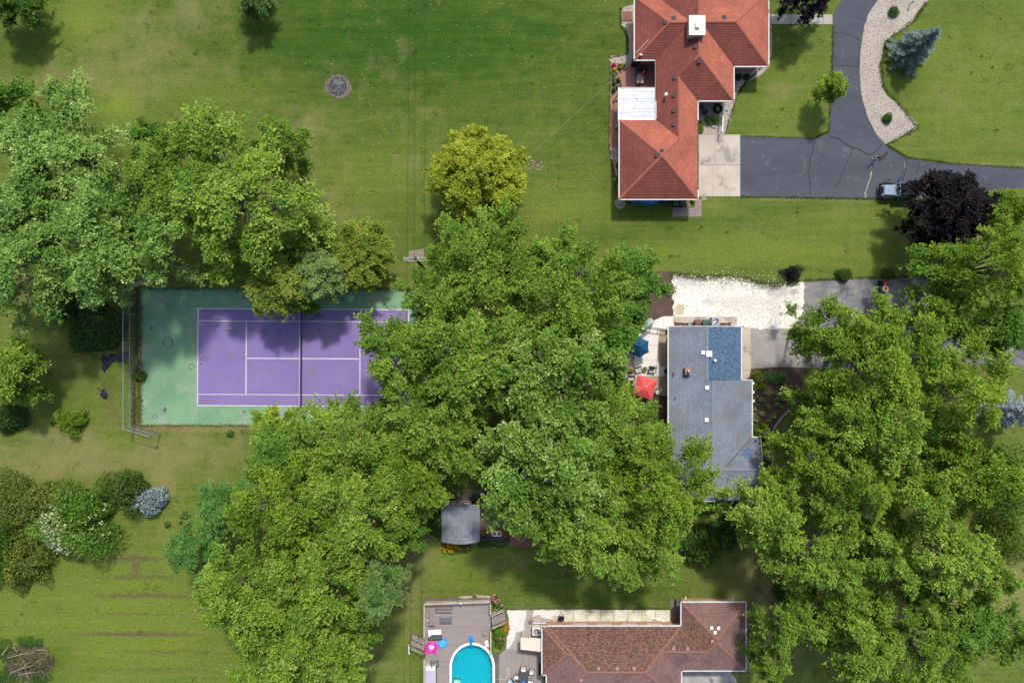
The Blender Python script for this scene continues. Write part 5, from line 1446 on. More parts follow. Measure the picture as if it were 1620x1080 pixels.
# bins
def wbin(label, px, py, mat, w=.6, d=.65, h=1.0, rz=0.0):
    x, y, z = P(px,py,h); o = empty("wheeled_bin", (x,y,0), label, "bin", None, rz)
    mb = MB(); vs = [(-w*.4,-d*.4,.08),(w*.4,-d*.4,.08),(w*.4,d*.4,.08),(-w*.4,d*.4,.08),(-w/2,-d/2,h-.1),(w/2,-d/2,h-.1),(w/2,d/2,h-.1),(-w/2,d/2,h-.1)]
    mb.add(vs, [(0,3,2,1),(4,5,6,7),(0,1,5,4),(1,2,6,5),(2,3,7,6),(3,0,4,7)]); mb.build("bin_body", mat, o, local=True)
    mb = MB(); mb.obox((0,.0,h-.05),(w*1.04,d*1.04,.06),0); mb.dome((0,0,h-.02),w*.42,d*.42,.06,12,3); mb.build("lid", mat, o, local=True)
    mb = MB(); mb.tube([(-w*.35,-d*.55,h-.06),(w*.35,-d*.55,h-.06)],.025,6); mb.build("handle", m_black, o, local=True)
    for sx in (-1,1):
        mb = MB(); mb.tube([(sx*w*.38-.03,-d*.4,.12),(sx*w*.38+.03,-d*.4,.12)],.12,12); mb.build("wheel", m_rubber, o, local=True)
wbin("brown wheeled bin beside the green one at the grey roofed house", 1104.5,510,m_binB)
wbin("green wheeled bin between the brown bin and the air conditioner", 1117,510,m_binG)
wbin("green wheeled bin behind the red roofed garage", 1070,320,m_binG)
wbin("maroon wheeled bin behind the red roofed garage", 1080.5,320,m_binB)
# utility cover stand at the grey house north wall
mb = MB(); q = P(1091,513,.5); mb.box(q[0]-.12,q[1]-.1,0,q[0]+.12,q[1]+.1,.5); mb.cyl((q[0]+.2,q[1]),.05,0,.65,8); thing1("gas_meter", mb, m_galv, "small grey meter at the grey roofed house's north wall", "meter")
# tarps behind the garage
mb = MB()
def drape(mb, poly, z, hgt, seed, m=0):
    vs, fs = rag(poly, z, hgt, seed); mb.add(vs, fs, m)
for i, poly in enumerate([[(998,322),(999,314),(1014,312),(1027,312),(1040,314),(1041,321),(1032,323),(1024,324),(1016,323),(1009,321),(1002,324)]]):
    drape(mb, poly, .5, .35, i+3)
    pp = [P(*p)[:2] for p in poly]
    for k in range(len(pp)):
        a_, b_ = pp[k], pp[(k+1)%len(pp)]
        mb.add([(a_[0],a_[1],.0),(b_[0],b_[1],.0),(b_[0],b_[1],.5),(a_[0],a_[1],.5)], [(0,1,2,3)])
thing1("blue_tarp", mb, m_blue_tarp, "bright blue tarpaulin draped over a pile behind the garage", "tarp")
for i, px in enumerate((1014,1020.5)):
    mb = MB(); q = P(px,317,.95); mb.obox((q[0],q[1],.93),(.12,.36,.12),.1); thing1("wood_block", mb, m_rail, ["wooden block weighing the blue tarp, the left one","wooden block weighing the blue tarp, the right one"][i], "block")
mb = MB(); drape(mb, [(1042,323),(1042,314),(1056,313),(1060,317),(1058,323),(1050,324)], .3, .35, 9)
thing1("navy_tarp", mb, m_navy, "dark navy tarp heap between the blue tarp and the bins", "tarp")
mb = MB()
for i in range(14):
    q = P(1085+rs.uniform(-3,5), 322+rs.uniform(-6,6)); mb.obox((q[0],q[1],.06+.03*i/3),(rs.uniform(.15,.32),rs.uniform(.12,.2),.08),rs.uniform(0,3))
thing1("rock_pile", mb, M("pale_rock",(.48,.42,.32),(.36,.31,.24),4), "pile of pale rocks beside the maroon bin", "rocks")
mb = MB(); q = P(981,322,.1); mb.cyl((q[0],q[1]),.62,0,.10,22,r2=.58); mb.cyl((q[0]-.02,q[1]+.1),.36,.10,.2,18,r2=.28); thing1("stone_disc", mb, m_stone, "round grey stone disc at the garage's southwest corner", "stone")
for i, (px, py, r) in enumerate([(970,237,.36),(976,242,.3),(971,249,.42),(977,255,.22),(975,268,.24),(974,284,.26)]):
    mb = MB(); q = P(px,py); mb.prism([(q[0]+r*math.cos(t)*(1+.12*math.sin(3*t+i)),q[1]+r*.8*math.sin(t)*(1+.1*math.cos(2*t+i))) for t in [2*math.pi*k/12 for k in range(12)]],0,.07)
    o = thing1("stepping_stone", mb, m_stone, ["large flat stone, topmost left in the stony bed by the garage","flat stone, top right in the stony bed by the garage","biggest flat stone, second row left in the stony bed","small flat stone, second row right in the stony bed","flat stone midway down the stony bed","flat stone lowest in the stony bed"][i], "stone", "stepping stones beside the garage")
# steps seen at the courtyard
for i, (px, py, rx, ry, h, mt, lb) in enumerate([(1111,170,.26,.26,.5,M("teal_glaze",(.05,.16,.17),famt=.1),"teal glazed pot in the pebble courtyard"),(1116,177,.3,.3,.5,m_black,"black round pot beside the teal pot"),]):
    pot("courtyard_pot", px, py, rx, h, mt, lb, fill=m_dark)
q = P(1134.5,173.5); o = empty("stock_tank_planter", (q[0],q[1],0), "wide black round tub of stones in the pebble courtyard", "tub")
mb = MB(); torus(mb, (q[0],q[1],.3), .44, .13, 24, 8); mb.cyl(q,.5,0,.28,20); mb.build("tub_rim", m_black, o)
mb = MB()
for i in range(24):
    t = rs.uniform(0,6.28); r = rs.uniform(0,.26); mb.obox((q[0]+r*math.cos(t),q[1]+r*math.sin(t),.30),(.1,.07,.05),rs.uniform(0,3))
mb.build("stones", m_pebble, o, kind="stuff")
for i, (px, py) in enumerate([(1127,201),(1131,201.5),(1149.5,174.5)]):
    mb = MB(); q = P(px,py); mb.dome((q[0],q[1],.02),.15,.14,.22,10,4); mb.cyl((q[0],q[1]),.08,.15,.42,10,r2=.02)
    thing1("white_ornament", mb, m_white, ["white stone ornament left of a pair in the pebble courtyard","white stone ornament right of a pair in the pebble courtyard","white ornament just outside the slim white screen"][i], "ornament")
mb = MB(); a=P(1136,185,.05); b=P(1141,182,.05); mb.tube([a,b],.05,6); thing1("white_stick", mb, m_white, "short white pipe lying by the courtyard plant", "pipe")

# umbrellas
def parasol(name, label, px, py, r, n, z, mat, rot, fold=False):
    x, y, _ = P(px, py, z); o = empty(name, (x,y,0), label, "umbrella")
    mb = MB(); mb.cyl((x,y),.03,0,z+.15,10); mb.build("pole", m_dark, o); mb = MB(); mb.cyl((x,y),.28,0,.08,18); mb.build("base", m_dark, o)
    rib = [(x+r*math.cos(rot+2*math.pi*i/n), y+r*math.sin(rot+2*math.pi*i/n)) for i in range(n)]
    mb = MB()
    for i in range(n):
        a_, b_ = rib[i], rib[(i+1)%n]; rings = []
        for t in (0.0,.33,.66,1.0):
            row = []
            for s_ in (0,.25,.5,.75,1):
                ex = a_[0]+(b_[0]-a_[0])*s_; ey = a_[1]+(b_[1]-a_[1])*s_
                k = 1-.07*math.sin(math.pi*s_)*t
                row.append((x+(ex-x)*t*k, y+(ey-y)*t*k, z+.12-(.55*t**1.25)-.05*math.sin(math.pi*s_)*t))
            rings.append(row)
        for q_ in range(3):
            for s_ in range(4): mb.add([rings[q_][s_],rings[q_+1][s_],rings[q_+1][s_+1],rings[q_][s_+1]], [(0,1,2,3)])
    mb.build("canopy", mat, o)
    for i in range(n):
        mb = MB(); mb.tube([(x,y,z+.08),(rib[i][0],rib[i][1],z-.45)],.012,4); mb.build("rib", m_dark, o)
    mb = MB(); mb.dome((x,y,z+.12),.07,.07,.1,10,3); mb.build("finial", m_dark, o)
    return o
parasol("patio_umbrella", "open deep blue hexagonal umbrella over the white patio", 1012.5,549,1.22,6,2.4,m_bluecloth,math.radians(32))
rd = parasol("patio_umbrella", "open coral red square umbrella over the grey roofed house's patio", 1021.5,613,1.62,4,2.4,m_redcloth,math.radians(45-17))
q = P(1021.5,613,2.4)
mb = MB()
for k in range(4):
    t = math.radians(28+45+90*k); mb.tube([(q[0]+.05*math.cos(t),q[1]+.05*math.sin(t),2.56),(q[0]+.28*math.cos(t),q[1]+.28*math.sin(t),2.50)],.018,4)
mb.build("vent_flap", m_pinkpale, rd)
# patio furniture
chair("wicker armchair with a pale cushion left of the patio planter", P(1009.5,584.5,.4), math.radians(18), m_cushion, m_wicker, .78, .04, seat_d=.6)
chair("wicker armchair with a dark throw right of the patio planter", P(1031.5,585,.4), math.radians(-8), m_cushion, m_wicker, .78, .04, seat_d=.6)
mb = MB(); q = P(1031,583.5,.7); mb.obox((q[0],q[1],.56),(.5,.34,.06),-.1); thing1("dark_throw", mb, m_wicker, "dark cushion lying on the right wicker armchair", "cushion")
chair("grey armchair under the red umbrella's left corner", P(998,598,.4), math.radians(0), m_cushion, m_wicker, .75, .02, seat_d=.5)
chair("grey chair peeking out right of the red umbrella", P(1040,619,.4), math.radians(-70), m_cushion, m_dark, .6, 0.01)
pot("patio_planter", 1020.5,583.5,.28,.45,M("pale_green_pot",(.30,.36,.30),famt=.08),"round pale planter between the two wicker armchairs")
pot("patio_planter", 997.5,588.5,.24,.4,m_dark,"dark planter of flowers at the edge of the paver grid")
pot("patio_planter", 984,598,.26,.4,m_dark,"dark planter of red and yellow flowers by the paver grid corner")
mb = MB(); q = P(1056,587,.8); mb.cyl((q[0],q[1]),.3,.3,.5,16); mb.dome((q[0],q[1],.5),.3,.3,.28,16,5)
for k in range(3): mb.cyl((q[0]+.22*math.cos(k*2.1),q[1]+.22*math.sin(k*2.1)),.02,0,.35,5)
thing1("kettle_grill", mb, m_black, "black kettle grill at the grey roofed house's west wall", "grill")
# canopy swing
sw = empty("canopy_swing", P(1026,512), "garden swing with a pale sage tilted canopy under the tree", "swing")
pts = [P(1017,519,1.9),P(1030,502.5,1.9),P(1036.5,509,1.9),P(1022,521,1.9)]
mb = MB(); c0 = [sum(p[k] for p in pts)/4 for k in range(3)]
mb.add([(p[0],p[1],1.85) for p in pts]+[(c0[0],c0[1],2.02)], [(0,4,1),(1,4,2),(2,4,3),(3,4,0)][::1]); mb.build("canopy", m_fabric_green, sw)
for p in pts: mb = MB(); mb.tube([(p[0],p[1],0),(p[0],p[1],1.85)],.03,6); mb.build("post", m_white, sw)
mb = MB(); mb.obox((c0[0],c0[1],.5),(.5,1.5,.06),math.radians(-38)); mb.build("seat", m_fabric_green, sw)
vf = empty("vinyl_fence", P(1045,519), "short white rail fence from the grey roofed house to the patio", "fence")
a = P(1031.5,516.5,1.1); b = P(1058,520.5,1.1)
mb = MB(); mb.tube([a,b],.06,6); mb.build("rail", m_white, vf); mb = MB(); mb.tube([(a[0],a[1],.3),(b[0],b[1],.3)],.05,6); mb.build("rail", m_white, vf)
for t in (0,.5,1): mb = MB(); mb.cyl((a[0]+(b[0]-a[0])*t,a[1]+(b[1]-a[1])*t),.055,0,1.12,8); mb.build("post", m_white, vf)

# red-house patio set
q = P(1012,127); tb = empty("patio_table", (q[0],q[1],0), "square glass patio table with a closed red umbrella", "table")
mb = MB(); mb.box(q[0]-.42,q[1]-.62,.70,q[0]+.30,q[1]+.5,.73); mb.build("tabletop", M("smoky_top",(.15,.13,.13),rough=.2,famt=0), tb)
for sx in (-.38,.26):
    for sy in (-.58,.46): mb = MB(); mb.cyl((q[0]+sx,q[1]+sy),.025,0,.7,6); mb.build("leg", m_dark, tb)
mb = MB(); u0 = P(1011.5,125,.9); u1 = P(1015.5,118,2.6); mb.tube([(q[0]+.0,q[1]+.0,.73),(q[0]+.0,q[1]+.0,1.2)],.025,6); mb.tube([(q[0],q[1],1.2),(q[0]+.02,q[1]+.02,1.6),(q[0]+.03,q[1]+.03,2.3),(q[0]+.04,q[1]+.04,2.55)],[.08,.14,.10,.03],10)
thing1("closed_umbrella", mb, M("crimson_canvas",(.55,.03,.08),famt=.1), "closed crimson umbrella standing in the red roofed house's patio table", "umbrella")
for i, (px, py, rz) in enumerate([(1010,115,0),(1018,114,-.4),(1013,138,3.1)]):
    chair(["black patio chair north of the glass table","black patio chair in the shade northeast of the glass table","black patio chair south of the glass table by the white cover"][i], P(px,py,.4), rz, m_wicker, m_black, .55, .02)
mb = MB(); q = P(1004.5,97,.9); mb.box(q[0]-.3,q[1]-.3,0,q[0]+.35,q[1]+.3,.8); mb.dome((q[0]+.3,q[1]-.1,.8),.35,.3,.25,10,3); thing1("barbecue_grill", mb, m_black, "black grill at the red roofed house's inner corner", "grill")
for i, (px, py) in enumerate([(980.3,104),(982,112),(976,116),(981,129),(982,134),(982.5,137),(971,160),(976,159),(977,150),(975,205)]):
    pot("small_black_pot", px, py, .10, .2, m_black, ["small black pot nearest the yellow flowers on the brick patio","small black pot below the grey green plant, inner column","small black pot left of the inner column by the yellow flowers","small black pot, top of the trio above the white cover","small black pot, middle of the trio above the white cover","small black pot, bottom of the trio above the white cover","small black pot left of the white cover, the outer of two","small black pot left of the white cover, the inner of two","small black pot beside the white cover's upper edge","small black pot alone low on the brick strip"][i], "pot", "small black pots on the brick patio", m_dark)

# ------------------------------------------------------------------ utility pole and cables
bp = P(670,424.5); tp = P(656.5,407.5,7.3)
pole = empty("utility_pole", (bp[0],bp[1],0), "leaning dark utility pole with double crossarms by the court", "utility pole")
mb = MB(); mb.tube([(bp[0],bp[1],0),((bp[0]+tp[0])/2,(bp[1]+tp[1])/2,3.65),tp],[.19,.17,.14],12); mb.build("shaft", m_pole, pole)
arms = []
for dy in (.13,-.13):
    mb = MB(); c = P(656,410,7.0); mb.box(c[0]-1.15,c[1]+dy-.05,6.94,c[0]+1.15,c[1]+dy+.05,7.06); mb.build("crossarm", M("pale_crossarm",(.36,.33,.31),(.27,.25,.23),3,famt=.15), pole)
for k in (-1.05,-.75,.35,1.0):
    mb = MB(); mb.cyl((c[0]+k,c[1]),.05,7.06,7.26,8); mb.cyl((c[0]+k,c[1]),.08,7.14,7.18,8); mb.build("insulator", m_galv, pole)
mb = MB(); mb.cyl((c[0]-.35,c[1]+.0),.09,6.6,7.0,10); mb.build("fuse_cutout", m_dark, pole)
m_wire = M("power_wire", (.03,.03,.032), rough=.5, famt=0)
for i, k in enumerate((-.75,-.05,1.0)):
    mb = MB(); pts = []
    for j in range(25):
        y = c[1]+ (-58+116*j/24); pts.append((c[0]+k+(y-c[1])*.008, y, 7.2))
    mb.tube(pts, .016, 4)
    thing1("power_line", mb, m_wire, ["thin power line along the court's east side, the western wire","thin power line along the court's east side, the middle wire","thin power line along the court's east side, the eastern wire"][i], "power line", "parallel power lines")
e = P(1004,94,3.0); mb = MB(); pts = []
for j in range(31):
    t = j/30; pts.append((tp[0]+(e[0]-tp[0])*t, tp[1]+(e[1]-tp[1])*t, 7.0+(3.0-7.0)*t-.5*math.sin(math.pi*t)))
for j in range(30): mb.tube(pts[j:j+2], .006 if j % 2 else .016, 4)
thing1("service_cable", mb, M("pale_cable",(.26,.29,.25),rough=.5,famt=0), "pale service cable running from the utility pole to the red roofed house", "cable")

# ------------------------------------------------------------------ car
cx_, cy_, _ = P(1421,302.5,.6)
car = empty("parked_car", (cx_,cy_,0), "pale blue off road car with its door open beneath the black leaved tree", "car", None, math.radians(-1))
def C(name, mat, fn, parent=car, bevel=0.0):
    mb = MB(); fn(mb); return mb.build(name, mat, parent, local=True, bevel=bevel)
def f(mb):
    mb.add([(-1.85,-.62,.55),(2.0,-.72,.5),(2.0,.72,.5),(-1.85,.62,.55),(-1.82,-.58,.98),(2.0,-.72,1.0),(2.0,.72,1.0),(-1.82,.58,.98)], [(0,3,2,1),(4,5,6,7),(0,1,5,4),(1,2,6,5),(2,3,7,6),(3,0,4,7)])
C("body", m_carpaint, f, bevel=.03)
C("hood", m_carpaint, lambda mb: mb.add([(-1.80,-.54,1.0),(-.55,-.62,1.04),(-.55,.62,1.04),(-1.80,.54,1.0),(-1.76,-.46,1.08),(-.55,-.56,1.14),(-.55,.56,1.14),(-1.76,.46,1.08)], [(4,5,6,7),(0,1,5,4),(1,2,6,5),(2,3,7,6),(3,0,4,7)]), bevel=.03)
C("grille", m_black, lambda mb: [mb.box(-1.90,-.5+i*.145,.62,-1.86,-.5+i*.145+.07,.95) for i in range(7)])
for s_ in (-1,1):
    C("headlight", m_sheet, lambda mb: mb.tube([(-1.93,s_*.48,.82),(-1.86,s_*.48,.82)],.10,14))
    C("mudguard", m_black, lambda mb: [mb.box(-1.88,s_*.74-.13,.80,-.75,s_*.74+.13,.88), mb.box(1.0,s_*.80-.1,.80,1.9,s_*.80+.1,.88)])
    C("mirror", m_black, lambda mb: [mb.obox((-.32,s_*.95,1.22),(.10,.24,.17)), mb.tube([(-.3,s_*.72,1.1),(-.32,s_*.9,1.2)],.02,5)])
    for xx in (-1.30,1.35):
        w = C("wheel", m_rubber, lambda mb: mb.tube([(xx,s_*.66,.38),(xx,s_*.92,.38)],.38,22)); 
        mbx = MB(); mbx.tube([(xx,s_*.925,.38),(xx,s_*.935,.38)],.22,16); mbx.build("rim", m_galv, w, local=True)
C("bumper", m_black, lambda mb: [mb.box(-2.12,-.80,.48,-1.95,.80,.66), mb.tube([(-2.05,-.35,.66),(-2.05,-.35,.9),(-2.05,.35,.9),(-2.05,.35,.66)],.035,6)])
wsf = C("windscreen_frame", m_carpaint, lambda mb: [mb.obox((-.30,0,1.56),(.06,1.34,.07)), mb.obox((-.50,0,1.13),(.07,1.34,.06)), mb.tube([(-.50,-.66,1.13),(-.30,-.66,1.56)],.04,6), mb.tube([(-.50,.66,1.13),(-.30,.66,1.56)],.04,6)])
C("windscreen", m_cargl, lambda mb: mb.add([(-.50,-.63,1.15),(-.50,.63,1.15),(-.31,.63,1.54),(-.31,-.63,1.54)], [(0,1,2,3)]), wsf)
C("dash", m_cargl, lambda mb: mb.box(-.48,-.62,1.005,-.1,.62,1.10))
C("soft_top", M("black_soft_top",(.014,.015,.017),rough=.85,famt=.1,spec=.1), lambda mb: [mb.box(-.26,-.64,1.58,1.95,.64,1.64), mb.box(1.90,-.64,1.0,1.95,.64,1.58), mb.box(.7,-.65,1.02,1.9,-.62,1.57), mb.box(.7,.62,1.02,1.9,.65,1.57)], bevel=.02)
dr = C("door", m_carpaint, lambda mb: mb.obox((-.30,1.10,.80),(.06,.82,.55),math.radians(-22)))
C("door_window", m_cargl, lambda mb: mb.obox((-.30,1.10,1.28),(.03,.78,.42),math.radians(-22),rx=0), dr)
C("spare_wheel", m_rubber, lambda mb: mb.tube([(2.05,0,1.0),(2.28,0,1.0)],.38,20))
for s_ in (-1,1): C("tail_light", m_redcloth, lambda mb: mb.box(2.005,s_*.62-.06,.78,2.03,s_*.62+.06,.92))
# thin stand on the driveway beside the car
mb = MB()
for a_, b_ in (((1394,288,.5),(1404,285,.3)),((1404,286,.5),(1408,284,.9)),((1401,281,.3),(1409,285,.6)),((1405,290,.2),(1408,284,.9))): mb.tube([P(*a_),P(*b_)],.022,5)
q = P(1409,284.5,.9); mb.dome((q[0],q[1],.9),.06,.06,.05,8,3)
thing1("tripod", mb, m_dark, "thin black tripod standing on the driveway by the car", "tripod")
# two tubs on the worn driveway
for i, (px, py, mt, rim) in enumerate([(1399.5,448,m_black,False),(1399.3,456.8,M("dark_green_tub",(.02,.06,.05),famt=.1),True)]):
    x, y, z = P(px,py,.7); o = empty("tall_tub", (x,y,0), ["black square tub holding a rust orange disc, nearest the round shrub","dark green tub with a white rim around a rust orange disc"][i], "tub")
    mb = MB(); mb.box(x-.42,y-.3,0,x+.40,y+.3,.62); mb.build("tub_body", mt, o, bevel=.03)
    mb = MB(); mb.cyl((x+.14,y),.26,.62,.68,20); mb.build("disc", m_rust, o)
    if rim: mb = MB(); torus(mb,(x+.13,y,.67),.29,.035,24,6); mb.build("rim", m_white, o)

# ------------------------------------------------------------------ person on the driveway
def skin(name, verts, edges, radii, mat, parent, sub=2, root=0):
    me = bpy.data.meshes.new(name); me.from_pydata(verts, edges, [])
    me.materials.append(mat)
    o = bpy.data.objects.new(name, me); o.parent = parent; col.objects.link(o)
    sk = o.modifiers.new("skin", 'SKIN')
    lay = me.skin_vertices[0].data if len(me.skin_vertices) else None
    if lay is None:
        bpy.context.view_layer.objects.active = o
        bpy.context.view_layer.update()
        lay = me.skin_vertices[0].data
    for i, r in enumerate(radii): lay[i].radius = r if isinstance(r, tuple) else (r, r)
    lay[root].use_root = True
    s_ = o.modifiers.new("sub", 'SUBSURF'); s_.levels = sub; s_.render_levels = sub
    return o
bx, by, _ = P(1381.5,253.5)
per = empty("person", (bx,by,0), "person in jeans and dark shirt standing on the driveway holding a small controller", "person", None, math.radians(-80))
# local frame: the person faces -Y
V = [(0,0,.95),(0,.01,1.12),(0,.0,1.32),(0,-.02,1.46),(0,-.03,1.54),(0,-.05,1.64),
     (-.10,0,.90),(-.14,-.03,.50),(-.17,.0,.09),(-.18,-.13,.04),(.10,0,.90),(.15,-.06,.50),(.19,-.10,.09),(.20,-.23,.04),
     (-.18,-.01,1.42),(-.25,.0,1.16),(-.13,-.24,1.10),(.18,-.01,1.42),(.25,.0,1.16),(.13,-.24,1.10)]
Ed = [(0,1),(1,2),(2,3),(3,4),(4,5),(0,6),(6,7),(7,8),(8,9),(0,10),(10,11),(11,12),(12,13),(3,14),(14,15),(15,16),(3,17),(17,18),(18,19)]
Rd = [(.14,.10),(.13,.095),(.16,.10),(.09,.07),.05,(.085,.10),(.085,.09),.058,.042,.035,(.085,.09),.058,.042,.035,.052,.042,.03,.052,.042,.03]
try:
    body = skin("body", V, Ed, Rd, m_skin, per)
    skin("jeans", [V[0],(0,0,1.02),V[6],V[7],(V[8][0],V[8][1],.12),V[10],V[11],(V[12][0],V[12][1],.12)], [(0,1),(0,2),(2,3),(3,4),(0,5),(5,6),(6,7)], [(.155,.115),(.145,.105),(.10,.105),.078,.066,(.10,.105),.078,.066], m_jeans, per)
    skin("shirt", [(0,.01,1.06),(0,0,1.32),(0,-.02,1.46),V[14],(-.23,0,1.26),V[17],(.23,0,1.26)], [(0,1),(1,2),(2,3),(3,4),(2,5),(5,6)], [(.15,.115),(.175,.12),(.10,.08),.068,.06,.068,.06], m_shirt, per)
    for s_, fz in ((-1,V[9]),(1,V[13])):
        skin("shoe", [(V[8] if s_ < 0 else V[12])[:2]+(.055,), (fz[0],fz[1]-.03,.045)], [(0,1)], [.06,.052], m_shoe, per)
        hx = V[16] if s_ < 0 else V[19]
        vs_ = [hx,(hx[0]*.8,hx[1]-.07,hx[2])]; es_ = [(0,1)]; rr_ = [.03,.035]
        for k in range(4):
            b_ = len(vs_); vs_ += [(hx[0]*.8+(k-1.5)*.02, hx[1]-.12-.006*(k in (1,2)), hx[2]+.005), (hx[0]*.8+(k-1.5)*.019, hx[1]-.15, hx[2]-.02)]; es_ += [(1,b_),(b_,b_+1)]; rr_ += [.0095,.008]
        b_ = len(vs_); vs_ += [(hx[0]*.8-s_*.045,hx[1]-.09,hx[2]+.02),(hx[0]*.8-s_*.055,hx[1]-.12,hx[2]+.03)]; es_ += [(1,b_),(b_,b_+1)]; rr_ += [.011,.009]
        skin("hand", vs_, es_, rr_, m_skin, per, 1)
    mb = MB(); mb.dome((0,-.035,1.68),.098,.112,.105,14,6); mb.build("hair", m_hair, per, local=True, smooth=True)
    mb = MB(); mb.dome((0,-.155,1.635),.016,.02,.025,8,4,full=True); mb.build("nose", m_skin, per, local=True)
    for s_ in (-1,1):
        mb = MB(); mb.dome((s_*.033,-.135,1.655),.011,.008,.009,6,4,full=True); mb.build("eye", m_black, per, local=True)
        mb = MB(); mb.dome((s_*.093,-.04,1.64),.014,.022,.032,6,4,full=True); mb.build("ear", m_skin, per, local=True)
    mb = MB(); mb.box(-.022,-.142,1.597,.022,-.130,1.604); mb.build("mouth", m_redcloth, per, local=True)
except Exception as ex_:
    print("person failed", ex_)
mb = MB(); a_ = math.radians(-80); lx, ly = 0, -.40
mb.obox((bx+math.cos(a_)*lx-math.sin(a_)*ly, by+math.sin(a_)*lx+math.cos(a_)*ly, 1.12), (.26,.12,.06), a_); thing1("hand_controller", mb, m_dark, "small dark controller held by the person on the driveway", "controller")

# lamps by the pebble bed
for i, (px, py, ang) in enumerate([(1449,201,2.6),(1446,2,2.4)]):
    x, y, _ = P(px,py,1.0); o = empty("path_lamp", (x,y,0), ["short path lamp at the pebble bed's lower tip","short path lamp at the pebble bed's upper edge"][i], "lamp")
    mb = MB(); mb.cyl((x,y),.035,0,.85,8); mb.build("post", m_black, o); mb = MB(); mb.cyl((x,y),.14,.85,.98,12,r2=.10); mb.build("lamp_head", M("lamp_grey",(.22,.22,.23),famt=0), o)

# items by the slab walkway
q = P(888,978,.8); o = empty("camp_grill", (q[0],q[1],0), "black square grill with thin folding legs on the slab walkway", "grill")
mb = MB(); mb.obox((q[0],q[1],.75),(.62,.48,.18),-.12); mb.build("grill_box", m_black, o)
for sx, sy in ((-.25,-.18),(.25,-.18),(-.25,.18),(.25,.18)): mb = MB(); mb.cyl((q[0]+sx,q[1]+sy),.02,.05,.68,6); mb.build("leg", m_dark, o)
mb = MB(); mb.tube([(q[0]-.35,q[1]-.2,.7),(q[0]-.95,q[1]-.22,.7),(q[0]-.95,q[1]+.22,.7),(q[0]-.35,q[1]+.2,.7)],.02,5); mb.tube([(q[0]-.65,q[1]-.22,.7),(q[0]-.65,q[1]+.22,.7)],.02,5); mb.build("side_shelf", m_dark, o)
mb = MB()
for a_, b_ in (((1033,977,.1),(1052,983,.1)),((1033,985,.08),(1052,983.5,.1))): mb.tube([P(*a_),P(*b_)],.07,4)
thing1("gutter_piece", mb, m_white, "white bent gutter pieces lying on the slab walkway", "gutter piece")
mb = MB(); mb.tube([P(1014,985,.08),P(1030,984,.08),P(1031,978,.1)],.06,4); thing1("pink_trim", mb, m_pinkpale, "pale pink trim piece lying on the slab walkway", "trim piece")
mb = MB(); q = P(1074.5,960,.8); mb.obox((q[0],q[1],.4),(.55,1.3,.8),.03); mb.obox((q[0]-.05,q[1]+.62,.45),(.5,.2,.9)); thing1("dark_cabinet", mb, M("slate_box",(.09,.09,.11),(.13,.12,.15),3,famt=.1), "dark slate cabinet in the nook by the brown roofed house", "cabinet")
mb = MB(); q = P(840,984,.5); 
torus(mb,(q[0],q[1],.28),.18,.08,18,6); mb.cyl((q[0],q[1]),.1,0,.4,10); thing1("hose_reel", mb, m_wood_dark, "brown coiled hose reel on the concrete pad", "hose reel")
mb = MB(); mb.tube([P(843,985,.3),P(866,986,.3),P(867,989,1.0)],.05,6); thing1("downpipe", mb, m_white, "white downpipe lying from the roof corner over the concrete pad", "pipe")
for i, (px, py) in enumerate([(1084,948),(1158,949)]):
    mb = MB(); q = P(px,py,2.4); mb.tube([(q[0],q[1]+.12,2.72),(q[0],q[1]+.30,2.6),(q[0],q[1]+.32,2.45)],.05,6); thing1("downspout_elbow", mb, m_white, ["white downspout elbow at the left of the brown roofed house's north end","white downspout elbow at the right of the brown roofed house's north end"][i], "downspout")  # downspout elbow curving out below the eave

# ------------------------------------------------------------------ vegetation
def leaves_mesh(name, c, d, nrm, L, W, tint, mat, parent):
    """c,d,nrm (N,3); one folded diamond leaf per row"""
    n = len(c)
    off = np.array(WLOC.get(parent.name, Vector((0,0,0))))
    d = d/np.linalg.norm(d, axis=1, keepdims=True)
    s = np.cross(nrm, d); s /= (np.linalg.norm(s, axis=1, keepdims=True)+1e-9)
    L = L[:,None]; W = W[:,None]
    u = np.cross(d, s)
    v = np.empty((n,4,3))
    v[:,0] = c-d*L*.5; v[:,1] = c+s*W*.5+d*L*.05+u*W*.18; v[:,2] = c+d*L*.5; v[:,3] = c-s*W*.5+d*L*.05+u*W*.18
    v = (v-off).reshape(-1,3)
    me = bpy.data.meshes.new(name)
    me.vertices.add(n*4); me.vertices.foreach_set("co", v.ravel())
    me.loops.add(n*4); me.loops.foreach_set("vertex_index", np.arange(n*4, dtype=np.int32))
    me.polygons.add(n); me.polygons.foreach_set("loop_start", np.arange(0, n*4, 4, dtype=np.int32))
    me.update(calc_edges=True)
    at = me.attributes.new("tint", 'FLOAT', 'FACE'); at.data.foreach_set("value", np.clip(tint,0,1).astype(np.float32))
    me.materials.append(mat)
    o = bpy.data.objects.new(name, me); o.parent = parent; col.objects.link(o)
    return o

NLEAF = [0]
def unit(v): return v/(np.linalg.norm(v, axis=-1, keepdims=True)+1e-9)

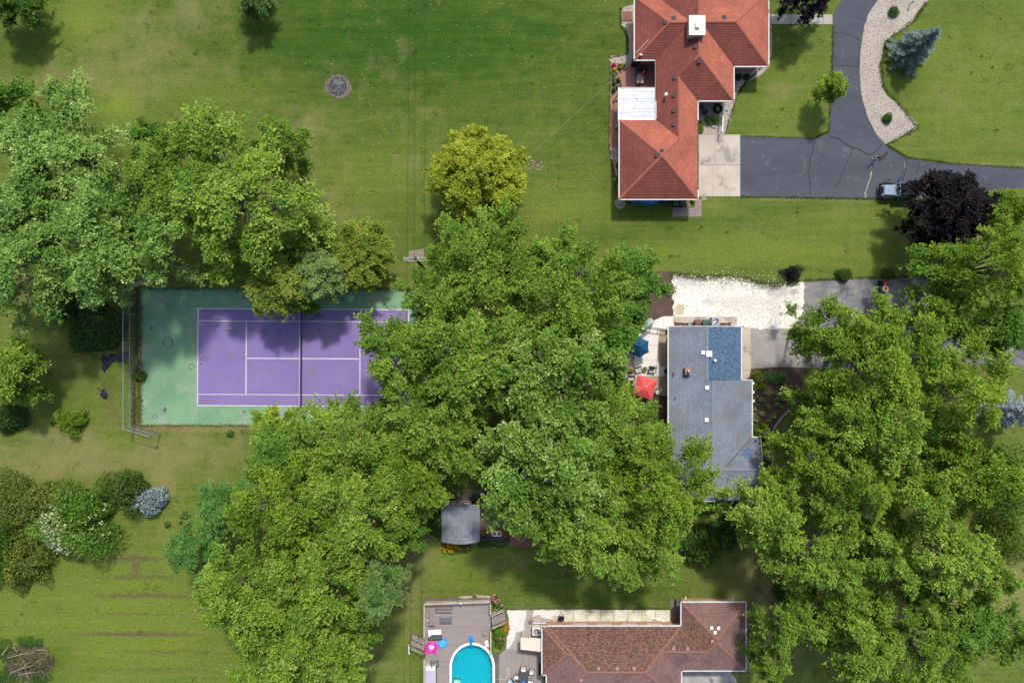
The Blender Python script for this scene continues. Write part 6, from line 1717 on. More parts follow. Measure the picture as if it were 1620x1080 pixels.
def tree(name, label, px, py, rpx, H, mat, seed=0, group=None, lr=None, leaf=.27, dens=1.0, ry=None, fan=.75, rough=.18, flat=.45, barkm=None, limbs=True, tb=0.0, spray=.5, gap=0.0, holes=None, cat="tree", deadtwigs=0, wind=None):
    rng = np.random.RandomState(seed+7)
    if group == GR_ : gap = gap+.07; rpx = rpx*.965
    hc = H*.82
    cx, cy, _ = P(px, py, hc)
    R = 1.06*rpx*(CAM_H-hc)/1120.0
    asp = (ry/rpx) if ry else 1.0
    if lr is None: lr = float(np.clip(R*.34, .8, 1.9))
    root = empty(name, (cx,cy,0), label, cat, group)
    # limb masses: sunflower points over the crown disc, two layers
    ph = rng.uniform(0, 6.28, 4)
    def rad(t): return R*(1+rough*(.5*np.sin(2*t+ph[0])+.45*np.sin(3*t+ph[1])+.4*np.sin(5*t+ph[2])+.3*np.sin(8*t+ph[3])))
    lob = []
    nl = max(4, int(1.75*dens*(R/lr)**2))
    for i in range(nl):
        t = i*2.39996+rng.uniform(-.25,.25); rr = math.sqrt((i+.5)/nl)
        Re = max(rad(t)-.55*lr, .2)
        r = Re*min(1, rr*rng.uniform(.92,1.06))
        z = H*(1-flat) + H*flat*math.sqrt(max(0,1-(rr*.95)**2)) - .45*lr + rng.normal(0, .065*H)
        lob.append((r*math.cos(t), r*math.sin(t)*asp, z, t, 0))
    for i in range(int(nl*.45)):
        t = rng.uniform(0,6.28); rr = math.sqrt(rng.uniform(.15,1)); Re = max(rad(t)-.7*lr,.2)
        z = (H*(1-flat) + H*flat*math.sqrt(max(0,1-rr**2)))*rng.uniform(.45,.75)
        lob.append((Re*rr*math.cos(t), Re*rr*math.sin(t)*asp, z, t, 1))
    keep = []
    for l in lob:
        if gap > 0 and l[4] == 0 and rng.rand() < gap: continue
        if holes:
            wx, wy = cx+l[0], cy+l[1]; bad = False
            for (hx, hy, hr) in holes:
                qx, qy, _ = P(hx, hy, hc)
                if (wx-qx)**2+(wy-qy)**2 < (hr*(CAM_H-hc)/1120)**2: bad = True
            if bad: continue
        keep.append(l)
    lob = np.array(keep)
    ns = max(8, int(17*spray/.5))
    nL = len(lob)
    cnt = np.where(lob[:,4] == 1, int(ns*.5), ns).astype(int)
    li = np.repeat(np.arange(nL), cnt); S = len(li)
    laz = lob[li,3] + 0.0
    lazr = rng.normal(0,.45,nL)[li]
    az = laz+lazr+rng.normal(0, fan*.72, S)
    cent = np.hypot(lob[li,0], lob[li,1]) < .3*R
    az = np.where(cent, lazr*6+rng.normal(0,.8,S), az)
    el = rng.uniform(-.25,.75,S)
    dirs = np.stack([np.cos(az)*np.cos(el), np.sin(az)*np.cos(el), np.sin(el)], -1)
    if wind: dirs = unit(dirs+np.array([wind[0],wind[1],0])*.5)
    la = np.stack([np.cos(laz+lazr), np.sin(laz+lazr), np.zeros(S)], -1)
    base = lob[li,:3] + la*(rng.uniform(-.85,.25,S)*lr)[:,None] + rng.normal(0,.17*lr,(S,3))*np.array([1,1,.8])
    sl = lr*rng.uniform(.55,1.05,S)
    nt_, nq = 7, 5                      # tufts per spray, leaves per tuft
    K = S*nt_; ki = np.repeat(np.arange(S), nt_)
    tt = np.tile((np.arange(nt_)+.6)/nt_, S)+rng.uniform(-.07,.07,K)
    d0 = dirs[ki]; side0 = unit(np.cross(d0, np.array([0,0,1.0]))); up0 = np.cross(side0, d0)
    sgn = np.where(np.tile(np.arange(nt_), S) % 2 == 0, 1.0, -1.0)
    wv0 = .24*(1.08-tt)*sl[ki]+.02
    tc = base[ki] + d0*(sl[ki]*tt)[:,None] + side0*(sgn*wv0*rng.uniform(.2,1.0,K))[:,None] + up0*(rng.normal(0,.10,K)*sl[ki])[:,None]
    tc[:,2] -= .30*tt**2*sl[ki]
    ttint = rng.normal(0,.10,K)+.26*(tt-.5)
    T = K*nq; qi = np.repeat(np.arange(K), nq); si = ki[qi]
    d = unit(d0[qi]+side0[qi]*(sgn[qi]*.5)[:,None])
    lc = lob[li[ki],:2]; rel = (tc[:,:2]-lc)/lr; rd = np.sqrt((rel**2).sum(1))
    tc[:,2] -= .42*lr*np.clip(rd,0,1.6)**2*.75
    rel3 = np.concatenate([rel, np.zeros((K,1))], 1)
    jit = rng.normal(0,1,(T,3))*np.array([1,1,.55])*(leaf*.46)
    p = tc[qi]+jit
    keepz = p[:,2] > .15
    ld = unit(d+jit/(leaf*.7)+rng.normal(0,.35,(T,3)))
    nn = unit(np.array([0,0,1.0])*.90 + jit/(leaf*1.5) + d*.2 + rel3[qi]*.42 + rng.normal(0,.30,(T,3)))
    ltint = rng.normal(0,.09,nL)[li][si]
    tint = .44+tb+ltint+rng.normal(0,.11,T)+ttint[qi]+rng.normal(0,.06,S)[si]
    L = leaf*rng.uniform(.7,1.2,T); W = L*rng.uniform(.6,.9,T)
    pts = p+np.array([cx,cy,0])
    leaves_mesh("crown", pts[keepz], ld[keepz], nn[keepz], L[keepz], W[keepz], tint[keepz], mat, root)
    NLEAF[0] += int(keepz.sum())
    # trunk and limbs
    bm_ = barkm or m_bark
    mb = MB(); tr = max(.06, R*.042)
    fork = H*.34
    mb.tube([(cx,cy,-.05),(cx+rng.uniform(-.1,.1),cy+rng.uniform(-.1,.1),fork*.5),(cx,cy,fork)], [tr*1.35,tr,tr*.85], 8)
    mb.tube([(cx,cy,fork),(cx+rng.uniform(-.3,.3),cy+rng.uniform(-.3,.3),H*.62),(cx,cy,H*.82)], [tr*.7,tr*.45,tr*.12], 6)
    mb.build("trunk", bm_, root)
    if limbs:
        lm = MB()
        for l in lob:
            if l[4] == 1 and rng.rand() < .5: continue
            q = Vector((cx+l[0], cy+l[1], l[2])); b = Vector((cx, cy, fork*rng.uniform(.9,1.5)))
            mid = b.lerp(q,.55)+Vector((rng.uniform(-.3,.3),rng.uniform(-.3,.3),.12*H*rng.uniform(0,1)))
            r_ = tr*.42
            lm.tube([b,mid,q], [r_,r_*.55,r_*.18], 5)
            out = Vector((math.cos(l[3]),math.sin(l[3]),.15))
            for k in range(3):
                a = l[3]+rng.uniform(-.9,.9)
                lm.tube([mid.lerp(q,.5+.2*k), q+Vector((math.cos(a),math.sin(a),.1))*lr*rng.uniform(.25,.5)], [r_*.22,r_*.06+.006], 4)
        lm.build("limbs", m_branch, root, kind="stuff")
    if deadtwigs:
        dm = MB()
        for k in range(deadtwigs):
            a = rng.uniform(0,6.28); r0 = R*rng.uniform(.05,.3); b = Vector((cx+r0*math.cos(a),cy+r0*math.sin(a)*asp,H*.80))
            for j in range(5):
                a2 = a+rng.uniform(-.7,.7); L_ = rng.uniform(.8,1.7)
                e = b+Vector((math.cos(a2)*L_,math.sin(a2)*L_,H*.12+rng.uniform(-.3,.4)))
                m_ = b.lerp(e,.5)+Vector((rng.uniform(-.2,.2),rng.uniform(-.2,.2),.15))
                dm.tube([b,m_,e],[.035,.022,.008],4)
                dm.tube([m_,m_+Vector((math.cos(a2+.6),math.sin(a2+.6),.3))*.8],[.025,.008],3)
        dm.build("dead_twigs", m_branch, root, kind="stuff")
    return root

PROTO = {}
def maple(name, label, px, py, rpx, H, mat, seed=0, group=None, tb=0.0, gap=0.0, deadtwigs=0, cat="tree", **kw):
    """full size maples: a dozen crowns are grown once and shared, turned and stretched for each tree"""
    hc = H*.82; R = 1.06*rpx*(CAM_H-hc)/1120.0
    if group == GR_: gap += .06
    fam = ("s" if R < 4.6 else "l")+("g" if gap > .09 else "d")
    nf = {"ld":7,"lg":4,"sd":4,"sg":3}[fam]
    key = (fam, (seed*7+3) % nf)
    R0, H0 = (6.6,15.0) if fam[0] == "l" else (4.2,12.0)
    if key not in PROTO:
        k = (CAM_H-H0*.82)/1120.0
        PROTO[key] = tree("maple_tree", "x", 810, 540, R0/1.06/k, H0, mat, 900+len(PROTO)*13, None, lr=1.75 if fam[0] == "l" else 1.35, leaf=.215, dens=1.25, spray=.78, gap=.16 if fam[1] == "g" else 0.0, rough=.2)
        PROTO[key]["proto"] = 1
    pr = PROTO[key]
    cx, cy, _ = P(px, py, hc); rg_ = random.Random(seed)
    root = empty(name, (cx,cy,0), label, cat, group)
    a = rg_.uniform(0,6.28); sx = R/R0*rg_.uniform(.96,1.04); sy = R/R0*rg_.uniform(.96,1.04)
    root.rotation_euler = (0,0,a); root.scale = (sx, sy, H/H0)
    for ch in KIDS(pr):
        c = ch.copy(); col.objects.link(c); c.parent = root
        if ch.name.startswith("crown"):
            c.material_slots[0].link = 'OBJECT'; c.material_slots[0].material = mat; c.color = (1+tb-.02,1,1,1)
    if deadtwigs:
        dm = MB(); rt = np.random.RandomState(seed)
        for k in range(deadtwigs):
            a = rt.uniform(0,6.28); r0 = R*rt.uniform(.05,.35); b = Vector((r0*math.cos(a)/sx,r0*math.sin(a)/sy,H0*.86))
            for j in range(6):
                a2 = a+rt.uniform(-.6,.6); L_ = rt.uniform(.9,1.9)
                e = b+Vector((math.cos(a2)*L_,math.sin(a2)*L_,H0*.06+rt.uniform(-.3,.4)))
                m_ = b.lerp(e,.5)+Vector((rt.uniform(-.2,.2),rt.uniform(-.2,.2),.15))
                dm.tube([b,m_,e],[.045,.028,.008],4)
                dm.tube([m_,m_+Vector((math.cos(a2+.6),math.sin(a2+.6),.3))*.7],[.018,.006],3)
        dm.build("dead_twigs", m_branch, root, local=True, kind="stuff")
    return root

def bush(name, label, px, py, rx, ry, h, mat, seed=0, group=None, leaf=.12, n=None, rough=.12, cat="shrub", tb=0.0, flowers=None, lift=0.0, open_=0.0, stems=True, up=.5):
    rng = np.random.RandomState(seed+11)
    hc = h*.6+lift
    cx, cy, _ = P(px, py, hc); k = (CAM_H-hc)/1120.0
    RX, RY = rx*k, ry*k
    root = empty(name, (cx,cy,lift), label, cat, group)
    if n is None: n = int(2.3*math.pi*(RX*RY+ (RX+RY)*.5*h*.8)/(leaf*leaf*.38))
    n = int(min(n, 13000))
    v = unit(rng.normal(0,1,(n,3))); v[:,2] = np.abs(v[:,2])
    lump = np.zeros(n); 
    nb = 14
    cb = unit(rng.normal(0,1,(nb,3))); cb[:,2] = np.abs(cb[:,2])
    for i in range(nb):
        dd = ((v-cb[i])**2).sum(1); lump += rng.uniform(.4,1)*np.exp(-dd/.10)
    az = np.arctan2(v[:,1], v[:,0]); out = 1+rough*(.6*np.sin(3*az+seed)+.5*np.sin(5*az+seed*2.1)+.3*np.sin(9*az+seed))
    r = (1-.32*np.abs(rng.normal(0,1,n))*(.6+open_)) * (.86+rough*1.3*lump)*out
    r = np.clip(r, .1, 1.35)
    p = v*r[:,None]*np.array([RX,RY,h])
    c = p+np.array([cx,cy,lift+.03])
    d = unit(v*.6+rng.normal(0,.6,(n,3))+np.array([0,0,.1])); nn = unit(v*.7+np.array([0,0,up])+rng.normal(0,.45,(n,3)))
    L = leaf*rng.uniform(.7,1.3,n)
    tint = .36+tb+.12*lump+rng.normal(0,.16,n)
    ok = c[:,2] > lift+.01
    leaves_mesh("crown", c[ok], d[ok], nn[ok], L[ok], L[ok]*rng.uniform(.5,.85,n)[ok], tint[ok], mat, root)
    NLEAF[0] += int(ok.sum())
    if stems:
        mb = MB()
        for i in range(5):
            a = rng.uniform(0,6.28); mb.tube([(cx,cy,lift),(cx+RX*.4*math.cos(a),cy+RY*.4*math.sin(a),lift+h*.6)],[.03+.02*h,.012],5)
        mb.build("stem", m_bark, root)
    if flowers:
        fm, nf, side, fs = flowers
        v = unit(rng.normal(0,1,(nf,3))); v[:,2] = np.abs(v[:,2])
        if side: v = unit(rng.normal(0,.62,(nf,3))+np.array(side)); v[:,2] = np.abs(v[:,2])+.25; v = unit(v)
        c = v*rng.uniform(.8,1.03,(nf,1))*np.array([RX,RY,h])*1.04+np.array([cx,cy,lift+.05])
        # each bloom head is a small cluster of petals
        m_ = 6; ci = np.repeat(np.arange(nf), m_)
        cc = c[ci]+rng.normal(0,fs*.4,(nf*m_,3)); 
        leaves_mesh("blossom", cc, unit(rng.normal(0,1,(nf*m_,3))), unit(v[ci]+rng.normal(0,.4,(nf*m_,3))+np.array([0,0,.5])), np.full(nf*m_,fs), np.full(nf*m_,fs*.8), rng.uniform(0,1,nf*m_), fm, root)
    return root

def spruce(name, label, px, py, rpx, H, mat, seed=0, whorls=13, lean=(0,0), dens=1.0, hc_frac=.35, rbr=1.0, group=None):
    rng = np.random.RandomState(seed+5)
    hc = H*hc_frac; bx, by, _ = P(px, py, hc); R = rpx*(CAM_H-hc)/1120.0
    root = empty(name, (bx,by,0), label, "tree", group)
    C_, D_, N_, L_, T_ = [], [], [], [], []
    mb = MB(); mb.tube([(bx,by,0),(bx,by,H*.5),(bx,by,H*.97)],[.12,.08,.02],7)
    for w in range(whorls):
        f = w/(whorls-1); z = H*(.10+.86*f); rr = R*(1-f)**.85*rng.uniform(.9,1.08)+.12
        nb = max(4, int((11-6*f)*dens))
        for b in range(nb):
            a = 2*math.pi*b/nb+w*.9+rng.uniform(-.2,.2); bl = rr*rng.uniform(.75,1.1)
            tip = np.array([math.cos(a)*bl, math.sin(a)*bl, -.12*bl+rng.uniform(-.05,.1)+.25*f*bl])
            mb.tube([(bx,by,z),(bx+tip[0],by+tip[1],z+tip[2])],[.025,.008],4)
            nk = max(3, int(bl/.17))
            for k in range(nk):
                t = (k+1)/nk; base = tip*t
                wid = .34*(1.05-t)*bl**.6*rbr+.10
                for s_ in (-1,0,1):
                    sd = np.array([-math.sin(a), math.cos(a), 0])*s_*wid
                    m = 7 if s_ else 5
                    q = base+sd*rng.uniform(.3,1,(m,1))+rng.normal(0,.045,(m,3))
                    dd = unit(tip/bl+sd*1.1/(wid)*.8+rng.normal(0,.35,(m,3))+np.array([0,0,.12]))
                    C_.append(q+np.array([bx,by,z])); D_.append(dd); N_.append(unit(np.array([0,0,1.0])+rng.normal(0,.4,(m,3))))
                    L_.append(rng.uniform(.13,.24,m)); T_.append(.30+.35*t+rng.normal(0,.13,m))
    C_, D_, N_, L_, T_ = map(np.concatenate, (C_,D_,N_,L_,T_))
    leaves_mesh("crown", C_, D_, N_, L_, L_*.42, T_, mat, root); NLEAF[0] += len(C_)
    mb.build("trunk", m_bark, root)
    return root

GC = "tall maples over the middle of the view"
GL = "pale leaved maples in the upper left"
GB = "green maples in the lower left grove"
GR_ = "tall maples along the right hand drive"
# upper left
maple("maple_tree", "silvery green maple at the left edge, topmost of the pale leafed group", 88,235,104,13,L_silver,1,GL,tb=.0,dens=1.2)
maple("maple_tree", "pale silver maple reaching toward the fence corner, largest of the left group", 176,370,112,15,L_silver,2,GL,tb=-.08,dens=1.2)
maple("maple_tree", "maple cut by the left frame edge above the dark hedge gap", 28,400,108,14,L_silver,3,GL,tb=-.10,dens=1.2)
maple("maple_tree", "broad round maple north of the court with a fine bright crown", 362,298,132,14,L_maple,4,GL,leaf=.24,tb=.06,lr=1.5,dens=1.15)
maple("maple_tree", "maple between the silver maple and the broad round maple north west of the fence", 262,290,80,13.5,L_maple,104,GL,tb=-.02)
maple("maple_tree", "maple at the left edge just above the dark clearing", 58,330,70,13,L_silver,105,GL,tb=-.12)
maple("maple_tree", "small green tree tucked against the northeast side of the broad round maple", 440,225,46,11,L_maple,5,leaf=.22)
tree("broadleaf_tree", "low dark green tree between the two pale maples in the upper left", 238,222,34,8,L_deep,6,leaf=.2)
tree("broadleaf_tree", "leafy branch tree at the left edge beside the dark clearing", 4,590,50,8,L_maple,7,tb=.0,dens=1.7,flat=.6,rough=.1)
bush("dark_shrub", "dark green ivy like shrub at the left edge below the clearing", 8,662,30,26,2.2,L_dark,8,leaf=.18)
bush("dark_shrub", "big dark shrub in deep shade west of the chain link fence", 142,520,48,46,3.0,L_dark,9,leaf=.2)
bush("dark_shrub", "dark undergrowth shrub under the silver maple left of the fence top", 95,480,45,30,2.6,L_dark,10,leaf=.2)
tree("broadleaf_tree", "dark green tree corner in the top left of the view", 6,-10,40,6.5,L_deep,11,tb=-.15,leaf=.2,dens=1.6,flat=.65,lr=1.0)
tree("broadleaf_tree", "small deep green tree at the left edge above the silver maples", 10,152,34,7,L_deep,12,leaf=.2,tb=.05,dens=1.6,flat=.65,lr=1.0)
tree("broadleaf_tree", "teal green treetop cut by the top edge left of the fire pit", 396,-12,32,5,L_sage,13,leaf=.17,tb=-.25,dens=1.5,flat=.7,lr=.9)
# north of the court
tree("broadleaf_tree", "olive green tree overhanging the court's north edge by the net", 434,442,58,8,L_olive,14,leaf=.2,tb=.0,dens=1.7,rough=.1)
tree("broadleaf_tree", "drooping green branches reaching over the court sideline by the net post", 466,474,28,5.5,L_maple,15,leaf=.18,dens=1.4,tb=-.12)
tree("broadleaf_tree", "silvery sage tree between the olive tree and the round bush", 505,434,40,9,L_sage,16,leaf=.18,tb=.12,dens=1.6,rough=.1)
tree("broadleaf_tree", "rounded yellowish olive tree east of the silvery sage tree", 562,402,58,6.5,L_olive,17,leaf=.18,lr=1.0,tb=.02,dens=1.6,rough=.1)
tree("broadleaf_tree", "dark green tree behind the silvery sage tree north of the court", 487,386,42,6,L_deep,18,leaf=.18,dens=1.5)
tree("golden_tree", "round golden green tree standing alone in the upper lawn", 754,267,74,9.5,L_yellow,19,leaf=.2,lr=1.0,rough=.08,fan=1.9,flat=.6,dens=1.9,tb=.0)
# centre
maple("maple_tree", "maple at the top of the central grove just below the golden tree", 772,415,96,15,L_maple,20,GC,tb=.0)
maple("maple_tree", "maple left in the central grove beside the utility pole", 706,470,78,14,L_maple,21,GC,tb=-.06)
maple("maple_tree", "maple upper right in the central grove, north of the blue umbrella", 900,462,104,16,L_maple,22,GC,tb=-.02,deadtwigs=1)
maple("maple_tree", "darker maple by the white stone yard with a gap of bare twigs", 1000,455,66,12,L_deep,23,GC,tb=.08,gap=.12,deadtwigs=2)
maple("maple_tree", "sparse maple leaning over the court's east baseline", 626,560,62,14,L_maple,24,GC,gap=.18,tb=.0,lr=1.4)
maple("maple_tree", "maple left of centre in the grove, east of the court", 742,570,100,16,L_maple,25,GC,tb=.02)
maple("maple_tree", "silver flecked maple in the very middle of the central grove", 872,590,112,17,L_mixed,26,GC,tb=-.04)
tree("maple_tree", "maple beside the blue umbrella at the grove's east side", 958,556,56,13,L_deep,27,GC,tb=.06,holes=[(1025,560,26),(1000,580,14)])
maple("maple_tree", "maple south of the court's southeast corner in the grove", 690,668,92,14,L_maple,28,GC,tb=-.02)
maple("maple_tree", "big maple low in the grove with whitish wind turned leaves", 862,726,118,17,L_mixed,29,GC,tb=-.04)
maple("maple_tree", "maple beside the red umbrella and mulch bed", 980,690,80,13,L_maple,30,GC,tb=.02)
maple("maple_tree", "bright maple overhanging the grey roof's lower left corner", 1052,770,88,15,L_lime,31,GC,tb=-.10,deadtwigs=2)
maple("maple_tree", "maple at the bottom of the central grove above the brown roofed shed", 915,822,92,14,L_maple,32,GC,tb=.06)
maple("maple_tree", "maple at the grove's southeast tip near the brown roofed house", 1020,860,72,12,L_maple,33,GC,tb=.08)
tree("maple_tree", "shaded maple behind the small sheds", 800,760,50,10,L_deep,34,GC,tb=.0,holes=[(770,800,45)])
bush("rounded_shrub", "grey green rounded shrub southeast of the central grove", 1118,866,34,36,3.5,L_bush,35,leaf=.2,tb=-.1)
bush("rounded_shrub", "dark shrub beside the grey green rounded shrub", 1150,848,24,30,3.0,L_dark,36,leaf=.2)
bush("rounded_shrub", "dark undergrowth bush below the grey roof's south end", 1062,850,44,30,3.0,L_dark,136,leaf=.2)
# lower left
maple("maple_tree", "maple just south of the court, topmost of the lower left grove", 552,712,88,13,L_maple,37,GB,tb=.02,leaf=.24)
maple("maple_tree", "dark leafed maple at the grove's upper left shoulder", 452,724,62,11,L_deep,38,GB,tb=.06,leaf=.24)
maple("maple_tree", "maple left of the grey roofed shed with a bright round crown", 645,760,66,13,L_lime,39,GB,tb=-.14,leaf=.25)
maple("maple_tree", "maple with a bright western crown in the lower left grove", 452,800,88,15,L_lime,40,GB,tb=-.12,leaf=.25)
maple("maple_tree", "maple in the middle of the lower left grove", 560,815,92,15,L_maple,41,GB,tb=.06,leaf=.25)
maple("maple_tree", "maple shading the lawn south west of the grey roofed shed", 632,838,42,11,L_deep,42,GB,tb=.10,leaf=.24)
maple("maple_tree", "pale twigged maple jutting west over the striped lawn", 392,942,92,15,L_maple,43,GB,tb=.04,deadtwigs=1)
maple("maple_tree", "maple lower in the grove with mottled green crown", 500,930,96,15,L_maple,44,GB,tb=.0)
maple("maple_tree", "maple at the bottom frame edge of the lower left grove", 452,1030,96,14,L_maple,45,GB,tb=.04)
maple("maple_tree", "maple at the bottom edge west of the pool deck", 540,1020,62,13,L_maple,46,GB,tb=.04)
tree("honeylocust_tree", "feathery blue green tree on the west flank of the lower left grove, upper one", 348,802,46,9,L_locust,47,leaf=.13,lr=1.0,spray=.9,fan=1.5,limbs=False)
tree("honeylocust_tree", "feathery blue green tree on the west flank of the lower left grove, lower one", 308,868,48,8.5,L_locust,48,leaf=.13,lr=1.0,spray=.9,fan=1.5,limbs=False,gap=.1)
tree("willow_tree", "smooth grey green rounded tree west of the pool deck", 600,934,37,15,L_sage,49,ry=50,leaf=.16,dens=1.7,lr=.9,spray=.9,fan=1.2,rough=.08,tb=-.12)
tree("broadleaf_tree", "yellow green young tree overlapping the court's south edge", 432,682,42,6,L_lime,50,leaf=.17,lr=.8,tb=.12,gap=.12)
# right
maple("maple_tree", "small maple over the concrete pad beside the blue roof", 1318,520,52,13,L_maple,51,GR_,gap=.15,lr=1.4)
maple("maple_tree", "large bright maple covering the worn driveway", 1405,575,104,16,L_lime,52,GR_,tb=-.08)
maple("maple_tree", "maple above the mulch bed east of the grey roofed house", 1338,668,60,15,L_maple,53,GR_,tb=.04)
tree("maple_tree", "maple in the middle of the right hand group", 1404,695,80,16,L_maple,54,GR_,tb=.06,deadtwigs=2,holes=[(1470,620,22)])
maple("maple_tree", "yellow tinged maple near the right edge below the driveway", 1530,612,74,16,L_lime,55,GR_,tb=.06)
maple("maple_tree", "tall maple at the right edge beside the black leafed tree", 1588,420,78,16,L_lime,56,GR_,tb=-.06)
tree("broadleaf_tree", "deep green tree at the north side of the worn driveway", 1505,432,58,11,L_deep,57,tb=.12,leaf=.22)
maple("maple_tree", "maple overhanging the driveway's dark bend", 1505,500,56,12,L_maple,58,GR_,tb=.0,gap=.1)
maple("maple_tree", "bright small treetop on the right edge just below the black leafed tree", 1602,335,36,11,L_lime,59,GR_)
maple("maple_tree", "shadowed maple on the right edge above the road", 1588,520,50,12,L_deep,60,GR_,tb=.08)
maple("maple_tree", "thin maple with bare pale branches over the lawn circle", 1290,728,50,14,L_lime,61,GR_,gap=.3,deadtwigs=2,tb=-.05,lr=1.3)
maple("maple_tree", "maple reaching over the grey roof's small wing", 1222,815,64,14,L_maple,62,GR_,tb=.10,fan=.5)
maple("maple_tree", "maple with a pale visible limb at the centre of the right group", 1358,780,76,16,L_lime,63,GR_,tb=-.14,deadtwigs=2,gap=.08)
maple("maple_tree", "maple directly northeast of the brown roofed house", 1292,872,76,15,L_maple,64,GR_,tb=.04,deadtwigs=1,gap=.08)
maple("maple_tree", "maple in the right group over deep dark shade", 1458,780,56,15,L_maple,65,GR_,tb=.08)
maple("maple_tree", "maple spreading toward the right edge below the grey blue conifer", 1545,755,64,16,L_lime,66,GR_,tb=-.1)
maple("maple_tree", "long branched maple bordering the dry lawn on the right", 1515,880,68,15,L_maple,67,GR_,tb=.12,gap=.12)
maple("maple_tree", "slim maple between two gaps in the right group", 1412,885,58,14,L_maple,68,GR_,tb=.04,gap=.1)
maple("maple_tree", "maple tip pointing at the dry lawn, farthest right", 1568,910,44,13,L_maple,69,GR_,tb=.08,gap=.15)
maple("maple_tree", "maple south of the centre of the right group", 1340,950,48,12,L_maple,70,GR_,tb=.02,gap=.1)
maple("maple_tree", "maple right of the brown roofed house's east wall", 1252,985,50,12,L_maple,71,GR_,gap=.12)
maple("maple_tree", "maple touching the bottom edge nearest the brown roofed house", 1222,1052,34,10,L_maple,72,GR_,gap=.1)
maple("maple_tree", "maple at the bottom edge in the middle of the lower right group", 1372,1020,66,13,L_maple,73,GR_,tb=.04)
maple("maple_tree", "maple at the bottom edge toward the right corner", 1468,1032,76,13,L_maple,74,GR_,tb=.0)
maple("maple_tree", "maple below the dry lawn with a rounded dense crown", 1535,985,52,12,L_deep,75,GR_,tb=.14)
maple("maple_tree", "small maple beside the dry lawn's lower left corner", 1462,948,30,10,L_maple,76,GR_,gap=.2)
tree("broadleaf_tree", "dark fresh green tree in the bottom right corner", 1596,1010,52,10,L_deep,77,leaf=.2,tb=.02)
bush("dark_shrub", "dark bluish shrub at the right edge under the spreading maple", 1600,765,40,54,5.0,L_deep,78,leaf=.26,rough=.35,open_=.6,tb=-.12)
bush("dark_shrub", "brownish dark thicket at the right edge above the dry lawn", 1590,850,50,38,2.5,L_olive,79,leaf=.22,tb=-.32,rough=.4,open_=.7)
bush("dark_shrub", "dark green thicket in the deep shade of the right group", 1490,700,60,48,3.0,L_dark,80,leaf=.22)
bush("dark_shrub", "dark green shrub row beside the brown roofed house's east lawn", 1262,945,36,22,3.0,L_dark,81,leaf=.2)
bush("dark_shrub", "shaded undergrowth shrub below the maple with a pale limb", 1400,840,50,34,3.0,L_dark,82,leaf=.22)
spruce("spruce_tree", "grey blue conifer at the right edge half hidden by the yellow tinged maple", 1596,648,36,8,L_paleblue,83,whorls=10)
# single trees on the lawns
tree("copper_beech_tree", "black purple leafed round tree beside the parked car", 1518,327,66,9.5,L_purple,84,leaf=.24,lr=1.1,rough=.08,fan=1.6,flat=.6,dens=1.7)
tree("copper_beech_tree", "black purple leafed tree cut by the top edge beside the red roofed house", 1286,-26,46,7,L_purple,85,leaf=.22,lr=1.0,rough=.1,fan=1.3)
tree("young_tree", "small lime green young tree leaning over the driveway edge", 1320,134,22,5.5,L_lime,86,leaf=.15,lr=.7,fan=1.4,dens=2.0,spray=.8,tb=-.05)
spruce("blue_spruce_tree", "lone blue grey spruce on the right lawn by the pebble bed", 1441,80,31,6.6,L_blue,87,whorls=15,hc_frac=.18)
bush("boxwood_shrub", "yellow green rounded bush on the lawn west of the court", 110,667,25,19,1.9,L_lime,88,leaf=.16,tb=-.12,rough=.35,open_=.5)
bush("rusty_shrub", "olive and rust coloured bush cut by the left frame edge", 28,795,62,46,3.4,L_rust,89,leaf=.20,rough=.38,open_=.7)
bush("rusty_shrub", "rusty lower part of the hedge bush in the lower left", 44,885,34,52,2.8,L_rust,90,leaf=.2,rough=.38,open_=.7,tb=.05)
bush("dark_shrub", "deep green bush at the left frame edge below the rusty bush", 4,880,32,60,3.4,L_deep,91,leaf=.2,rough=.3,open_=.5,tb=-.15)
bush("flowering_shrub", "large deep green shrub with cream blossom on its lower left side", 118,830,64,56,4.4,L_deep,92,leaf=.22,rough=.3,open_=.45,tb=.02,flowers=(L_white,520,(-.95,-.42,.38),.20))
bush("flowering_shrub", "dark olive shrub between the blossoming shrub and the pale blue conifer", 192,780,36,34,3.2,L_bush,93,leaf=.2,tb=-.15,rough=.3,open_=.5)
bush("blue_conifer_shrub", "dense pale blue dwarf conifer beside the dark olive shrub", 234,792,31,23,2.0,L_paleblue,94,leaf=.2,rough=.14,tb=.05)
for i, (px, py, r, hh, lb) in enumerate([(264,830,6,.4,"tiny leafy plant below the pale blue conifer, the left one"),(285,826,3.5,.4,"tiny leafy plant on the lawn, the middle of three"),(292,815,8,.5,"white speckled tuft of leaves beside the feathery tree"),(363,686,7,.5,"low green weed clump south of the court"),(220,595,10,1.0,"leafy vine at the foot of the chain link fence")]):
    bush("small_plant", lb, px, py, r, r*.85, hh, L_bush, 95+i, leaf=.11, tb=.15, cat="plant", flowers=(L_white,18,None,.07) if i == 2 else None)
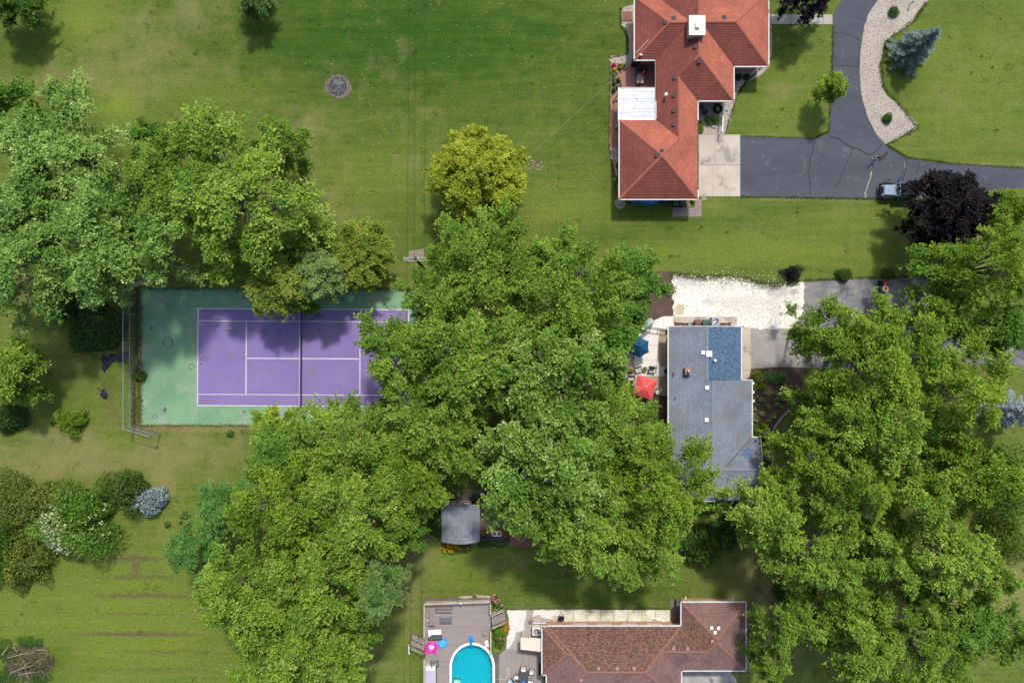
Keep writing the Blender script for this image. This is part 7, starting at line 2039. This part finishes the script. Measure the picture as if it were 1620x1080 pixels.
for i, (px, py, rx, ry, h, mt, lb, kw) in enumerate([
    (1255,431,15,13,1.3,L_purple,"dark red purple shrub at the north edge of the white stone yard",dict(tb=.2,rough=.35,open_=.5)),
    (1337,434,14,12,1.1,L_bush,"round clipped shrub at the worn driveway's north edge, the larger left one",dict(tb=-.1)),
    (1408,431,11,10,1.1,L_bush,"round clipped shrub directly above the two tubs",dict(tb=.1)),
    (1034,640.5,8.5,8,.9,L_bush,"round clipped shrub just below the red umbrella",dict(tb=-.02)),
    (1035.5,662,9,9,.8,L_dark,"glossy dark leaved shrub below the round clipped one in the mulch",dict(tb=.15,open_=.3)),
    (1416,17,9.5,9.5,.8,L_dark,"tufted green shrub at the pebble bed's upper end",dict(tb=.25,open_=.4)),
    (1406,186,9,9,.8,L_dark,"tufted green shrub at the pebble bed's lower end",dict(tb=.22,open_=.4)),
    (1170,120.5,6,6,1.0,L_dark,"clipped dark ball shrub in the pebble bed, the left of two",dict(tb=-.2,rough=.03)),
    (1183,120.5,6,6,1.0,L_dark,"clipped dark ball shrub in the pebble bed, the right of two",dict(tb=-.2,rough=.03)),
    (1127,190,13,9,.6,L_sage,"spiky variegated yucca clump in the pebble courtyard",dict(open_=.5,tb=.1,leaf=.28)),
    (1109,201,5,11,.4,L_lime,"bright low green plant along the courtyard wall",dict(tb=-.05)),
    (977,262,3,6,.4,L_bush,"narrow green shrub by the garage's west wall, upper one",{}),(977,285,3.5,7,.5,L_bush,"narrow green shrub by the garage's west wall, lower one",{}),
    (1097,317,5,4,.5,L_lime,"small lime plant at the garage's southeast corner",{}),
    (1218,596,16,10,.5,L_sage,"variegated leafy clump at the upper left of the front mulch bed",dict(tb=.1,flowers=(L_white,14,None,.1))),
    (1231,598,14,11,.6,L_sage,"silver edged clump right of the variegated one in the front bed",dict(tb=.0)),
    (1200,597,9,11,.4,L_lime,"yellow green groundcover at the corner by the garage walk",dict(tb=.2,flowers=(L_gold,14,None,.09))),
    (1193,612,8,7,.3,L_yellow,"golden moss patch against the grey roofed house's front",dict(tb=.1)),
    (1207,611,8,5,.25,L_yellow,"smaller golden moss patch in the front bed",dict(tb=.0)),
    (1197.5,682,10,11,1.0,L_dark,"glossy deep green shrub at the inner corner of the small wing",dict(tb=.12)),
    (1208.5,673,6.5,7,.6,L_yellow,"golden leaved shrub above the cream hydrangea",dict(tb=.05)),
    (1212,689,5.5,5.5,.7,L_white,"cream white hydrangea beside the deep green shrub",dict(tb=.0)),
    (1219.5,724,5.5,6,.7,L_white,"cream white hydrangea beside the small wing's east end",dict(tb=.0)),
    (1204,701,6,8,.7,L_dark,"leafy dark hosta right of the small wing's corner",dict(tb=.2)),
    (1213,700,5,6,.6,L_sage,"grey green shrub between the two hydrangeas",{}),
    (1207,726,8,10,.8,L_bush,"rounded green shrub against the small wing's east end",dict(tb=-.05)),
    (1212,740,8,8,.6,L_olive,"olive brown shrub in the lower front bed",{}),
    (1223.5,751,7,8,.8,L_sage,"variegated round shrub at the lower tip of the front bed",dict(tb=.12)),
    (1208,750,5,7,.5,L_dark,"small dark shrub beside the small wing",{}),
    (752,785,10,8,1.2,L_blue,"small blue spruce half hidden by the trees behind the shed",dict(tb=-.1)),
    (789,778,11,9,1.5,L_blue,"teal conifer bush between the shed yard and the grove",dict(tb=-.15)),
    (693,830,18,26,1.1,L_dark,"dark leafy bed plants on the west side of the grey roofed shed",dict(tb=.1,flowers=(L_white,20,None,.08))),
    (712,868,16,7,.6,L_bush,"golden daylily clump below the grey roofed shed",dict(flowers=(L_gold,110,None,.13))),
    (736,864,10,4,.5,L_bush,"pink flowering clump under the grey roofed shed's south wall",dict(flowers=(L_pink,22,None,.10))),
    (768,862,14,6,.4,L_dark,"low green hosta row south of the dark timber, left part",dict(tb=.25,leaf=.17)),(792,861,13,6,.4,L_dark,"low green hosta row south of the dark timber, right part",dict(tb=.25,leaf=.17)),
    (767,842,7,4,.35,L_olive,"green seedlings in the left raised bed",dict(tb=.2,lift=.2)),(800,844,6,4.5,.35,L_lime,"bright greens in the right raised bed",dict(lift=.2,tb=-.1)),
    (783,948,6,8,.9,L_bush,"pink flowering shrub at the deck's northeast corner",dict(flowers=(L_pink,40,None,.13))),
    (789,962,9,6,.6,L_dark,"leafy plants with white blooms by the east deck stairs",dict(tb=.1,flowers=(L_white,26,None,.1))),
    (790,1003,13,14,1.0,L_lime,"bright green shrub with pink blooms between deck and concrete pad",dict(tb=-.2,flowers=(L_pink,16,None,.12))),
    (800,993,6,11,.7,L_olive,"orange flowering clump at the concrete pad's edge",dict(flowers=(L_orange,60,None,.12))),
    (784,1028,4,5,.4,L_lime,"small yellow lime plant by the pool's east side",dict(tb=.25)),
    (790,1020,8,6,.7,L_bush,"green shrub below the bright shrub by the pool deck",dict(tb=.0)),
    (971.5,103.5,4.2,4.2,.5,L_pink,"magenta flowering plant in the brick patio's top left corner",dict(stems=False)),
    (981,104.5,4.5,4.2,.5,L_bush,"yellow flowering plant beside the magenta one",dict(flowers=(L_gold,22,None,.10))),
    (971,111.5,4,4,.5,L_bush,"yellow flowering plant below the magenta one",dict(flowers=(L_gold,22,None,.10))),
    (989,104.5,3.3,3.3,.6,L_dark,"potted green shrub right of the yellow flowers",dict(tb=.25)),
    (971.5,119,3.5,4,.5,L_sage,"grey green potted plant third down the patio's west edge",{}),
    (970.5,124.5,3,3,.5,L_bush,"small potted green plant fourth down the patio's west edge",{}),
    (978,125.5,3.6,3.6,.6,L_dark,"potted fern second column of the patio's plants, upper",dict(tb=.28)),
    (972,131,3.4,3.6,.6,L_dark,"potted fern fifth down the patio's west edge",dict(tb=.28)),
    (976.5,137.5,2.8,2.8,.5,L_dark,"potted dark plant just above the white cover's corner",dict(tb=.15)),
    (971,142,3.8,4,.6,L_dark,"potted fern lowest on the patio's west edge",dict(tb=.28)),
    (998,586,4,3,.4,L_bush,"orange flowers in the dark planter by the paver grid",dict(lift=.3,flowers=(L_orange,14,None,.08))),
    (1020.5,583,2.8,2.8,.25,L_lime,"bright plant growing in the round patio planter",dict(lift=.4)),
    (984,597,4.5,4,.4,L_olive,"red and yellow flowers in the planter by the paver corner",dict(lift=.3,flowers=(L_gold,12,None,.1))),
    (1057,524,3,3,.5,L_rust,"reddish plant in the sand bed below the white rail fence",{}),
    ]):
    a_ = dict(leaf=.10, cat="plant" if max(rx,ry) < 9 else "shrub"); a_.update(kw)
    nm = lb.split()
    base = "shrub" if "shrub" in lb or "bush" in lb else ("flower_clump" if "flower" in lb or "bloom" in lb or "lily" in lb else ("conifer" if "spruce" in lb or "conifer" in lb else "garden_plant"))
    bush(base, lb, px, py, rx, ry, h, mt, 200+i, **a_)
L_mag = leafmat("magenta_petal_leaves", (.35,.01,.13), (.60,.02,.26), (.75,.10,.42), .2)
for o in bpy.data.objects:
    if o.get("label") == "magenta flowering plant in the brick patio's top left corner":
        for c_ in KIDS(o): c_.data.materials[0] = L_mag
# hostas dotted through the front mulch bed
rh = random.Random(77); proto = None
WHERE = {}
HB = [(1213,621),(1223,621.5),(1230,622),(1239,621),(1242,626),(1228,629),(1234,630),(1240,630),(1228,638),(1245,617),(1197,628),(1192,634),(1199,641),(1211,640),(1216,643),(1206,655),(1193,646),(1196,664),(1192,657),(1217,664),(1224,658),(1236,644),(1205,633),(1252,612),(1247,602)]
HL = ["hosta at the left end of the upper row in the mulch","hosta second from the left in the upper row","hosta third from the left in the upper row","hosta fourth in the upper row, beside the seedling gap","hosta just right of the upper row's fourth plant",
      "hosta in the leafy knot, its left one","hosta in the leafy knot, its middle one","hosta in the leafy knot, its right one","hosta just below the leafy knot","hosta directly under the silver edged clump, to its right",
      "topmost hosta hugging the grey roof's front gutter","second hosta down along the grey roof's front gutter","third hosta down, slightly off the gutter","hosta alone in mid mulch, the left of two","hosta alone in mid mulch, the right of two",
      "hosta above the golden leaved shrub","hosta at the gutter halfway down the bed","hosta at the gutter near the golden leaved shrub","hosta at the gutter above the glossy green shrub","hosta beside the curved edging next to the golden leaved shrub",
      "hosta above the curved edging, the lower right one","hosta near the top of the curved edging","hosta between the gutter row and the mid mulch pair","hosta under the lime maple branches, lower one","hosta under the lime maple branches, upper one"]
where = ["at the top of the bare mulch","second from the left in the upper row","third in the upper row","at the right end of the upper row","just under the upper row's right end"]
for i, (px, py) in enumerate(HB):
    if proto is None:
        proto = bush("hosta_plant", HL[0], px, py, 4.2, 3.8, .35, L_hosta, 300, "small hostas in the front mulch bed", leaf=.17, cat="plant", stems=False, n=150, tb=.05)
    else:
        x, y, _ = P(px, py, .2); c = copy_thing(proto, (x,y,0), rh.uniform(0,6.28), HL[i])
        s_ = rh.uniform(.6,1.25); c.scale = (s_,s_,s_)

# brush pile
bx, by, _ = P(45,1048,.4)
pile = empty("brush_pile", (bx,by,0), "heap of dry cut branches in the lower left corner", "brush pile")
mb = MB(); rb = random.Random(5)
for i in range(520):
    r = 2.7*math.sqrt(rb.random()); a = rb.uniform(0,6.28); x = bx+r*math.cos(a)*1.05; y = by+r*math.sin(a)*.75-.1
    z = .06+.75*(1-(r/2.9)**2)*rb.uniform(.25,1); L = rb.uniform(.4,1.3); t = rb.uniform(0,3.14)
    e = (math.cos(t)*L/2, math.sin(t)*L/2, rb.uniform(-.15,.15)); k = (rb.uniform(-.08,.08), rb.uniform(-.08,.08), .03)
    rr = rb.uniform(.01,.03)
    mb.tube([(x-e[0],y-e[1],z-e[2]),(x+k[0],y+k[1],z+k[2]),(x+e[0],y+e[1],z+e[2])],[rr,rr*.85,rr*.5],4,m=rb.choice([0,0,0,1,2]))
mb.build("twigs", [M("dry_brown_twig",(.105,.072,.055),famt=.2), M("pale_twig",(.24,.19,.15),famt=.2), M("dark_twig",(.07,.05,.042),famt=.2)], pile, kind="stuff")
for (a_, b_) in (((3,1036,.7),(14,1021,.5)),((20,1023,.4),(27,1030,.5)),((60,1028,.3),(75,1029,.3)),((12,1040,.9),(54,1031,.8)),((35,1056,.95),(48,1046,1.0)),((16,1064,.7),(52,1052,.9)),((28,1067,.6),(62,1062,.6)),((40,1065,.5),(50,1080,.2)),((10,1077,.2),(18,1064,.4))):
    mb = MB(); p0 = Vector(P(*a_)); p1 = Vector(P(*b_)); mb.tube([p0,p0.lerp(p1,.5)+Vector((.05,.08,.05)),p1],[.075 if a_[0] < 30 and a_[1] < 1040 else .045,.045,.02],5)
    mb.build("branch", M("pale_cut_branch",(.34,.26,.185),(.24,.185,.14),3), pile)
for i, (px, py, rx, ry) in enumerate([(5,1032,16,18),(8,1070,22,14),(62,1052,18,16),(45,1018,22,9),(58,1074,20,12)]):
    bush("weed_clump", ["green weeds at the left frame edge above the brush pile","green weeds at the brush pile's lower left","green weeds right of the brush pile","dark weeds behind the brush pile","green weeds below the brush pile on its right"][i], px, py, rx, ry, .5, L_dark, 400+i, leaf=.12, tb=.22, cat="weeds", rough=.3, open_=.5, n=1800)
# rocks and twigs in the small stony spot of the upper lawn
mb = MB()
for i in range(60):
    a = rs.uniform(0,6.28); r = .85*math.sqrt(rs.random()); q = P(847,262); mb.dome((q[0]+r*math.cos(a),q[1]+r*.75*math.sin(a),0),rs.uniform(.04,.12),rs.uniform(.04,.09),.05,7,2,m=rs.choice([0,1,2]))
tag(mb.build("stones", [m_stone, m_dirt, m_pebble]), "small scatter of stones on the bare spot in the lawn", kind="stuff")
# fallen leaves and clover heads on the lawns
mb = MB()
for i in range(900):
    px, py = rs.uniform(0,1620), rs.uniform(0,1080)
    if i < 350: px, py = rs.uniform(480,960), rs.uniform(0,420)
    x, y, _ = P(px,py); s_ = rs.uniform(.03,.075)
    mb.add([(x-s_,y,.03),(x,y-s_*.7,.035),(x+s_,y,.03),(x,y+s_*.7,.04)], [(0,1,2,3)], rs.choice([0,0,1]))
tag(mb.build("fallen_leaves", [M("yellow_fallen_leaf",(.40,.30,.08),famt=0), M("tan_fallen_leaf",(.42,.34,.22),famt=0)]), "tiny pale fallen leaves scattered on the lawns", kind="stuff")
def clumps(n, seed):
    r = np.random.RandomState(seed); out = []
    while len(out) < n:
        cx_, cy_ = P(r.uniform(-20,1640), r.uniform(-20,1100))[:2]; k = r.randint(4,22); sp = r.uniform(.08,.45)
        for _ in range(k): out.append((cx_+r.normal(0,sp), cy_+r.normal(0,sp*.7), 0))
    return out
# grass tufts that break the edges of paving and beds
def tufts(pts_px, n, spread, seed):
    r = np.random.RandomState(seed); out = []
    P0 = [P(*p)[:2] for p in pts_px]
    for k in range(n):
        i = r.randint(0, len(P0)-1); t = r.rand(); out.append((P0[i][0]+(P0[i+1][0]-P0[i][0])*t+r.normal(0,spread), P0[i][1]+(P0[i+1][1]-P0[i][1])*t+r.normal(0,spread), .0))
    return out
T_ = []
T_ += tufts([(1062,434),(1085,437),(1112,440),(1140,438),(1175,441),(1200,448),(1225,452),(1245,448),(1262,447)], 2600, .22, 1)
T_ += tufts([(1100,443),(1150,446),(1200,452),(1235,455)], 500, .35, 2)
T_ += tufts([(1171,311.5),(1300,313.5),(1400,315)], 900, .07, 3)+tufts([(1171,216),(1290,218),(1311,208),(1316,110),(1318,40)], 900, .07, 4)+tufts([(1402,229),(1434,249),(1500,258),(1620,266)], 900, .07, 5)
T_ += tufts([(1403,229),(1451,202),(1428,172),(1397,138),(1393,105),(1401,66),(1446,33),(1466,4)], 1500, .12, 6)
T_ += tufts([(222,673),(480,672),(600,673)], 1500, .10, 7)+tufts([(219,457),(222,673)], 1800, .22, 8)+tufts([(219,457),(640,458)], 1500, .12, 9)
T_ += tufts([(801,963),(1060,962)], 900, .06, 10)+tufts([(1271,444),(1352,440),(1460,438)], 900, .10, 11)+tufts([(214,455),(214,673)], 1800, .35, 12)
T_ += tufts([(965,100),(964,235),(978,318)], 500, .06, 13)+tufts([(982,12),(982,40),(993,60),(993,85),(963,92)], 500, .06, 14)+tufts([(1220,92),(1180,131),(1166,150),(1147,212)], 600, .07, 15)
PV = []  # paved or covered rectangles (px) where no weed clumps grow
for q_ in ((1171,205,1360,314),(1310,0,1375,230),(1360,225,1640,312),(215,450,745,676),(960,80,1220,345),(1055,430,1470,800),(975,495,1060,700),(665,940,1185,1100),(690,770,870,870),(1440,430,1640,600),(1360,0,1480,225)): PV.append(q_)
for c_ in clumps(15000, 21):
    u_, v_ = c_[0]*14+810, 540-c_[1]*14
    if not any(a<u_<c and b<v_<d for a,b,c,d in PV): T_.append(c_)
T_ = np.array(T_); m = len(T_)
rg = np.random.RandomState(9)
az = rg.uniform(0,6.28,m*3); dd = np.stack([np.cos(az)*.6,np.sin(az)*.6,np.full(m*3,.6)],-1); cc_ = np.repeat(T_,3,0)+dd*.06
gr = bpy.data.objects.new("grass", None); WLOC["grass_tufts"] = Vector((0,0,0))
class _Z: name = "zero_offset"
def free_leaves(name, c, d, nrm, L, W, tint, mat, label):
    e = bpy.data.objects.new("tmp", None); WLOC[e.name] = Vector((0,0,0))
    o = leaves_mesh(name, c, d, nrm, L, W, tint, mat, e); o.parent = None
    bpy.data.objects.remove(e); return tag(o, label, kind="stuff")
bpy.data.objects.remove(gr)
L_grass = leafmat("grass_blades", (.060,.100,.014), (.100,.142,.022), (.17,.19,.045), .2)
free_leaves("grass", cc_, dd, unit(rg.normal(0,1,(m*3,3))+np.array([0,0,.8])), rg.uniform(.08,.18,m*3), rg.uniform(.02,.05,m*3), rg.uniform(.1,.9,m*3), L_grass, "ragged grass tufts along the edges of the paving")
for pr in PROTO.values():
    for ch in KIDS(pr): bpy.data.objects.remove(ch)
    bpy.data.objects.remove(pr)
print("leaves", NLEAF[0])
